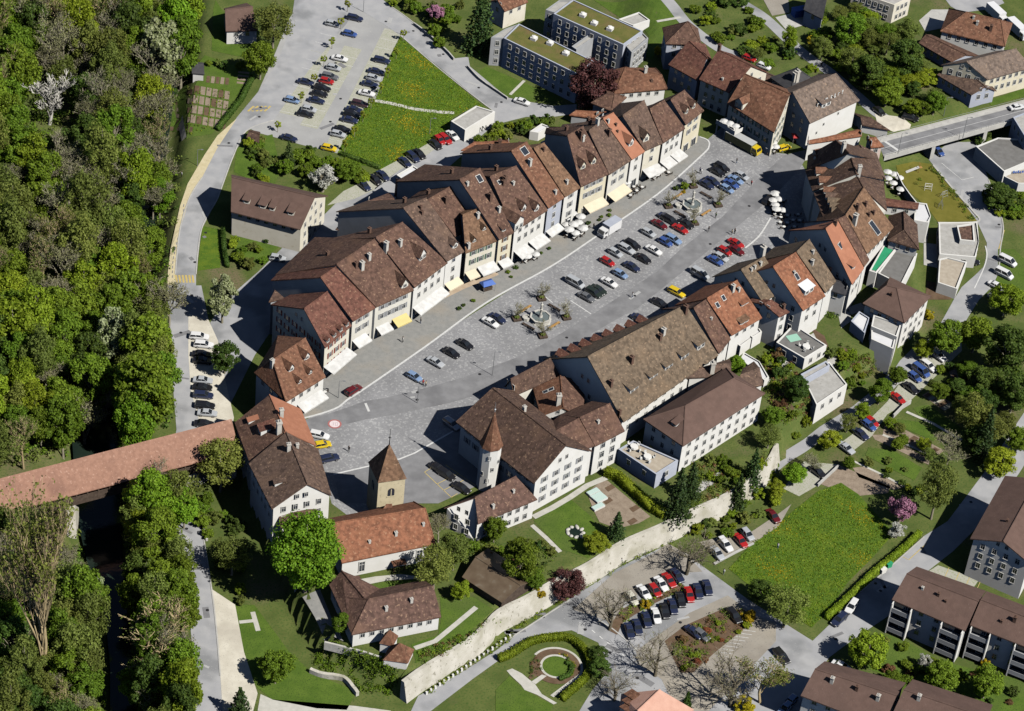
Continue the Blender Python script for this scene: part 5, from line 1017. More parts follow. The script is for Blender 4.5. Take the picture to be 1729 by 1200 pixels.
# white posts along the wall foot
pb = MB(); pb.box((0,0,.35), (.5,.5,.9), 0, 0, .8); pbm = pb.mesh("bollard", [WM['white']])
for i in range(20):
    x = 720+i*7.4; y = 1172-i*4.85-(.006*i*i)*2
    p = G((x, y)); o = link("bollard", pbm, None, (p.x, p.y, p.z), (0,0,.5), (1,1,.9)); tag(o, "white stone bollard in the row at the foot of the town wall", "bollard", "bollards along the wall foot")
# ------------------------------------------------------------ vegetation
LM = dict(
 green=leafmat("leaf_green", (.115,.195,.014), (.26,.385,.034)), lime=leafmat("leaf_lime", (.19,.275,.012), (.41,.51,.04)), bright=leafmat("leaf_bright", (.14,.27,.014), (.32,.50,.035)),
 dark=leafmat("leaf_dark", (.06,.115,.02), (.155,.24,.04)), olive=leafmat("leaf_olive", (.165,.215,.04), (.33,.39,.085), trans=.5), twig=leafmat("bud_brown", (.22,.225,.10), (.38,.385,.185), trans=.4),
 pale=leafmat("leaf_pale", (.28,.36,.12), (.62,.68,.40)), copper=leafmat("leaf_copper", (.05,.02,.02), (.14,.055,.05), trans=.2), pink=leafmat("blossom_pink", (.50,.18,.34), (.8,.45,.6)), white=leafmat("blossom_white", (.6,.6,.5), (.85,.85,.8)),
 fir=leafmat("needle_dark", (.022,.05,.014), (.08,.125,.03), trans=.1), yellow=leafmat("blossom_yellow", (.48,.37,.02), (.72,.56,.03)), russet=leafmat("leaf_russet", (.17,.09,.045), (.32,.18,.08)), lot=leafmat("leaf_young", (.26,.33,.02), (.5,.56,.07)), red=leafmat("leaf_red", (.3,.08,.04), (.5,.17,.08)))
m_bark = mat("bark", (.25,.225,.16), (.34,.31,.22), 2, .95); m_barkw = mat("bark_pale", (.50,.48,.42), (.6,.58,.52), 2, .9); m_barko = mat("bark_tan", (.38,.29,.16), (.48,.38,.21), 2, .9)
def leaves(cent, rad, n, size, r, flat_=1.0, droop=0.0, asp=1.0):
    """leaf faces on blobs: cent (k,3), rad (k,), n per blob"""
    k = len(cent); N_ = k*n
    d = r.normal(size=(N_, 3)); d /= np.linalg.norm(d, axis=1)[:, None]
    rr = r.uniform(.55, 1.08, N_)[:, None]; c = np.repeat(cent, n, 0); R = np.repeat(rad, n)[:, None]
    p = c+d*R*rr*np.array([1, 1, flat_]); nrm = d+r.normal(size=(N_, 3))*.55; nrm[:, 2] += .35; nrm /= np.linalg.norm(nrm, axis=1)[:, None]
    t = np.cross(nrm, r.normal(size=(N_, 3))); t /= np.linalg.norm(t, axis=1)[:, None]; u = np.cross(nrm, t)
    s = (size*r.uniform(.6, 1.3, N_))[:, None]; t = t*s*.5; u = u*s*.5*asp
    if droop: u[:, 2] -= droop*s[:, 0]
    v = np.stack([p-t-u*.5, p+t*.7-u, p+t+u*.6, p-t*.6+u], 1).reshape(-1, 3)
    q = np.arange(N_*4).reshape(-1, 4)
    return v, q
def limb_tubes(mb, base, ends, r0, rnd, n=5):
    for e in ends:
        b = Vector(base); e = Vector(e); m = b.lerp(e, .5)+Vector((rnd.uniform(-.4,.4), rnd.uniform(-.4,.4), rnd.uniform(0,.6)))
        mb.tube([b, m, e], [r0, r0*.6, r0*.15], n, 0, False)
TREES = {}
def proto_leafy(key, lm, h, r, zlow, nb, n, size, seed, flat_=.85, shape=1.0, bark=None, hollow=.45, trunk=.22):
    rn = np.random.default_rng(seed); rd = random.Random(seed)
    zc, rz = (h+zlow)/2, (h-zlow)/2; c = []
    while len(c) < nb:
        d = rn.uniform(-1, 1, 3); l = np.linalg.norm(d)
        if l > 1 or l < hollow: continue
        wz = 1.0-(max(d[2], 0)**1.5)*.25*shape if d[2] > 0 else 1.0-abs(d[2])*.1
        c.append((d[0]*r*wz*.88, d[1]*r*wz*.88, zc+d[2]*rz*.9))
    c = np.array(c); c[:, :2] += rn.normal(size=(nb, 2))*r*.06
    rad = rn.uniform(.17, .30, nb)*r
    v, q = leaves(c, rad, n, size, rn, flat_)
    crown = np_mesh("crown", v, q, LM[lm])
    mb = MB(); top = (rd.uniform(-.3,.3), rd.uniform(-.3,.3), zc)
    mb.tube([(0,0,-.4), (rd.uniform(-.1,.1), rd.uniform(-.1,.1), zlow), top, (top[0], top[1], h*.9)], [trunk*1.3, trunk, trunk*.6, .04], 7, 0, False)
    idxs = rn.choice(nb, min(nb, 14), replace=False)
    for i in idxs: limb_tubes(mb, (0,0, zlow+(c[i][2]-zlow)*.45 if c[i][2] > zlow else zlow), [c[i]], trunk*.4, rd, 4)
    TREES[key] = (crown, mb.mesh("trunk", [bark or m_bark], True), r, h, (h+zlow)/2)
def proto_bare(key, h, r, seed, bark, twigm, levels=4, spread=1.0, tw=.045, buds=1400, bud=.22, up=.55, trunk=.26, kids=(7,5,5,5)):
    rn = np.random.default_rng(seed); rd = random.Random(seed); mb = MB(); segs = []; tips = []
    def grow(p, d, ln, rad, lev):
        q = p+d*ln; mid = p.lerp(q, .5)+Vector((rd.uniform(-1,1), rd.uniform(-1,1), rd.uniform(-.3,.8)))*ln*.06
        if lev < 2: mb.tube([p, mid, q], [rad, rad*.8, rad*.55], 5 if lev == 0 else 4, 0, False)
        else: segs.append((p, mid, max(rad, tw))); segs.append((mid, q, max(rad*.7, tw*.7)))
        if lev >= levels: tips.append(q); return
        nk = kids[min(lev, len(kids)-1)]
        for i in range(nk):
            t = rd.uniform(.35, 1.0) if lev else rd.uniform(.3, 1.0)
            a = rd.uniform(0, 6.283); side = Vector((math.cos(a), math.sin(a), 0)); w = rd.uniform(.45, 1.0)*spread
            nd = (d*(1-.25*w)+side*w*.85+Vector((0,0,up*rd.uniform(.2,1)))).normalized()
            s_ = p.lerp(q, t); grow(s_, nd, ln*rd.uniform(.5,.72)*(1.0 if lev else .9), rad*(.5 if lev else .45), lev+1)
    grow(Vector((0,0,-.4)), Vector((rd.uniform(-.05,.05), rd.uniform(-.05,.05), 1)), h*.5, trunk, 0)
    vs = []; 
    for a, b, w in segs:
        d = (b-a); s_ = d.cross(Vector((rd.uniform(-1,1), rd.uniform(-1,1), rd.uniform(-1,1)))).normalized()*w
        vs += [a-s_, a+s_, b+s_*.6, b-s_*.6]
    tv = np.array([tuple(x) for x in vs]); zmax = max(tv[:, 2].max(), 1); 
    rmax = np.percentile(np.hypot(tv[:, 0], tv[:, 1]), 97)
    S = np.array([r/rmax, r/rmax, h/zmax])
    tv = tv*S; tq = np.arange(len(tv)).reshape(-1, 4)
    if buds:
        tp = np.array([tuple(x) for x in tips])*S; ii = rn.integers(0, len(tp), buds)
        v2, q2 = leaves(tp[ii], np.full(buds, r*.10), 1, bud, rn); crown = np_mesh("crown", np.vstack([tv, v2]), np.vstack([tq, q2+len(tv)]), [bark, LM[twigm]])
        mi = np.zeros(len(tq)+len(q2), np.int32); mi[len(tq):] = 1; crown.polygons.foreach_set("material_index", mi)
    else: crown = np_mesh("crown", tv, tq, bark)
    mb.v = [(x*S[0], y*S[1], z*S[2]) for x, y, z in mb.v]
    TREES[key] = (crown, mb.mesh("trunk", [bark], True), r, h, h*.6)
def proto_fir(key, lm, h, r, seed, n=26, per=60, droop=.25, size=.34, zlow=.6):
    rn = np.random.default_rng(seed); V, Q, off = [], [], 0
    cs, rs = [], []
    for i in range(n):
        t = i/(n-1); z = zlow+(h-zlow)*t; R = r*(1-t)**.85+.12; nb = max(3, int(10*(1-t))+3)
        for k in range(nb):
            a = 6.283*(k+rn.uniform(-.3,.3))/nb+i*.7; L_ = R*rn.uniform(.7,1.12)
            for f in (.3, .6, .9): cs.append((math.cos(a)*L_*f, math.sin(a)*L_*f, z-droop*L_*f)); rs.append(.12*r*(1.2-.5*f)*(1-.6*t)+.1)
    v, q = leaves(np.array(cs), np.array(rs), max(3, per//10), size, rn, .55)
    mb = MB(); mb.tube([(0,0,-.4),(0,0,h*.9)], [.22,.03], 6, 0, False)
    TREES[key] = (np_mesh("crown", v, q, LM[lm]), mb.mesh("trunk", [m_bark], True), r, h, h*.45)
proto_leafy('green1', 'green', 12, 4.2, 2.6, 75, 142, 0.319, 11); proto_leafy('green2', 'green', 13, 4.0, 2.2, 68, 150, 0.319, 12)
proto_leafy('bright1', 'bright', 12, 4.4, 2.4, 87, 142, 0.319, 13); proto_leafy('lime1', 'lime', 13, 4.2, 2.4, 75, 142, 0.319, 14); proto_leafy('lime2', 'lime', 10, 4.4, 1.6, 68, 142, 0.319, 15)
proto_leafy('dark1', 'dark', 12, 4.0, 2.0, 62, 150, 0.319, 16); proto_leafy('olive1', 'olive', 13, 3.9, 3.0, 75, 90, 0.274, 17, hollow=.2); proto_leafy('olive2', 'olive', 12, 4.2, 2.6, 75, 75, 0.258, 18, hollow=.2)
proto_leafy('pale1', 'pale', 10, 3.0, 1.6, 56, 135, 0.304, 19); proto_leafy('copper1', 'copper', 13, 5.0, 2.0, 87, 150, 0.319, 20); proto_leafy('pink1', 'pink', 5, 2.4, 1.2, 50, 90, 0.228, 21, hollow=.2); proto_leafy('white1', 'white', 4.5, 2.0, 1.0, 37, 75, 0.198, 22, hollow=.2)
proto_leafy('young', 'lot', 4.2, 1.15, 1.7, 20, 82, 0.182, 23, hollow=.1, trunk=.07); proto_leafy('big', 'bright', 17, 6.6, 2.0, 150, 180, 0.350, 24, trunk=.4, flat_=.8)
for i, (lm, sd) in enumerate((('green', 31), ('dark', 32), ('lime', 33), ('olive', 34), ('yellow', 35), ('russet', 36), ('copper', 37), ('red', 38))):
    proto_leafy('shrub_'+lm, lm, 2.6, 1.6, .1, 30, 95, .20, sd, hollow=.2, trunk=.06)
proto_bare('bare1', 13, 4.6, 41, m_bark, 'twig', buds=1500); proto_bare('bare2', 12, 4.8, 42, m_bark, 'twig', buds=2300, spread=1.15); proto_bare('bare3', 14, 4.2, 43, m_barko, 'olive', buds=2600, spread=.9)
proto_bare('lotbare', 9, 4.6, 44, mat('bark_dull', (.15,.13,.09), (.21,.18,.125), 2, .95), 'twig', buds=380, spread=1.3, bud=.13, up=.35, tw=.028, kids=(7,5,4,4)); proto_bare('whitebare', 13, 5.0, 45, m_barkw, 'pale', buds=250, bud=.15, spread=1.0, tw=.07, trunk=.35)
proto_bare('poplar', 27, 4.0, 46, m_barko, 'olive', buds=4200, spread=.75, up=1.0, kids=(16,6,5,4), bud=.26, trunk=.4); proto_bare('tanbare', 15, 6.0, 47, m_barko, 'olive', buds=1700, spread=1.1, tw=.06, trunk=.35)
proto_bare('pollard', 4.6, 1.9, 48, m_bark, 'twig', buds=350, spread=1.3, bud=.12, trunk=.14, levels=3, tw=.035)
proto_fir('fir1', 'fir', 14, 3.6, 51); proto_fir('fir2', 'fir', 11, 3.0, 52, n=22); proto_fir('thuja', 'dark', 6, 1.5, 53, n=18, droop=-.3)
SHR = lambda k: k.startswith('shrub')
def plant(kind, px, wpx, label, hs=1.0, name=None, group=None, cat=None, at=None):
    crown, trunk, r, h, hc = TREES[kind]
    d = ray(P(px)) if at is None else None
    spx = FPX/620.0 if at is not None else FPX/((-5.0-CPOS.z)/d.z)
    sc = wpx/spx/(2*r)
    w = Vector(at) if at is not None else elev_at(px, hc*sc*hs)
    nm = name or ("shrub" if SHR(kind) else "conifer" if kind.startswith(('fir','thuja')) else "tree")
    o = empty(nm, w, random.uniform(0, 6.28), label, cat or ("shrub" if SHR(kind) else "tree"), group)
    o.scale = (sc, sc, sc*hs)
    link("trunk" if not SHR(kind) else "stem", trunk, o); link("crown" if not SHR(kind) else "foliage", crown, o)
    return o
FL = {'green1': ("fresh green tree in the dense riverside wood", "green trees of the wood"), 'green2': ("fresh green tree in the dense riverside wood", "green trees of the wood"), 'dark1': ("dark green tree in the dense riverside wood", "dark trees of the wood"),
  'lime1': ("yellow-green tree in the dense riverside wood", "yellow-green trees of the wood"), 'bright1': ("bright green tree in the dense riverside wood", "bright trees of the wood"), 'olive1': ("thinly leaved olive-brown tree in the riverside wood", "olive trees of the wood"), 'olive2': ("thinly leaved olive-brown tree in the riverside wood", "olive trees of the wood"),
  'bare1': ("leafless brown tree in the dense riverside wood", "bare trees of the wood"), 'bare2': ("leafless brown tree in the dense riverside wood", "bare trees of the wood"), 'bare3': ("budding tan-brown tree in the riverside wood", "budding trees of the wood"), 'pale1': ("pale blossoming tree in the riverside wood", "pale trees of the wood")}
def in_poly(x, y, poly): return sdist(np.array(poly), np.array([(x, y)]))[0] > 0
water_gap = PL("112,715 190,690 212,900 222,1000 228,1240 180,1240 172,1100 150,985 138,930 125,850")
fx = random.Random(5)
y = -30
while y < 1230:
    x = -25+fx.uniform(0, 20)
    while x < 335:
        px, py = x+fx.uniform(-9, 9), y+fx.uniform(-9, 9); x += 40
        lim = 335 if py < 95 else 268 if py < 240 else 292 if py < 300 else 262 if py < 480 else 285 if py < 700 else 312
        if py > 860: lim = 318 if py > 960 else 300
        if px > lim or in_poly(px, py, water_gap): continue
        rb = 829-.2555*(px+60); 
        if rb-42 < py < rb+70: continue
        if (px-120)**2+(py-885)**2 < 42**2: continue
        w_ = dict(bare1=.09, bare2=.08, bare3=.08, olive1=.16, olive2=.14, green1=.18, green2=.14, dark1=.07, lime1=.07, pale1=.008, bright1=.02)
        if px < 70 and (py < 200 or 420 < py < 800): w_.update(lime1=.16, green1=.25, bare1=.05)
        if px > 190 and py > 480: w_.update(green1=.3, bright1=.12, bare1=.04, bare2=.04, lime1=.1)
        if py > 820 and px < 190: w_.update(green1=.25, dark1=.2, lime1=.08)
        if 80 < px < 275 and py < 480: w_.update(bare1=.2, bare2=.17, bare3=.14, green1=.09, green2=.06)
        if (px-82)**2/44**2+(py-185)**2/62**2 < 1: continue
        if (px-66)**2/26**2+(py-980)**2/120**2 < 1: continue
        kd = fx.choices(list(w_), list(w_.values()))[0]; lb, gp_ = FL[kd]
        zn = ("in the top left wood beside the pale bare tree" if px < 130 else "in the wood beside the allotments") if py < 250 else ("in the left wood level with the footway" if px < 150 else "in the wood edge beside the footway") if py < 480 else ("in the left wood above the covered bridge" if px < 130 else "in the wood beside the gravel lane") if py < 840-.25*px else ("on the far bank below the covered bridge" if px < 190 else "on the near bank below the covered bridge")
        lb = lb.split(" in the ")[0]+" "+zn; gp_ = gp_+", "+zn
        plant(kd, (px, py), fx.uniform(52, 80), lb, fx.uniform(1.0, 1.4), "woodland_tree", gp_)
    y += 37
UNI = [('whitebare',(82,158),78,"whitish leafless tree standing out in the upper left wood",1.0), ('lime1',(22,560),95,"broad yellow-green tree at the left edge of the wood",1.1), ('lime2',(25,650),80,"rounded yellow-green tree at the left edge above the covered bridge",1.0), ('bright1',(148,440),54,"bright green tree in the middle of the wood",1.2), ('green1',(250,575),95,"big green tree leaning over the gravel lane",1.0), ('green2',(245,655),110,"largest green tree above the covered bridge",.95),
 ('pale1',(376,497),48,"pale grey-green blossoming tree beside the shaded lane",1.3), ('dark1',(380,600),50,"round dark green tree beside the gravel parking",.9), ('olive2',(373,778),92,"dark olive tree at the town end of the covered bridge",.85), ('bright1',(252,838),84,"bright lit tree just below the covered bridge",1.15), ('green2',(262,900),80,"green tree on the river bank below the bridge",1.1), ('poplar',(66,965),105,"very tall tan-brown poplar at the lower left",1.25), ('tanbare',(262,1075),125,"wide tan leafless tree between river and gravel walk",.95), ('olive1',(115,990),70,"olive tree beside the tall poplar",1.2), ('green1',(155,1010),60,"green tree overhanging the dark river",1.2),
 ('pale1',(100,935),26,"white-flowering tree beside the bridge pier",1.4), ('pale1',(165,990),26,"white-flowering tree at the water edge",1.6), ('pale1',(145,1155),36,"white-flowering tree at the bottom of the river bank",1.2), ('bare2',(285,515),70,"bare grey tree beside the lower crossing",1.1), ('pale1',(213,500),26,"small pale tree in the wood near the gravel lane",1.5),
 ('olive2',(462,38),72,"olive tree at the top left of the car park",.9), ('green1',(440,95),58,"green tree between villa lawn and river road",.9), ('bright1',(270,330),50,"bright green tree at the wood edge beside the footway",1.2), ('green1',(268,300),50,"green tree beside the footway bend",1.2),
 ('pink1',(735,18),30,"pink blossoming tree by the upper road",1.0), ('fir1',(812,32),68,"large dark conifer above the front apartment block",1.0), ('copper1',(1004,142),84,"big dark copper beech behind the north row",.95), ('fir2',(487,262),28,"small dark fir below the car park",1.0), ('white1',(545,298),50,"greyish blossoming tree beside the dandelion bank",.9), ('green1',(585,285),48,"green bushy tree below the meadow",.6),
 ('big',(519,928),122,"huge bright green chestnut beside the church",1.05), ('olive2',(392,935),70,"dark olive tree in the shade below the west walls",.8), ('green1',(466,1122),64,"green tree on the lawn below the west walls",.8), ('fir2',(405,1190),50,"spiky conifer at the bottom of the gravel walk",.8), ('green2',(575,1050),30,"narrow green tree beside the cottage wing",1.1),
 ('green1',(836,890),40,"green tree beside the lower house south of the town hall",1.0), ('green2',(880,942),66,"leafy green tree behind the wooden barn",.9), ('green1',(902,975),40,"bushy green tree right of the barn roof",.8), ('copper1',(962,955),64,"dark copper tree against the town wall",.75), ('lime2',(1007,915),46,"yellow-green tree by the garden pond",.7), ('fir2',(1042,888),38,"dark conifer in the kitchen garden corner",.8), ('olive2',(735,955),76,"brownish tree overgrowing the church nave end",.8), ('olive1',(768,925),60,"olive tree between nave and garden house",.8), ('lime1',(780,995),34,"yellow-green tree beside the barn",.8), ('bare2',(742,893),50,"reddish bare tree over the nave roof",.8),
 ('fir1',(1146,836),58,"tallest dark fir beside the flat terrace annex",.95), ('fir1',(1168,815),46,"dark fir in front of the large white house",.9), ('fir2',(1252,806),40,"slender fir on the wall garden",1.1), ('fir2',(1275,778),38,"slender fir nearest the wall end",1.2), ('green1',(1305,700),40,"green tree beside the white terraced block",.7), ('bright1',(1243,615),32,"bright green tree behind the long hall",.9), ('dark1',(1345,655),44,"dark tree among the white terraces",.8), ('olive2',(1300,735),46,"brownish tree at the large white house corner",.7),
 ('lime2',(1700,505),66,"yellow-green tree right of the lower road",.8), ('green1',(1650,560),64,"green tree over the shaded gardens on the right",.8), ('dark1',(1705,590),84,"dark tree mass at the right edge",.9), ('green2',(1596,566),56,"round green tree beside the villa",.9), ('lime1',(1560,587),34,"small yellow-green tree in front of the villa",.8), ('green1',(1517,632),34,"green tree beside the blue van",.8), ('green2',(1488,658),42,"green tree above the red parked car",.8), ('lime1',(1457,692),30,"thin yellow-green tree in the lower bays",.8), ('olive2',(1433,712),34,"olive tree in the lower bays",.8), ('lime2',(1402,742),40,"yellow-green tree beside the silver car",.8), ('green1',(1434,780),24,"small green tree by the pale plot wall",.8), ('bright1',(1342,798),42,"bright green tree near the wall end",.8), ('lime1',(1310,824),32,"yellow-green tree on the lower lane",.8), ('olive1',(1645,695),66,"olive tree in the gardens on the right",.8), ('fir1',(1665,735),52,"dark spruce in the gardens on the right",1.1), ('lime2',(1690,780),60,"yellow-green tree above the white apartment house",.8), ('olive2',(1586,820),72,"tall brown-olive tree beside the magenta tree",1.2), ('bare1',(1605,755),56,"bare tree in the gardens on the right",.8), ('pink1',(1523,858),50,"magenta blossoming tree at the meadow corner",1.1), ('white1',(1515,895),36,"pale blossoming tree below the magenta tree",.7), ('dark1',(1715,660),60,"dark tree beside the shaded road at the right edge",.9),
 ('lotbare',(1034,1028),84,"bare tree at the left end of the lower car park",1.0), ('lotbare',(1165,932),96,"bare spreading tree at the head of the lower car park",.9), ('lotbare',(1112,1108),90,"bare tree leaning over the dashed road",.9), ('lotbare',(1243,1148),120,"widest bare tree at the bottom of the lower car park",.9), ('bare3',(1292,1145),84,"budding tan tree beside the bottom apartment house",.7), ('bare2',(1375,780),40,"bare tree beside the wall end lane",.7), ('lotbare',(1040,1160),70,"bare tree above the pale pink roof",.8),
 ('olive2',(1330,1022),84,"large brownish bush at the south meadow edge",.7), ('dark1',(1285,995),46,"dark bush at the left of the south meadow edge",.6), ('lime2',(1467,1096),70,"round yellow-green tree beside the apartment houses",.95), ('white1',(1562,1114),26,"white blossoming tree in front of the apartment balconies",1.0), ('green1',(1592,1138),62,"green tree on the apartment lawn",.7), ('green2',(1668,1150),60,"green tree in front of the right-hand twin block",.7), ('green1',(1508,1145),36,"small green tree beside the yellow-green tree",.7), ('dark1',(1010,1102),34,"dark clipped tree beside the round garden",.6), ('dark1',(1014,1126),40,"dark clipped bush right of the round garden hedge",.6), ('thuja',(1160,1185),18,"pointed thuja beside the pink roof",1.2), ('yellow_bush' if False else 'shrub_yellow',(1265,1040),28,"yellow forsythia at the car park corner",1.0), ('shrub_yellow',(1091,1020),20,"yellow forsythia between the parked cars",1.0), ('shrub_yellow',(1258,1190),40,"yellow forsythia at the bottom edge",1.0), ('shrub_yellow',(912,990),24,"yellow flowering bush on the town wall",1.0), ('shrub_yellow',(1568,530),22,"orange-yellow bush beside the villa",1.0), ('shrub_yellow',(1370,66),18,"yellow bush beside the garden road",1.1), ('shrub_yellow',(1112,85),18,"yellow bush on the white terrace by the tower house",1.2), ('shrub_yellow',(1664,1118),20,"yellow bush between the twin blocks",1.1), ('shrub_russet',(1500,1128),24,"russet bush beside the round yellow-green tree",1.0),
 ('green2',(1435,45),52,"green tree in the upper right gardens",.9), ('lime1',(1334,62),28,"thin lime tree beside the garden road",1.2), ('dark1',(1470,118),60,"dark bushy tree above the road bridge",.7), ('green1',(1500,150),56,"green bushy tree above the road bridge forecourt",.7), ('green1',(1580,170),40,"green tree beside the road bridge railing",.8), ('dark1',(1530,95),60,"dark tree in front of the long low wing",.8), ('russet' if False else 'olive1',(1535,50),40,"brown-green tree in the upper right gardens",.8), ('olive2',(1440,100),56,"olive tree in the upper right gardens",.7), ('dark1',(1690,330),60,"dark hedge-like tree below the white modern building",.5)]
for kd, px, w_, lb, hs_ in UNI: plant(kd, px, w_, lb, hs_)
# young trees of the upper car park
ords = ["first","second","third","fourth","fifth","sixth","seventh","eighth","ninth","tenth","eleventh","twelfth","thirteenth","fourteenth","fifteenth","sixteenth","seventeenth","eighteenth","nineteenth","twentieth"]
for row, pts in (("middle row of the upper car park", "B627,20 585,130 530,255 475,370 415,485 335,600 185,785"), ("meadow edge of the upper car park", "B980,205 935,320 885,440 840,540 775,635 725,720 670,815 610,905")):
    for i, p in enumerate(PL(pts)): plant('young', p, 13, "young tree, %s from the top along the %s" % (ords[i], row), 1.0, None, "young trees of the upper car park")
# shrubs scattered in gardens
def scatter(poly, n, kinds, lo, hi, label, group, seed, hs=(.8,1.2), name=None):
    pp = PL(poly) if isinstance(poly, str) else poly; r_ = random.Random(seed); xs_ = [p[0] for p in pp]; ys_ = [p[1] for p in pp]; got = 0; tr = 0; pts = []
    while got < n and tr < 4000:
        tr += 1; x, y = r_.uniform(min(xs_), max(xs_)), r_.uniform(min(ys_), max(ys_))
        if not in_poly(x, y, pp) or any((x-a)**2+(y-b)**2 < (lo*.45)**2 for a, b in pts): continue
        pts.append((x, y)); kd = r_.choice(kinds); plant(kd, (x, y), r_.uniform(lo, hi), label % {'shrub_green':'green','shrub_dark':'dark green','shrub_lime':'yellow-green','shrub_olive':'olive','shrub_russet':'russet','shrub_copper':'purple','shrub_yellow':'yellow','shrub_red':'red','green1':'green','green2':'green','dark1':'dark green','olive1':'olive','olive2':'olive','lime2':'yellow-green','bare2':'bare'}.get(kd, 'green'), r_.uniform(*hs), name, group+" ("+kd.split('_')[-1].rstrip('12')+")"); got += 1
def planting(poly, n, mats_, label, seed, r0=.35, size=.22, per=30):
    pp = np.array(PL(poly)); r_ = np.random.default_rng(seed); cs = []
    while len(cs) < n:
        x, y = r_.uniform(pp[:, 0].min(), pp[:, 0].max()), r_.uniform(pp[:, 1].min(), pp[:, 1].max())
        if sdist(pp, np.array([(x, y)]))[0] > 0: w = G((x, y)); cs.append((w.x, w.y, w.z+r_.uniform(.1, .5)))
    cs = np.array(cs); v, q = leaves(cs, r_.uniform(.6, 1.5, n)*r0, per, size, r_, .8)
    me = np_mesh("planting", v, q, [LM[k_] for k_ in mats_]); me.polygons.foreach_set("material_index", np.repeat(r_.integers(0, len(mats_), n), per).astype(np.int32))
    tag(link("planting", me), label, "planting", None, "stuff")
SH = ['shrub_green','shrub_green','shrub_dark','shrub_olive','shrub_lime']
scatter("D340,60 640,0 780,60 900,150 1050,300 1160,430 1240,560 1200,680 1000,720 860,700 700,560 560,440 420,330 340,240", 42, ['green1','dark1','olive1','olive2','green2','shrub_green','lime2'], 24, 46, "%s bush in the overgrown gardens above the road bridge", "overgrown garden bushes", 61, (.45,.75))
scatter("C1330,0 1725,0 D60,120 200,260 420,440 330,460 100,400 C1725,320 1560,260 1420,120", 28, SH+['olive2'], 16, 34, "%s bush between the two garden roads", "bushes between the garden roads", 62, (.5,.9))
scatter("B60,850 300,930 560,980 800,1090 640,1190 420,1190 300,1150 100,1060", 24, SH+['shrub_olive'], 16, 32, "%s bush in the garden below the upper car park", "bushes below the car park", 63)
scatter("B860,0 1340,0 1350,100 1200,240 1300,330 1250,310 1080,170 960,60", 20, SH, 14, 28, "%s bush beside the upper road bend", "bushes beside the upper road", 64)
scatter("C20,880 140,800 360,760 520,720 560,760 420,790 250,850 100,900", 16, SH, 14, 24, "%s bush in the hedge behind the north row", "bushes behind the north row", 65)
scatter("M740,800 860,830 1080,960 1090,1100 960,1010 740,880", 10, SH, 12, 22, "%s bush between the garden plots", "bushes in the garden plots", 66)
scatter("M1100,340 1250,230 1700,260 1729,420 1560,460 1290,470 1140,400", 16, SH, 14, 28, "%s bush around the upper garden plots", "bushes round the upper plots", 67)
scatter("L1040,480 1180,500 1290,640 1400,840 1340,960 1200,1010 1120,900 1080,640", 24, SH+['shrub_russet'], 10, 24, "%s bush among the white garden terraces", "bushes among the terraces", 68)
scatter("L1480,500 1560,560 1620,700 1700,860 1640,800 1540,650 M560,120 700,180 820,300 620,330", 16, SH, 12, 24, "%s bush on the slope below the villa", "bushes below the villa", 69)
scatter("Q700,60 1000,120 1180,-20 1190,40 1080,180 880,320 640,440 560,440 680,300", 20, SH, 12, 24, "%s bush in the garden behind the town wall", "bushes behind the wall", 70)
scatter("O600,620 760,700 1000,640 1080,720 940,900 700,820 560,760 420,760 380,640", 22, SH+['shrub_russet'], 14, 28, "%s bush in the garden south of the town hall", "bushes south of the town hall", 71)
planting("V1060,840 1400,700 1560,600 1600,640 1380,770 1120,920", 90, ["olive","green","russet","lime"], "mixed border planting along the inside of the town wall", 72, .55)
scatter("Q600,560 760,460 980,330 1110,270 1180,380 980,500 760,620 660,640", 16, ['shrub_lime','shrub_green','shrub_olive'], 16, 28, "%s bush on the bank outside the town wall", "bushes outside the wall", 73, (.6,1))
planting("W740,560 1000,440 1130,390 1150,440 940,530 740,660", 60, ["olive","lime","russet"], "low planting in the upper strip of the lower car park", 74, .5)
scatter("W1040,770 1380,560 1520,560 1600,620 1330,840 1150,950", 20, ['shrub_olive','shrub_lime','shrub_russet','shrub_red','shrub_olive'], 10, 20, "%s bush in the lower planted strip", "bushes of the lower strip", 75, (.5,.9))
planting("H1000,280 1130,100 1200,170 1430,450 1390,470 1230,270 1130,130", 60, ["green","dark","olive"], "low planting edging the dry lawn", 76, .5)
scatter("m1160,450 1310,440 1320,520 1180,540", 4, ['shrub_dark'], 16, 24, "%s bush below the bridge edge", "bushes below the bridge", 77)
scatter("R850,730 980,780 1200,880 1729,1010 1729,1200 1400,1190 1000,1040 900,960", 20, SH+['shrub_russet'], 12, 26, "%s bush on the apartment lawn", "bushes on the apartment lawn", 78, (.6,1))
scatter("N140,180 320,220 600,500 560,900 460,880 330,500", 18, ['shrub_dark','shrub_olive','shrub_green'], 18, 34, "%s bush on the shaded slope under the west walls", "bushes on the west slope", 79)
scatter("E460,420 600,400 760,510 640,640 470,640 560,790 440,780", 10, SH, 14, 26, "%s bush in the garden of the dark-roofed house", "bushes by the dark-roofed house", 80)
scatter("A1060,420 1340,380 1600,420 1440,440 1180,440 1060,760", 14, SH, 12, 22, "%s bush round the allotments", "bushes round the allotments", 81)
scatter("F30,1200 330,1120 600,950 800,860 1000,790 1060,840 820,930 600,1060 340,1180", 0, SH, 8, 10, "%s pot", "x", 82)
scatter("H1480,280 1725,260 1725,440 1600,440 1500,360", 18, ['shrub_green','shrub_dark','shrub_lime'], 16, 26, "%s bush in the clipped bank below the modern building", "bushes below the modern building", 83, (.6,.9))
scatter("A1560,960 1725,900 B0,900 60,1000 0,1100 A1725,1190", 10, SH, 12, 24, "%s bush in the hut garden", "bushes in the hut garden", 84)
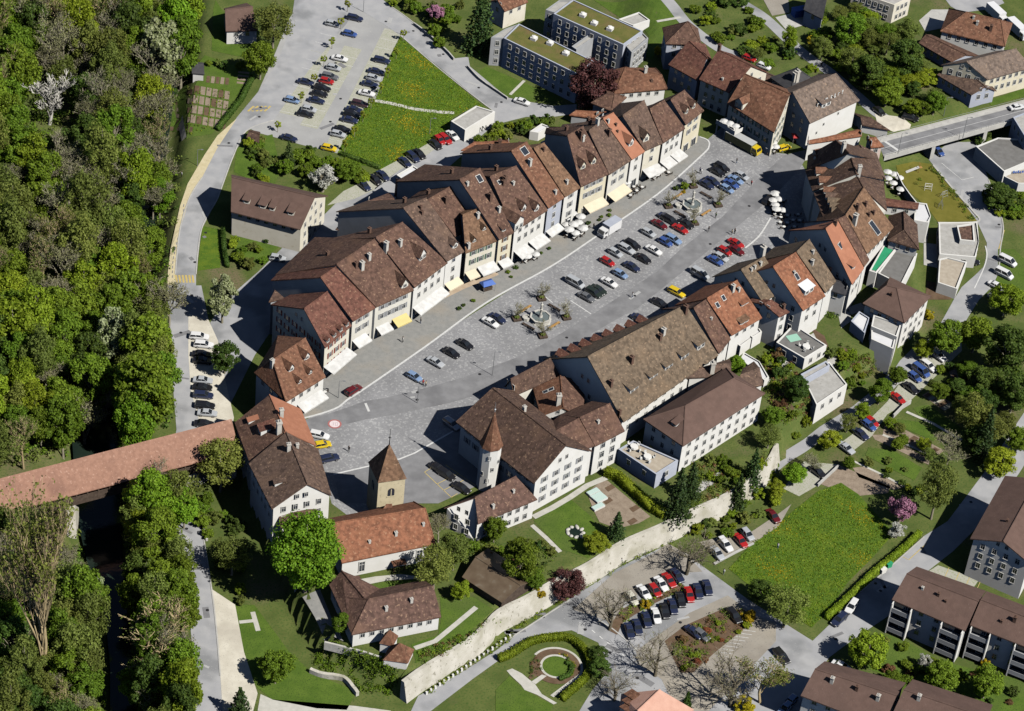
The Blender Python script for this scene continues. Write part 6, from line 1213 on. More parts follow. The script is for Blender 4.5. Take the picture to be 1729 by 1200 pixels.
planting("V1090,1095 1380,905 1620,750 O900,1130 1290,912 1500,795 1720,680 Q440,620 560,570 800,450 1080,262 1100,290 820,480 570,600 450,650 O1730,700 1500,825 1300,940 900,1170 V1640,770 1390,930 1110,1110", 170, ["olive","green","lime"], "grassy weeds along the foot of the town wall", 91, .5, .2, 26)
planting("V470,780 620,790 830,860 960,1000 900,1100 700,1075 620,970 450,940 400,890", 260, ["green","bright","dark","green"], "ivy covering the steep bank below the cottage", 90, .6, .26, 30)
planting("W1040,770 1380,560 1520,560 1600,620 1330,840 1150,950", 110, ["olive","lime","russet","olive","green"], "low planting in the lower strip of the lower car park", 89, .7, .22, 36)
planting("L1040,560 1140,520 1290,640 1400,840 1330,960 1200,1010 1120,900 1090,700", 150, ["green","dark","olive","russet","lime"], "mixed planting among the white garden terraces", 92, .7, .24, 40)
planting("b1130,960 1330,1040 1330,1150 1180,1100", 40, ["green","dark","olive"], "planting between the south row walls and the villa", 93, .8, .24, 40)
planting("Q640,120 1000,140 1170,0 1180,40 1080,170 880,310 600,440 560,400", 130, ["green","dark","olive","russet"], "mixed planting in the garden behind the eastern town wall", 94, .8, .24, 40)
planting("O440,620 700,600 780,760 1000,660 1090,730 950,920 720,800 540,780", 130, ["green","olive","lime","dark"], "mixed planting in the garden south of the town hall", 95, .8, .24, 40)
planting("M560,120 720,180 860,290 700,330 600,300", 60, ["green","olive","russet","dark"], "mixed planting on the slope below the villa", 96, .8, .24, 40)
planting("A1180,540 1460,560 1440,720 1330,850 1180,860", 70, ["green","olive","lime"], "vegetable rows on the allotments", 97, .35, .18, 16)
planting("M1280,240 1700,260 1720,440 1560,470 1300,480", 70, ["green","olive","dark"], "planting around the upper garden plots", 98, .7, .24, 36)
planting("k330,420 420,400 460,620 300,740 280,700", 30, ["russet","dark"], "roses in the formal garden bed", 99, .3, .16, 16)
planting("k700,380 820,400 960,560 900,700 700,770 860,720 930,560 800,430", 40, ["dark","yellow","green"], "flowers round the circular lawn", 100, .35, .16, 20)
scatter("M1100,330 1400,240 1729,300 1729,700 1600,780 1380,720 1250,560 1140,460", 16, ['green1','dark1','olive1','green2','dark1'], 30, 56, "%s tree in the gardens below the villa", "trees in the gardens below the villa", 101, (.6,.9))
scatter("M860,560 1100,640 1300,760 1200,860 1000,800 860,700", 6, ['green1','olive1','lime2'], 18, 30, "%s small tree between the garden plots", "small trees between the plots", 102, (.6,.9))
scatter("H1480,330 1560,640 1729,640 1729,900 1600,1000 1500,960 1600,800", 0, ['green1'], 30, 40, "%s x", "x", 103)
# undergrowth of the wood
ug = PL("-60,-60 320,-60 330,60 275,100 268,240 300,260 300,340 280,470 280,560 292,720 300,860 318,1000 328,1260 -60,1260"); r_ = np.random.default_rng(3); cs = []
UGP = np.array(ug)
while len(cs) < 3600:
    q_ = np.stack([r_.uniform(-60, 330, 3000), r_.uniform(-60, 1260, 3000)], 1); ok = sdist(UGP, q_) > 0; ok &= ~(sdist(np.array(water_gap), q_) > -2)
    for x, y in q_[ok]:
        rb = 829-.2555*(x+60)
        if rb-20 < y < rb+62: continue
        w = UZ((x, y), LOW)
        cs.append((w.x, w.y, hz(w.x, w.y)+r_.uniform(.2, 1.6)))
        if len(cs) >= 3600: break
cs = np.array(cs); v, q = leaves(cs, r_.uniform(.7, 1.7, len(cs)), 26, .42, r_, .6)
me = np_mesh("undergrowth", v, q, [LM['olive'], LM['green'], LM['dark']]); me.polygons.foreach_set("material_index", np.repeat(r_.choice(3, len(cs), p=[.45,.3,.25]), 26).astype(np.int32))
tag(link("undergrowth", me), "low tangled undergrowth covering the floor of the riverside wood", "undergrowth", None, "stuff")
# grass tufts and dandelions of the meadows
for nm_, pts_, n_ in (("upper", "B962,232 1500,685 1430,668 1290,745 1240,870 1140,905 1000,985 830,1075 620,1015 560,970 700,720 850,505 900,350", 9000), ("south", "1230,960 1270,915 1330,870 1380,830 1420,815 1490,880 1510,900 1470,945 1430,985 1400,1030 1370,1060 1300,1010", 8000)):
    pp = np.array(PL(pts_)); rg = np.random.default_rng(n_); q_ = np.stack([rg.uniform(pp[:, 0].min(), pp[:, 0].max(), n_*3), rg.uniform(pp[:, 1].min(), pp[:, 1].max(), n_*3)], 1); q_ = q_[sdist(pp, q_) > .5][:n_]
    ww = np.array([tuple(UZ(p, LOW+.08)) for p in q_]); ww[:, 2] = hgt(ww[:, :2])+.12
    v, q = leaves(ww, np.full(len(ww), .12), 2, .24, rg, .5); me = np_mesh("grass", v, q, [LM['green'], LM['bright'], LM['lime'], LM['yellow']])
    clump = np.sin(ww[:, 0]*.33)+np.sin(ww[:, 1]*.41+ww[:, 0]*.2)+rg.normal(size=len(ww))*.6; mi = rg.integers(0, 3, len(ww)); mi[clump > (1.25 if nm_ == 'upper' else 1.75)] = 3
    me.polygons.foreach_set("material_index", np.repeat(mi, 2).astype(np.int32)); tag(link("grass", me), "grass tufts and dandelions of the %s meadow" % nm_, "grass", None, "stuff")
# hedges
def hedge(label, pts, w, h, lm='green', curve=False, dens=26, size=.2):
    Wl = [G(p) for p in (PL(pts) if isinstance(pts, str) else pts)]
    if curve: Wl = smooth_line(Wl, 5)
    rr = np.random.default_rng(len(label)); O = Wl[0].copy(); mb = MB(); cs = []
    for a, b in zip(Wl[:-1], Wl[1:]):
        d = b-a; L_ = d.length
        if L_ < .05: continue
        mb.box(((a.x+b.x)/2-O.x, (a.y+b.y)/2-O.y, h*.46), (L_, w*.84, h*.92), 0, math.atan2(d.y, d.x)); n = int(L_*(w+2*h)*dens); t = rr.uniform(0, 1, n); nrm = np.array([-d.y, d.x, 0])/L_
        f = rr.uniform(0, w+2*h, n); off = np.where(f < h, -w/2, np.where(f > h+w, w/2, f-h-w/2)); zz = np.where(f < h, f, np.where(f > h+w, f-h-w, h))
        base = np.array([a.x-O.x, a.y-O.y, 0])+t[:, None]*np.array([d.x, d.y, 0]); cs.append(base+nrm*off[:, None]+np.stack([np.zeros(n), np.zeros(n), zz], 1)+rr.normal(size=(n, 3))*.06)
    cs = np.vstack(cs); v, q = leaves(cs, np.full(len(cs), .05), 1, size, rr)
    nv = len(mb.v); quads_ = np.array(mb.f); me = np_mesh("hedge", np.vstack([np.array(mb.v), v]), np.vstack([quads_, q+nv]), LM[lm])
    return tag(link("hedge", me, None, O), label, "hedge")
hedge("long clipped hedge between kitchen garden and flat terrace annex", "s330,20 560,100 900,400 1200,680 1420,800", 1.6, 2.2, 'lime')
hedge("tall clipped hedge curving round the formal garden", "k-160,480 0,420 150,330 300,235 480,185 640,170 800,165 930,220 1060,330 1140,450 1165,580 1120,720 1000,850 880,950 760,1060", 1.3, 1.6, 'lime', True)
hedge("clipped hedge along the road beside the south meadow", "R470,625 560,545 640,470 760,350 860,270 980,170 1060,90", 1.2, 1.6, 'lime')
hedge("dark hedge beside the allotments along the river road", "A1600,500 1530,640 1450,740 1380,830", 1.0, 1.6, 'dark')
hedge("low hedge along the edge of the upper meadow below the car park", "B580,980 700,1020 830,1070", 1.0, 1.0, 'dark')
hedge("dark clipped hedge between upper garden plots", "M1120,370 1230,420 1340,490", 1.2, 1.5, 'olive')
hedge("hedge beside the river road lawn of the dark-roofed house", "S1410,340 1420,480 1440,570", 1.0, 1.4, 'dark')
hedge("short hedge in the formal garden bed", "k820,520 900,560 880,680 720,760", .8, .8, 'dark', True)
# ------------------------------------------------------------ vehicles
CARC = dict(white=(.78,.78,.77), silver=(.45,.47,.49), navy=(.022,.03,.07), black=(.016,.016,.019), red=(.42,.02,.02), darkred=(.13,.012,.016), blue=(.05,.10,.30), lightblue=(.22,.32,.50), yellow=(.72,.52,.02), grey=(.14,.145,.155), green=(.025,.035,.028), brown=(.06,.03,.035), beige=(.62,.60,.50), turquoise=(.05,.25,.25))
CARN = dict(navy="dark blue", darkred="dark red", lightblue="light blue", green="dark green", brown="dark brown")
m_cglass = glassmat("car_glass", (.02,.024,.03), .05); m_tyre = mat("tyre", (.02,.02,.02)); m_rim = mat("wheel_rim", (.4,.4,.42), rough=.35, metal=.6); m_lamp = mat("headlight", (.75,.75,.72), rough=.2)
def paint(c):
    n = "paint_"+c
    if n in MATS: return MATS[n]
    m, nt, N, L, bs = _base(n); bs.inputs["Base Color"].default_value = (*CARC[c], 1); bs.inputs["Roughness"].default_value = .32; bs.inputs["Coat Weight"].default_value = .6; bs.inputs["Coat Roughness"].default_value = .08; MATS[n] = m; return m
CK = dict(hatch=(4.0, 1.72, 1.47, .92), sedan=(4.5, 1.76, 1.42, .92), estate=(4.6, 1.80, 1.50, .95), van=(4.9, 1.9, 1.95, 1.15))
CARM = {}
def car_mesh(kind):
    L_, W_c, H_, bt = CK[kind]; h = L_/2; w = W_c/2; b = MB()
    prof = dict(hatch=[(-1,.30,.80),(-.97,.22,bt-.06),(-.55,.2,bt),(0,.2,bt),(.42,.2,bt-.02),(.75,.2,bt-.12),(.95,.22,bt-.24),(1,.3,.58)], sedan=[(-1,.3,.78),(-.96,.22,bt-.03),(-.6,.2,bt),(0,.2,bt),(.4,.2,bt-.01),(.72,.2,bt-.12),(.95,.22,bt-.24),(1,.3,.58)], estate=[(-1,.3,.85),(-.98,.22,bt-.02),(-.55,.2,bt),(0,.2,bt),(.45,.2,bt-.01),(.75,.2,bt-.12),(.95,.22,bt-.25),(1,.3,.6)], van=[(-1,.3,1.0),(-.99,.22,bt),(-.5,.2,bt),(0,.2,bt),(.6,.2,bt-.02),(.8,.2,bt-.14),(.96,.22,bt-.34),(1,.3,.65)])[kind]
    vs = []; n = 8
    for x, zb, zt in prof:
        ww = w*(1-.09*abs(x)**6-.05*abs(x)**3)
        vs += [(x*h,-ww*.9,zb),(x*h,-ww,zb+.2),(x*h,-ww,zt-.16),(x*h,-ww*.9,zt),(x*h,ww*.9,zt),(x*h,ww,zt-.16),(x*h,ww,zb+.2),(x*h,ww*.9,zb)]
    fs = []
    for i in range(len(prof)-1):
        for k in range(n): fs.append((i*n+k, i*n+(k+1) % n, (i+1)*n+(k+1) % n, (i+1)*n+k))
    fs += [tuple(range(n))[::-1], tuple(range((len(prof)-1)*n, len(prof)*n))]
    b.add(vs, fs)
    c0, c1, r0, r1 = dict(hatch=(-.95,.50,-.74,.10), sedan=(-.68,.46,-.42,.10), estate=(-.97,.48,-.84,.12), van=(-.98,.72,-.92,.36))[kind]
    g = MB(); wb, wt = w*.9, w*.72
    g.add([(c0*h,-wb,bt-.02),(c1*h,-wb,bt-.04),(c1*h,wb,bt-.04),(c0*h,wb,bt-.02),(r0*h,-wt,H_-.05),(r1*h,-wt,H_-.05),(r1*h,wt,H_-.05),(r0*h,wt,H_-.05)], [(0,1,5,4),(1,2,6,5),(2,3,7,6),(3,0,4,7),(4,5,6,7)])
    b.add([(r0*h-.06,-wt-.03,H_-.06),(r1*h+.06,-wt-.03,H_-.06),(r1*h+.06,wt+.03,H_-.06),(r0*h-.06,wt+.03,H_-.06),(r0*h+.1,-wt*.86,H_),(r1*h-.1,-wt*.86,H_),(r1*h-.1,wt*.86,H_),(r0*h+.1,wt*.86,H_)], [(0,1,5,4),(1,2,6,5),(2,3,7,6),(3,0,4,7),(4,5,6,7),(3,2,1,0)])
    for s_ in (-1, 1):   # pillars
        for xa, xb in ((c1, r1), (c0, r0), ((c0+c1)/2-.02, (r0+r1)/2)):
            b.tube([(xa*h, s_*(wb+.01), bt-.03), (xb*h, s_*(wt+.01), H_-.05)], .045, 4, 0, False)
    return b, g
wh = MB(); wh.lathe([(.2,-.1),(.31,-.1),(.32,0),(.31,.1),(.2,.1)], 12); wme = wh.mesh("wheel", [m_tyre]); rh = MB(); rh.lathe([(0,.09),(.2,.105),(.2,-.105),(0,-.09)], 10); rme = rh.mesh("rim", [m_rim])
hl = MB(); hl.box((0,0,0), (.1,.34,.14)); hme = hl.mesh("headlight", [m_lamp])
def car(kind, col, px, hd, label, group, z=None, scale=1.0):
    key = (kind, col)
    if key not in CARM:
        b, g = car_mesh(kind); CARM[key] = (b.mesh("body", [paint(col)]), g.mesh("windows", [m_cglass]))
        for e in CARM[key]: e.update()
    p = P(px); w = G(p) if z is None else UZ(p, z)
    # the photo point is the middle of the car, about 0.7 m above the ground
    w0 = UZ(p, w.z+.7); w1 = UZ((p[0]+hd[0], p[1]+hd[1]), w.z+.7); an = math.atan2((w1-w0).y, (w1-w0).x)
    zz = hz(w0.x, w0.y) if z is None else z
    if abs(zz-w.z) > .6: zz = w.z
    o = empty("parked_car" if kind != 'van' else "parked_van", (w0.x, w0.y, zz+.09), an, label, "car" if kind != 'van' else "van", group); o.scale = (scale,)*3
    bm_, gm_ = CARM[key]; link("body", bm_, o); link("windows", gm_, o); L_, W_c, H_, bt = CK[kind]
    for sx in (-.6, .62):
        for sy in (-1, 1):
            q = link("wheel", wme, o, (sx*L_/2, sy*(W_c/2-.1), .31), (math.pi/2,0,0)); link("rim", rme, q)
    for sy in (-1, 1): link("headlight", hme, o, (L_/2-.06, sy*W_c*.33, .64))
    return o
KN = dict(hatch="hatchback", sedan="saloon", estate="estate car", van="van")
COLC = dict(w='white', s='silver', n='navy', k='black', r='red', d='darkred', b='blue', l='lightblue', y='yellow', g='grey', e='green', o='brown', i='beige', t='turquoise')
KC_ = dict(h='hatch', s='sedan', e='estate', v='van')
def carrow(where, frm, hd, items, crop, group, z=None, sc=1.0):
    for i, it in enumerate(items.split()):
        xy, ck = it.split(':'); c = COLC[ck[0]]; k_ = KC_[ck[1]]
        lb = "%s %s, %s from %s %s" % (CARN.get(c, c), KN[k_], ords[i], frm, where)
        car(k_, c, P(crop+xy), hd, lb, group, z, sc)
carrow("upper car park's left row", "the top of the", (110,24), "530,148:sh 360,517:ns 275,632:lh", 'B', "cars in the upper car park")
carrow("upper car park's middle row", "the top of the", (110,24), "672,112:ne 640,212:bh 576,368:ws 538,427:sh 515,482:ge 493,512:rh 466,556:ke 448,592:ks 428,634:ns 382,690:sh 357,720:ks", 'B', "cars in the upper car park")
carrow("upper car park's meadow row", "the top of the", (110,24), "842,380:ne 806,450:ns 790,492:sh 766,530:ns 747,588:ws 704,655:oe 668,692:ns 655,722:ke 638,757:ns 592,816:ks 565,847:sh 508,935:yh", 'B', "cars in the upper car park")
carrow("upper car park", "the left at the bottom of the", (100,28), "255,872:ns", 'B', "cars in the upper car park")
carrow("back lane bays", "the utility building in the", (62,52), "1290,855:ws 1245,878:re 1208,884:rh 1182,912:ks 1080,972:ks 1040,992:ne 990,1025:ns 850,1110:ns 800,1135:ks 730,1172:ns", 'B', "cars in the back lane bays")
carrow("shaded back lane", "the west in the", (95,15), "745,582:sh", 'E', "cars in the back lane")
carrow("gravel parking by the wood", "the top of the", (100,8), "1262,1003:we 1290,1055:we", 'S', "cars on the gravel parking")
carrow("lower gravel parking", "the top of the", (100,8), "265,365:ks 270,405:ks 272,530:ss 270,575:ks 275,625:ne 285,690:ke 300,738:ss 280,805:ks", 'I', "cars on the gravel parking")
SQ = (95,52)
carrow("western group on the cobbled square", "the left of the", SQ, "185,695:lh 320,603:ss 420,543:ks 506,490:ks 668,352:ws 712,325:ns", 'J', "cars on the square")
carrow("lower west fountain row", "the left in the", SQ, "1275,1128:gs 1322,1100:ee 1352,1082:es 1420,1036:ws 1490,983:lh 1563,936:ns 1634,884:ks 1702,832:ws", 'F', "cars on the square")
carrow("upper west fountain row", "the left in the", SQ, "1408,905:rh 1458,848:sh 1530,824:se 1568,796:ke 1668,722:sh", 'F', "cars on the square")
carrow("upper group before the east fountain", "the left in the", SQ, "425,668:ds 468,625:ns 494,642:ke 556,697:rs 594,664:ks", 'G', "cars on the square")
carrow("lower group before the east fountain", "the left in the", SQ, "462,780:bh 514,764:le", 'G', "cars on the square")
carrow("upper group beyond the east fountain", "the left in the", SQ, "722,415:ns 760,395:ns 792,335:ks 822,308:ke", 'G', "cars on the square")
carrow("lower group beyond the east fountain", "the left in the", SQ, "852,444:lh 880,412:bs 908,386:ls 946,362:sh", 'G', "cars on the square")
carrow("group across the street", "the left in the", SQ, "778,897:bs 815,877:sh 838,838:rh 912,832:ds 910,788:rs", 'G', "cars across the street")
carrow("south edge of the street", "the top along the", (85,42), "535,1098:ye 425,1165:ks 300,1265:ns", 'G', "cars along the south edge")
car('van', 'silver', P("F1205,1040"), SQ, "silver people carrier parked right of the west fountain", "vans on the square")
car('van', 'silver', P("G682,985"), (85,50), "silver van parked half in the shade south of the street", "vans on the square")
car('estate', 'black', P("G1120,512"), (60,-45), "black car driving out of the shade on the street", None)
car('estate', 'darkred', P("g1085,590"), (70,-45), "dark red car standing on the kerb line at the west end", None)
car('estate', 'white', P("g795,972"), (90,20), "white car parked against the orange gate house", None); car('hatch', 'yellow', P("g822,1052"), (90,-15), "yellow car parked against the gable house", None); car('estate', 'navy', P("g880,1165"), (90,-20), "dark blue car parked below the yellow car", None)
carrow("yellow bays by the town hall", "the left in the", (60,35), "335,187:ks 388,226:ke 484,312:ks", 'O', "cars by the town hall")
car('estate', 'silver', P("J422,995"), (70,50), "silver car in the shade beside the town hall", None)
car('hatch', 'black', P("D808,702"), (60,45), "black car on the garden road above the bridge", None); car('estate', 'black', P("D1005,742"), (80,20), "black car in the shaded corner above the bridge", None)
car('sedan', 'white', P("D1680,676"), (80,-15), "white car driving on the road bridge", None, .04); car('sedan', 'white', P("C305,642"), (80,25), "white car below the front apartment block", None); car('hatch', 'blue', P("m725,660"), (60,50), "blue car with white load under the road bridge", None)
car('hatch', 'yellow', P("n1380,950"), (60,-20), "yellow and black car in front of the inn gable", None); car('hatch', 'red', P("d775,345"), (80,30), "red car behind the cream street house", None); car('hatch', 'white', P("d885,405"), (80,30), "white car behind the cream street house", None)
carrow("right side of the lower road", "the top along the", (80,40), "1620,716:wv 1598,797:wv 1550,870:ws 1545,945:sh", 'H', "cars beside the lower road")
carrow("garage forecourt", "the top of the", (80,10), "1360,668:ks 1388,716:ks", 'H', "cars at the garages")
carrow("bays below the villa", "the top of the", (75,55), "1182,188:we 1120,252:we 1072,285:bv 1032,322:bh 1010,392:ks 924,457:rs 758,605:rh 742,628:bh 690,682:ns 600,772:ss 418,922:ks", 'M', "cars below the villa")
carrow("upper row of the lower car park", "the left of the", (50,62), "812,487:ih 888,447:ws 958,435:rh 998,394:ws 1048,372:rs 1100,342:ns", 'W', "cars in the lower car park")
carrow("lower row of the lower car park", "the left of the", (22,70), "798,692:ns 848,668:ns 906,622:ns 966,597:ws 1022,566:ks 1072,538:ns 1122,494:ks 1176,462:rs 1232,440:ns 1292,418:ns", 'W', "cars in the lower car park")
car('estate', 'black', P("W1462,595"), (50,60), "black car beside the forsythia in the lower car park", None); car('sedan', 'navy', P("W1205,700"), (60,45), "dark blue car among the planted strip bushes", None); car('hatch', 'grey', P("W1255,718"), (60,45), "grey car among the planted strip bushes", None)
carrow("bays below the town wall", "the left of the", (55,62), "790,687:ss 842,632:we 938,608:rs 982,568:sh 1145,452:ds", 'Q', "cars below the town wall")
car('estate', 'white', P("R635,537"), (-60,85), "white car on the shaded road beside the hedge", None); car('estate', 'navy', P("R556,620"), (-80,70), "dark blue car on the road beside the hedge", None); car('estate', 'black', P("R190,852"), (55,60), "black car under the bare trees of the lower car park", None); car('sedan', 'white', P("R570,917"), (80,40), "white car behind the bottom apartment house", None); car('hatch', 'lightblue', P("R245,1140"), (-60,60), "upper pale blue car beside the bottom apartment house", None); car('hatch', 'lightblue', P("R215,1182"), (-60,60), "lower pale blue car beside the bottom apartment house", None)
# trucks
def truck(name, label, px, hd, L_, W_t, H_, cabc, boxm, topm, z=None):
    w = G(P(px)); w0 = UZ(P(px), w.z+1.2); p = P(px); w1 = UZ((p[0]+hd[0], p[1]+hd[1]), w.z+1.2)
    o = empty(name, (w0.x, w0.y, w.z+.06), math.atan2((w1-w0).y, (w1-w0).x), label, "truck")
    b = MB(); b.box((-.9,0,.6+H_/2), (L_-2.0, W_t, H_)); link("cargo_box", b.mesh("cargo_box", [boxm]), o); b = MB(); b.box((-.9,0,.62+H_+.03), (L_-1.94, W_t+.06, .08)); link("box_roof", b.mesh("box_roof", [topm]), o)
    x0 = L_/2-1.85; c = MB(); c.add([(x0,-W_t*.46,.5),(L_/2,-W_t*.46,.5),(L_/2,W_t*.46,.5),(x0,W_t*.46,.5),(x0,-W_t*.44,2.35),(L_/2-.5,-W_t*.42,2.3),(L_/2-.5,W_t*.42,2.3),(x0,W_t*.44,2.35),(L_/2,-W_t*.46,1.3),(L_/2,W_t*.46,1.3)], [(0,1,8,5,4),(1,2,9,8),(8,9,6,5),(2,3,7,6,9),(3,0,4,7),(4,5,6,7),(3,2,1,0)])
    link("cab", c.mesh("cab", [cabc]), o); g = MB(); g.add([(L_/2-.06,-W_t*.38,1.42),(L_/2-.06,W_t*.38,1.42),(L_/2-.44,W_t*.36,2.2),(L_/2-.44,-W_t*.36,2.2)], [(0,1,2,3)]); g.v = [(x+.04, y, z+.03) for x, y, z in g.v]
    g.box((x0+.85, -W_t*.455, 1.75), (.9,.04,.6)); g.box((x0+.85, W_t*.455, 1.75), (.9,.04,.6)); link("windscreen", g.mesh("windscreen", [m_cglass]), o)
    for sx in (-L_*.3, L_*.36):
        for sy in (-1, 1): q = link("wheel", wme, o, (sx, sy*(W_t/2-.16), .42), (math.pi/2,0,0), (1.35,1.35,1.35)); link("rim", rme, q)
    return o
m_boxw = mat("truck_box_white", (.8,.8,.8), (.76,.76,.77), .5, .5); m_boxt = mat("truck_box_top", (.42,.45,.52), (.47,.5,.57), .5, .6); m_boxo = mat("truck_side_olive", (.27,.26,.11), (.32,.31,.15), .6, .6); m_boxg = mat("truck_tarp_grey", (.46,.47,.47), (.5,.51,.5), .6, .7)
truck("box_truck", "white box truck driving along the kerb line of the square", "F1420,700", (-80,50), 6.8, 2.3, 2.5, paint('white'), m_boxw, m_boxt)
truck("lorry", "yellow-cabbed lorry with long olive grey-topped body in front of the inn", "n720,890", (70,38), 10.5, 2.4, 2.2, paint('yellow'), m_boxo, m_boxg)
truck("box_truck", "white delivery truck behind the farmhouse in the upper right", "D1555,95", (60,55), 8.5, 2.4, 2.4, paint('white'), m_boxw, m_boxw)
truck("box_truck", "white delivery truck at the right edge beside the farmhouse", "D1685,190", (60,55), 8.5, 2.4, 2.4, paint('white'), m_boxw, m_boxw)
b = MB(); b.box((0,0,1.1), (4.2,2.2,2.2)); b.box((0,0,2.24), (4.3,2.3,.1)); w = G("D300,95"); o = link("container", b.mesh("container", [m_awnb]), None, (w.x, w.y, w.z), (0,0,.5)); tag(o, "blue container beside the garden road at the top", "container")
# ------------------------------------------------------------ fountains, benches, cafe furniture, people
def fountain(px, label):
    w = G(px); o = empty("fountain", (w.x, w.y, w.z+.03), .3, label, "fountain")
    b = MB(); b.lathe([(2.75,0),(2.7,.15),(2.45,.2),(2.5,.95),(2.62,1.0),(2.62,1.12),(2.2,1.12),(2.15,.5),(0,.5)], 8); link("basin", b.mesh("basin", [m_stone]), o)
    b = MB(); b.lathe([(0,.93),(2.19,.93)], 8); link("water", b.mesh("water", [mat("fountain_water", (.16,.19,.19), rough=.1)]), o)
    b = MB(); b.lathe([(.55,.4),(.5,1.3),(.3,1.5),(.24,3.0),(.4,3.15),(.38,3.35),(.2,3.4)], 10); c_ = link("column", b.mesh("column", [m_stone], True), o)
    b = MB(); b.lathe([(.22,3.35),(.3,3.6),(.24,4.1),(.34,4.5),(.3,4.75),(.12,4.85),(.17,5.0),(.15,5.2),(0,5.3)], 10); b.tube([(.28,0,4.6),(.5,.05,4.3),(.55,.1,4.0)], [.09,.08,.06], 6); link("figure", b.mesh("figure", [m_stone], True), o)
    b = MB()
    for a in (0, 1.57, 3.14, 4.71): b.tube([(.3*math.cos(a),.3*math.sin(a),1.9),(.85*math.cos(a),.85*math.sin(a),1.75)], [.05,.035], 5)
    link("spouts", b.mesh("spouts", [m_dark]), o)
    b = MB(); b.lathe([(1.0,0),(1.0,.8),(.7,.85),(.7,.5),(0,.5)], 8, 0, (-3.3,.6,0)); link("side_basin", b.mesh("side_basin", [m_stone]), o)
    return w
bn = MB()
for y in (-.22, 0, .22): bn.box((0,y,.46), (3.6,.18,.06))
for x in (-1.5, 0, 1.5): bn.box((x,0,.22), (.12,.55,.44), 1)
bsm = mesh("seat", *(lambda m: (m.v[:24], m.f[:18]))(bn), m_bench); blg = MB(); blg.box((0,0,.22), (.12,.55,.44)); blm = blg.mesh("leg", [m_dark]); bsd = mesh("seat", bn.v[:24], bn.f[:18], m_wood)
def bench(px, hd, label, dark=False):
    p = P(px); w = G(p); w1 = UZ((p[0]+hd[0], p[1]+hd[1]), w.z); o = empty("bench", (w.x, w.y, w.z+.03), math.atan2((w1-w).y, (w1-w).x), label, "bench")
    link("seat", bsd if dark else bsm, o)
    for x in (-1.5, 0, 1.5): link("leg", blm, o, (x,0,0))
for nm, c, dx, dy in (("west", (912,537), 0, 0), ("east", (1168,347), 0, 0)):
    fw_ = fountain((c[0], c[1]+3), "pale stone %s fountain with basin, column and figure on the square" % nm)
    bench((c[0]-24, c[1]-14), (16,-10), "orange wooden bench upper left of the %s fountain" % nm); bench((c[0]+24, c[1]+14), (16,-10), "orange wooden bench lower right of the %s fountain" % nm)
    bench((c[0]-20, c[1]+16), (16,9), "dark bench lower left of the %s fountain" % nm, True); bench((c[0]+24, c[1]-16), (16,9), "dark bench upper right of the %s fountain" % nm, True)
    pl = MB(); pl.box((0,0,.25), (1.9,1.9,.5), 0, 0, 1.05); plm = pl.mesh("box", [m_wood]); 
    for dx, dy, wd in ((2,-32,"upper"), (-40,2,"left"), (44,0,"right"), (4,31,"lower")):
        w = G((c[0]+dx, c[1]+dy)); o = empty("planter", (w.x, w.y, w.z+.03), .4, "%s square wooden planter with sprouts at the %s fountain" % (wd, nm), "planter"); link("box", plm, o); link("plants", TREES['shrub_olive'][0], o, (0,0,.4), (0,0,1), (.5,.5,.3))
        plant('pollard', None, 30, "pollarded bare tree rising from the %s planter of the %s fountain" % (wd, nm), 1.0, None, None, None, (w.x, w.y, w.z+.3))
w = G("G585,425"); plant('shrub_green', "G585,425", 16, "leafy green bush beside the east fountain planters", 1.0); plant('shrub_yellow', "G580,462", 9, "yellow flowers beside the east fountain bench", .7); plant('shrub_dark', "G530,440", 12, "dark bush left of the east fountain", .8)
# parasols, tables, chairs
cp = MB(); cp.lathe([(0,2.75),(.5,2.62),(1.35,2.2),(1.35,2.12)], 8); cpm = cp.mesh("canopy", [m_awnw]); po = MB(); po.tube([(0,0,.05),(0,0,2.7)], .035, 5); pom = po.mesh("pole", [m_metal]); ps = MB(); ps.lathe([(.35,0),(.35,.09),(0,.1)], 10); psm = ps.mesh("base", [m_concr])
def parasol(w, label, sc=1.0, group="white parasols"):
    o = empty("parasol", w, random.uniform(0,.8), label, "parasol", group); o.scale = (sc,)*3; link("canopy", cpm, o); link("pole", pom, o); link("base", psm, o)
tp = MB(); tp.lathe([(0,.74),(.42,.74),(.42,.70),(0,.70)], 10); tpm = tp.mesh("table_top", [WM['white']]); tl = MB(); tl.tube([(0,0,.02),(0,0,.7)], .04, 5); tl.lathe([(.28,0),(.28,.03),(0,.04)], 8); tlm = tl.mesh("leg", [m_dark])
cs_ = MB(); cs_.box((0,0,.45), (.42,.42,.05)); csm = cs_.mesh("seat", [m_wood]); cb = MB(); cb.box((-.2,0,.7), (.04,.42,.45)); cbm = cb.mesh("backrest", [m_wood]); cl_ = MB()
for x in (-.18,.18):
    for y in (-.18,.18): cl_.box((x,y,.22), (.035,.035,.44))
clm = cl_.mesh("legs", [m_dark])
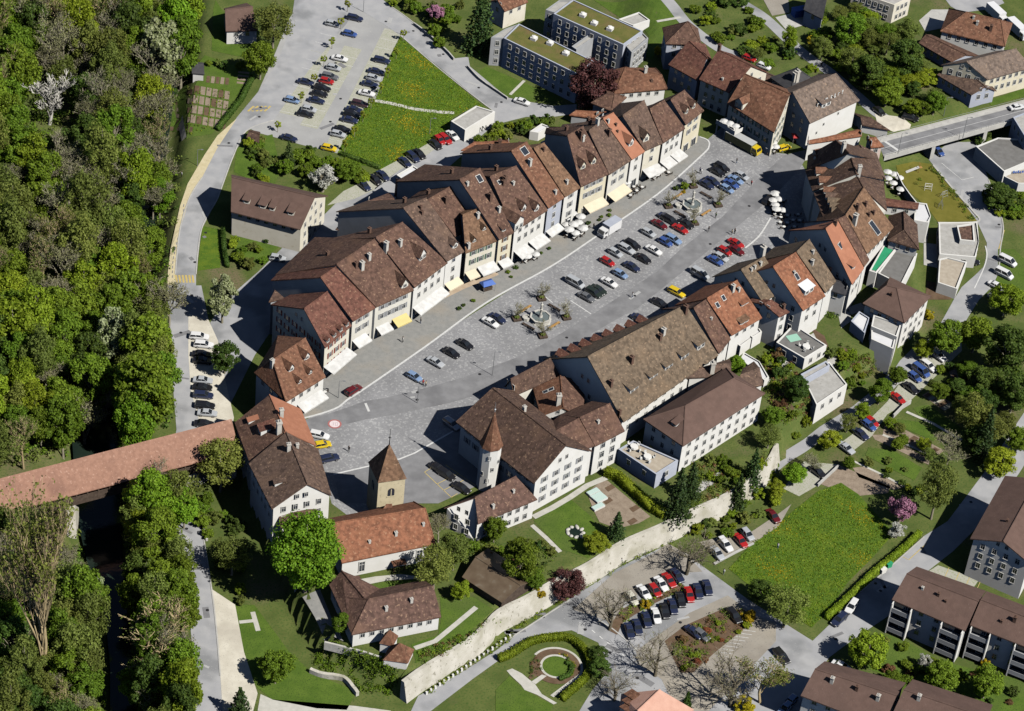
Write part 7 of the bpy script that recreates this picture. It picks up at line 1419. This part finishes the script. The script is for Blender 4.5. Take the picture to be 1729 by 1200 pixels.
def cafe(poly, n, nch, where, seed, npar=0, chairs=True):
    pp = PL(poly); r_ = random.Random(seed); xs_ = [p[0] for p in pp]; ys_ = [p[1] for p in pp]; pts = []; tr = 0
    while len(pts) < n and tr < 3000:
        tr += 1; x, y = r_.uniform(min(xs_), max(xs_)), r_.uniform(min(ys_), max(ys_))
        if in_poly(x, y, pp) and all((x-a)**2+((y-b)*1.4)**2 > 110 for a, b in pts): pts.append((x, y))
    for i, (x, y) in enumerate(sorted(pts)):
        w = G((x, y)); w.z += .07
        o = empty("cafe_table", w, 0, "round white cafe table %s" % where, "table", "cafe tables "+where); link("table_top", tpm, o); link("leg", tlm, o)
        for k in range(nch if chairs else 0):
            a = r_.uniform(0, 1)+6.283*k/nch; o = empty("cafe_chair", (w.x+.75*math.cos(a), w.y+.75*math.sin(a), w.z), a+math.pi+r_.uniform(-.3,.3)+math.pi, "dark cafe chair %s" % where, "chair", "cafe chairs "+where); link("seat", csm, o); link("backrest", cbm, o, (.4,0,0)); link("legs", clm, o)
        if i < npar: parasol((w.x+.3, w.y+.3, w.z), "white parasol %s" % where, r_.uniform(.8, 1.0), "parasols "+where)
cafe("F1130,650 1180,640 1300,690 1270,730 1190,770 1130,740", 10, 3, "on the terrace left of the white box truck", 1, 9)
cafe("G330,330 460,300 490,350 420,400 330,380", 11, 3, "on the terrace of the upper north row", 2, 8)
cafe("G130,460 230,440 340,450 240,520", 8, 3, "under the cream awning of the north row", 3, 3)
cafe("F870,880 940,870 950,900 880,920", 4, 2, "beside the planters of the north row", 4, 3)
cafe("g690,690 850,610 890,640 730,720", 9, 2, "outside the low corner house", 5, 0)
cafe("G1130,520 1210,530 1210,620 1150,640 1130,590", 8, 3, "at the sunlit edge of the shaded east houses", 6, 6)
cafe("n1010,900 1130,920 1230,1060 1080,1080", 7, 3, "in front of the inn gable", 7, 6)
cafe("b770,140 960,140 980,270 780,270", 9, 2, "in the shade of the east houses", 8, 0)
cafe("H845,180 960,230 1010,300 930,310 850,250", 7, 3, "on the white terrace beside the dry lawn", 9, 6)
for i, q in enumerate(("n415,500", "n510,535", "n605,580")):
    w = UZ(q, 5.4); parasol((w.x, w.y, 3.35), "%s white parasol on the inn balcony" % ("left", "middle", "right")[i], .8, None)
# potted plants along the north row
for i, p in enumerate(PL("F990,850 1040,820 F780,970 830,940 800,1000 F500,1180 560,1150 470,1200 F890,810 F1360,640 1420,610 1290,660 G60,620 110,580 G600,150 560,230")):
    plant('shrub_dark' if i % 2 else 'shrub_green', p, 7+i % 4, "potted bush, %s in the line along the north row terraces" % ords[i], .8, "potted_plant", "potted plants", "plant")
# market stall, signs, lamps
def stall(px, label, m, a=.6):
    w = G(px); o = empty("market_stall", w, a, label, "stall"); b = MB(); b.add([(-1.7,-1.2,2.1),(1.7,-1.2,2.1),(1.7,1.2,2.1),(-1.7,1.2,2.1),(-1.2,0,2.75),(1.2,0,2.75)], [(0,1,5,4),(2,3,4,5),(3,0,4),(1,2,5)]); link("canopy", b.mesh("canopy", [m]), o)
    pb_ = MB(); pb_.box((0,0,1.05), (.06,.06,2.1)); pm_ = pb_.mesh("post", [m_metal])
    for x in (-1.55,1.55):
        for y in (-1.05,1.05): link("post", pm_, o, (x,y,0))
    b = MB(); b.box((0,0,.85), (2.6,1.2,.08)); b.box((0,0,.42), (2.4,1.0,.8)); link("counter", b.mesh("counter", [m_wood]), o)
stall("F645,1085", "blue canopied market stall on the promenade", m_awnb); stall("D290,900", "red canopied stall by the dark firewall", m_awnr, .2)
def lamp(px, h, label, z=None):
    w = G(px) if z is None else UZ(px, z); o = empty("street_lamp", w, 0, label, "street lamp"); b = MB(); b.tube([(0,0,0),(0,0,h*.8),(0,0,h)], [.09,.07,.05], 6); b.tube([(0,0,h),(.9,0,h+.2)], .045, 5); link("pole", b.mesh("pole", [m_metal]), o); b = MB(); b.box((1.1,0,h+.18), (.6,.26,.14)); link("lamp_head", b.mesh("lamp_head", [m_metal]), o)
lamp("m250,690", 6.5, "tall grey street lamp at the town end of the road bridge", 0.14); lamp("m1010,505", 6.5, "tall grey street lamp midway along the road bridge", 0.14)
lamp("B725,75", 6, "street lamp on the outer edge of the upper road"); lamp("B1145,850", 5, "street lamp at the meadow edge of the back lane"); lamp("J205,865", 5, "street lamp on the cobbles near the town hall shade"); lamp("U1195,1190", 5, "street lamp at the bottom of the river road"); lamp("D1215,735", 6, "street lamp beside the road bridge railing"); lamp("I1130,645", 5, "street lamp in front of the low corner house"); lamp("J680,690", 7, "tall lamp post at the street edge above the town hall roof"); lamp("A1250,1050", 5, "street lamp on the grass beside the footway")
# painted speed roundel
rw = G("565,716"); o = empty("speed_roundel", (rw.x, rw.y, rw.z+.085), 0, "round painted speed marking at the west end of the street", "road marking")
b = MB(); b.lathe([(1.15,0),(1.55,0)], 28); link("red_ring", b.mesh("red_ring", [mat("paint_dull_red", (.42,.16,.15))]), o); b = MB(); b.lathe([(0,.004),(1.15,.004)], 28); link("white_disc", b.mesh("white_disc", [mat("paint_pinkish", (.8,.68,.68))]), o)
b = MB(); 
for x, pts_ in ((-.42, ((0,.5,.5,.1),(0,0,.4,.1),(0,-.5,.5,.1),(.22,.25,.1,.5),(.22,-.25,.1,.5))), (.42, ((-.22,0,.1,1.1),(.22,0,.1,1.1),(0,.5,.45,.1),(0,-.5,.45,.1)))):
    for a_, c_, dx, dy in pts_: b.box((x+a_, c_, .01), (dx, dy, .006))
link("figures", b.mesh("figures", [mat("paint_greyed", (.55,.45,.46))]), o)
# playground, garden frames, tables
pg = G("m420,910"); o = empty("slide", pg, .3, "white playground slide on the dry lawn", "slide"); b = MB(); b.add([(-1.8,-.35,.15),(1.6,-.35,1.6),(1.6,.35,1.6),(-1.8,.35,.15)], [(0,1,2,3)]); b.add([(-1.8,-.35,.15),(1.6,-.35,1.6),(1.6,-.35,1.85),(-1.8,-.35,.4)], [(0,1,2,3)]); b.add([(-1.8,.35,.15),(1.6,.35,1.6),(1.6,.35,1.85),(-1.8,.35,.4)], [(0,1,2,3)]); link("chute", b.mesh("chute", [WM['white']]), o); b = MB()
for y in (-.35,.35): b.tube([(1.6,y,0),(1.6,y,3.0)], .06, 5)
b.box((2.0,0,1.55), (.8,.8,.08)); link("ladder_frame", b.mesh("ladder_frame", [m_bench]), o)
for i, (q, lb) in enumerate((("m600,1110", "white climbing frame on the dry lawn below the slide"), ("H1215,310", "grey climbing frame at the far end of the dry lawn"), ("H1195,375", "dark play net beside the lower lawn kerb"))):
    w = G(q); o = empty("climbing_frame", w, i*.7, lb, "climbing frame"); b = MB()
    for x in (-.9,.9):
        b.tube([(x,-.7,0),(x,0,2.0),(x,.7,0)], .05, 5)
    for z, y in ((.6,.49),(1.2,.28),(1.9,.03)):
        for s_ in (-1,1): b.tube([(-.9,s_*y,z),(.9,s_*y,z)], .04, 4)
    link("frame", b.mesh("frame", [WM['white'] if i == 0 else m_metal]), o)
cf = MB(); cf.box((0,0,.25), (3.0,1.3,.5)); cfm = cf.mesh("frame", [WM['white']]); cg = MB(); cg.box((0,0,.53), (2.9,1.2,.05)); cgm = cg.mesh("glass_lid", [mat("frosted_glass", (.55,.70,.64), rough=.3)])
for i, q in enumerate(("s120,350", "s190,420", "s260,480", "s210,620")):
    w = G(q); o = empty("cold_frame", (w.x, w.y, w.z+.06), .75, "pale green cold frame, %s from the back in the kitchen garden" % ords[i], "cold frame"); link("frame", cfm, o); link("glass_lid", cgm, o)
w = G("O1205,595"); o = empty("pond", (w.x, w.y, w.z+.05), 0, "small garden pond ringed with pale stones on the hall lawn", "pond"); b = MB(); b.lathe([(0,.04),(1.5,.05)], 16); link("water", b.mesh("water", [m_water]), o)
sm = MB(); sm.lathe([(0,0),(.5,.05),(.55,.3),(.3,.5),(0,.55)], 7); smm = sm.mesh("stone", [m_stone], True)
for k in range(9): link("stone", smm, o, (1.7*math.cos(k*.7), 1.6*math.sin(k*.7), -.05), (0,0,k), (.9+.3*(k % 3), .8, .7))
for i, (q, z, lb) in enumerate((("Q265,15", 4.0, "white covered table at the back of the beige deck"), ("Q350,78", 4.0, "white covered table at the front of the beige deck"), ("L1355,505", 3.1, "white garden table on the grey roof terrace"))):
    w = UZ(q, z+.5); o = empty("garden_table", (w.x, w.y, z), .5+i, lb, "table"); b = MB(); b.lathe([(0,.78),(.9,.76),(1.0,.35)], 9); link("cloth", b.mesh("cloth", [WM['white']]), o); b = MB(); b.tube([(0,0,0),(0,0,.76)], .08, 6); link("leg", b.mesh("leg", [m_metal]), o)
    for k in range(4):
        a = k*1.57+.4; b = MB(); b.box((1.5*math.cos(a),1.5*math.sin(a),.4), (.55,.55,.1), 0, a); b.box((1.75*math.cos(a),1.75*math.sin(a),.65), (.1,.55,.6), 0, a); b.box((1.5*math.cos(a),1.5*math.sin(a),.18), (.4,.4,.36), 0, a); link("chair", b.mesh("chair", [WM['white']]), o)
w = UZ("L1275,450", 3.15); b = MB(); b.box((0,0,.02), (3.0,2.4,.04)); o = tag(link("rug", b.mesh("rug", [mat("mint_sheet", (.35,.62,.48))]), None, (w.x, w.y, 3.09), (0,0,.5)), "mint green mat on the grey roof terrace", "mat")
for i, (q, m_, lb) in enumerate((("R828,325", WM['white'], "white waste container at the hedge end"), ("R865,290", m_turf, "green waste container at the hedge end"))):
    w = G(q); b = MB(); b.box((0,0,.6), (1.3,.9,1.2), 0, 0, 1.1); b.box((0,0,1.24), (1.5,1.05,.1)); tag(link("waste_container", b.mesh("waste_container", [m_]), None, (w.x, w.y, w.z+.05), (0,0,.7)), lb, "container")
# ------------------------------------------------------------ people
def body_mesh(stride, arm):
    V = [(0,0,.95),(0,0,1.18),(0,0,1.42),(0,0,1.52),(.02,0,1.66),(.01,.19,1.42),(.04+arm,.25,1.14),(.10+arm*1.5,.24,.9),(.01,-.19,1.42),(.04-arm,-.25,1.14),(.10-arm*1.5,-.24,.9),(.0,.1,.9),(stride*.5,.11,.5),(stride*.9,.11,.07),(stride*.9+.16,.11,.04),(.0,-.1,.9),(-stride*.4,-.11,.5),(-stride*.9,-.11,.09),(-stride*.9+.16,-.11,.04)]
    Ed = [(0,1),(1,2),(2,3),(3,4),(2,5),(5,6),(6,7),(2,8),(8,9),(9,10),(0,11),(11,12),(12,13),(13,14),(0,15),(15,16),(16,17),(17,18)]
    R_ = [.16,.15,.15,.06,.11,.075,.055,.04,.075,.055,.04,.1,.075,.05,.045,.1,.075,.05,.045]
    me = bpy.data.meshes.new("tmp_person"); me.from_pydata(V, Ed, []); o = bpy.data.objects.new("tmp_person", me); COL.objects.link(o)
    md = o.modifiers.new("s", 'SKIN'); md.use_smooth_shade = True
    for i, d in enumerate(me.skin_vertices[0].data): d.radius = (R_[i], R_[i]*.85 if i in (0,1,2) else R_[i]); d.use_root = (i == 0)
    o.modifiers.new("u", 'SUBSURF').levels = 1
    bpy.context.view_layer.update(); dg = bpy.context.evaluated_depsgraph_get(); out = bpy.data.meshes.new_from_object(o.evaluated_get(dg)); bpy.data.objects.remove(o); return out
POSES = [body_mesh(.22,.12), body_mesh(.0,.0), body_mesh(.34,.18)]
m_skin = mat("skin", (.45,.28,.2)); m_hair = mat("hair", (.06,.04,.03))
CL = dict(white=(.72,.72,.7), black=(.02,.02,.022), blue=(.05,.09,.25), red=(.4,.04,.04), beige=(.5,.42,.3), grey=(.2,.2,.21), denim=(.08,.12,.22), green=(.07,.14,.06))
for k in CL: mat("cloth_"+k, CL[k])
hair = MB(); hair.lathe([(.0,1.80),(.09,1.785),(.125,1.73),(.128,1.68),(.1,1.6),(.06,1.58)], 10); 
def person(px, top, leg, pose, hdg, label):
    w = G(px); me = POSES[pose].copy(); me.name = "body"; me.materials.clear()
    for m_ in (m_skin, MATS["cloth_"+top], MATS["cloth_"+leg]): me.materials.append(m_)
    for f in me.polygons:
        z = f.center.z; y = abs(f.center.y); f.material_index = 0 if z > 1.5 or (y > .2 and z < .98) else 1 if z > .93 else 2
        f.use_smooth = True
    o = empty("person", (w.x, w.y, w.z+.02), hdg, label, "person"); link("body", me, o); link("hair", hair.mesh("hair", [m_hair], True), o, (-.02,0,0))
PPL = [("G912,285","black","denim",0,.5,"person in dark clothes standing near the yellow lorry"), ("G690,352","white","grey",1,2,"person in a white top right of the upper east fountain cars"), ("G680,345","blue","black",0,1,"person in blue beside the person in a white top"), ("G882,738","beige","grey",0,.8,"person in beige walking towards the red parked cars"), ("G900,730","black","black",1,.8,"person in black beside the red parked cars"), ("J240,752","red","denim",0,2.2,"person in red at the end of the square near the light blue car"), ("J258,760","beige","black",1,2.2,"person in beige at the end of the square near the light blue car"), ("J112,480","white","black",0,.6,"person in a white top walking along the west promenade"), ("F1565,1135","white","denim",2,.6,"person in white walking near the blue stall"), ("I1195,985","black","black",2,1.5,"person in black crossing the cobbles near the yellow car"), ("G735,718","black","grey",2,.7,"cyclist-like person in black on the street"), ("J225,360","black","denim",1,.4,"person in black under the yellow awning"), ("D440,425","black","black",0,2.2,"person in black walking on the garden road"), ("O1495,795","white","green",1,1,"person in white at the foot of the town wall"), ("Q1172,660","white","blue",1,1,"person in white sitting out on the south meadow"), ("Q830,825","white","grey",0,1,"person in white at the corner of the south meadow"), ("e1655,1000" if False else "G780,630","green","black",0,1,"person in green on the street below the east fountain"), ("S1150,-20" if False else "A1150,1120","white","black",1,.5,"person in white on the grass beside the footway"), ("G1005,425","red","black",0,1,"person in red walking on the upper street edge"), ("F1320,700","black","denim",1,1,"person in dark jacket in front of the white box truck")]
for a in PPL: person(*a)
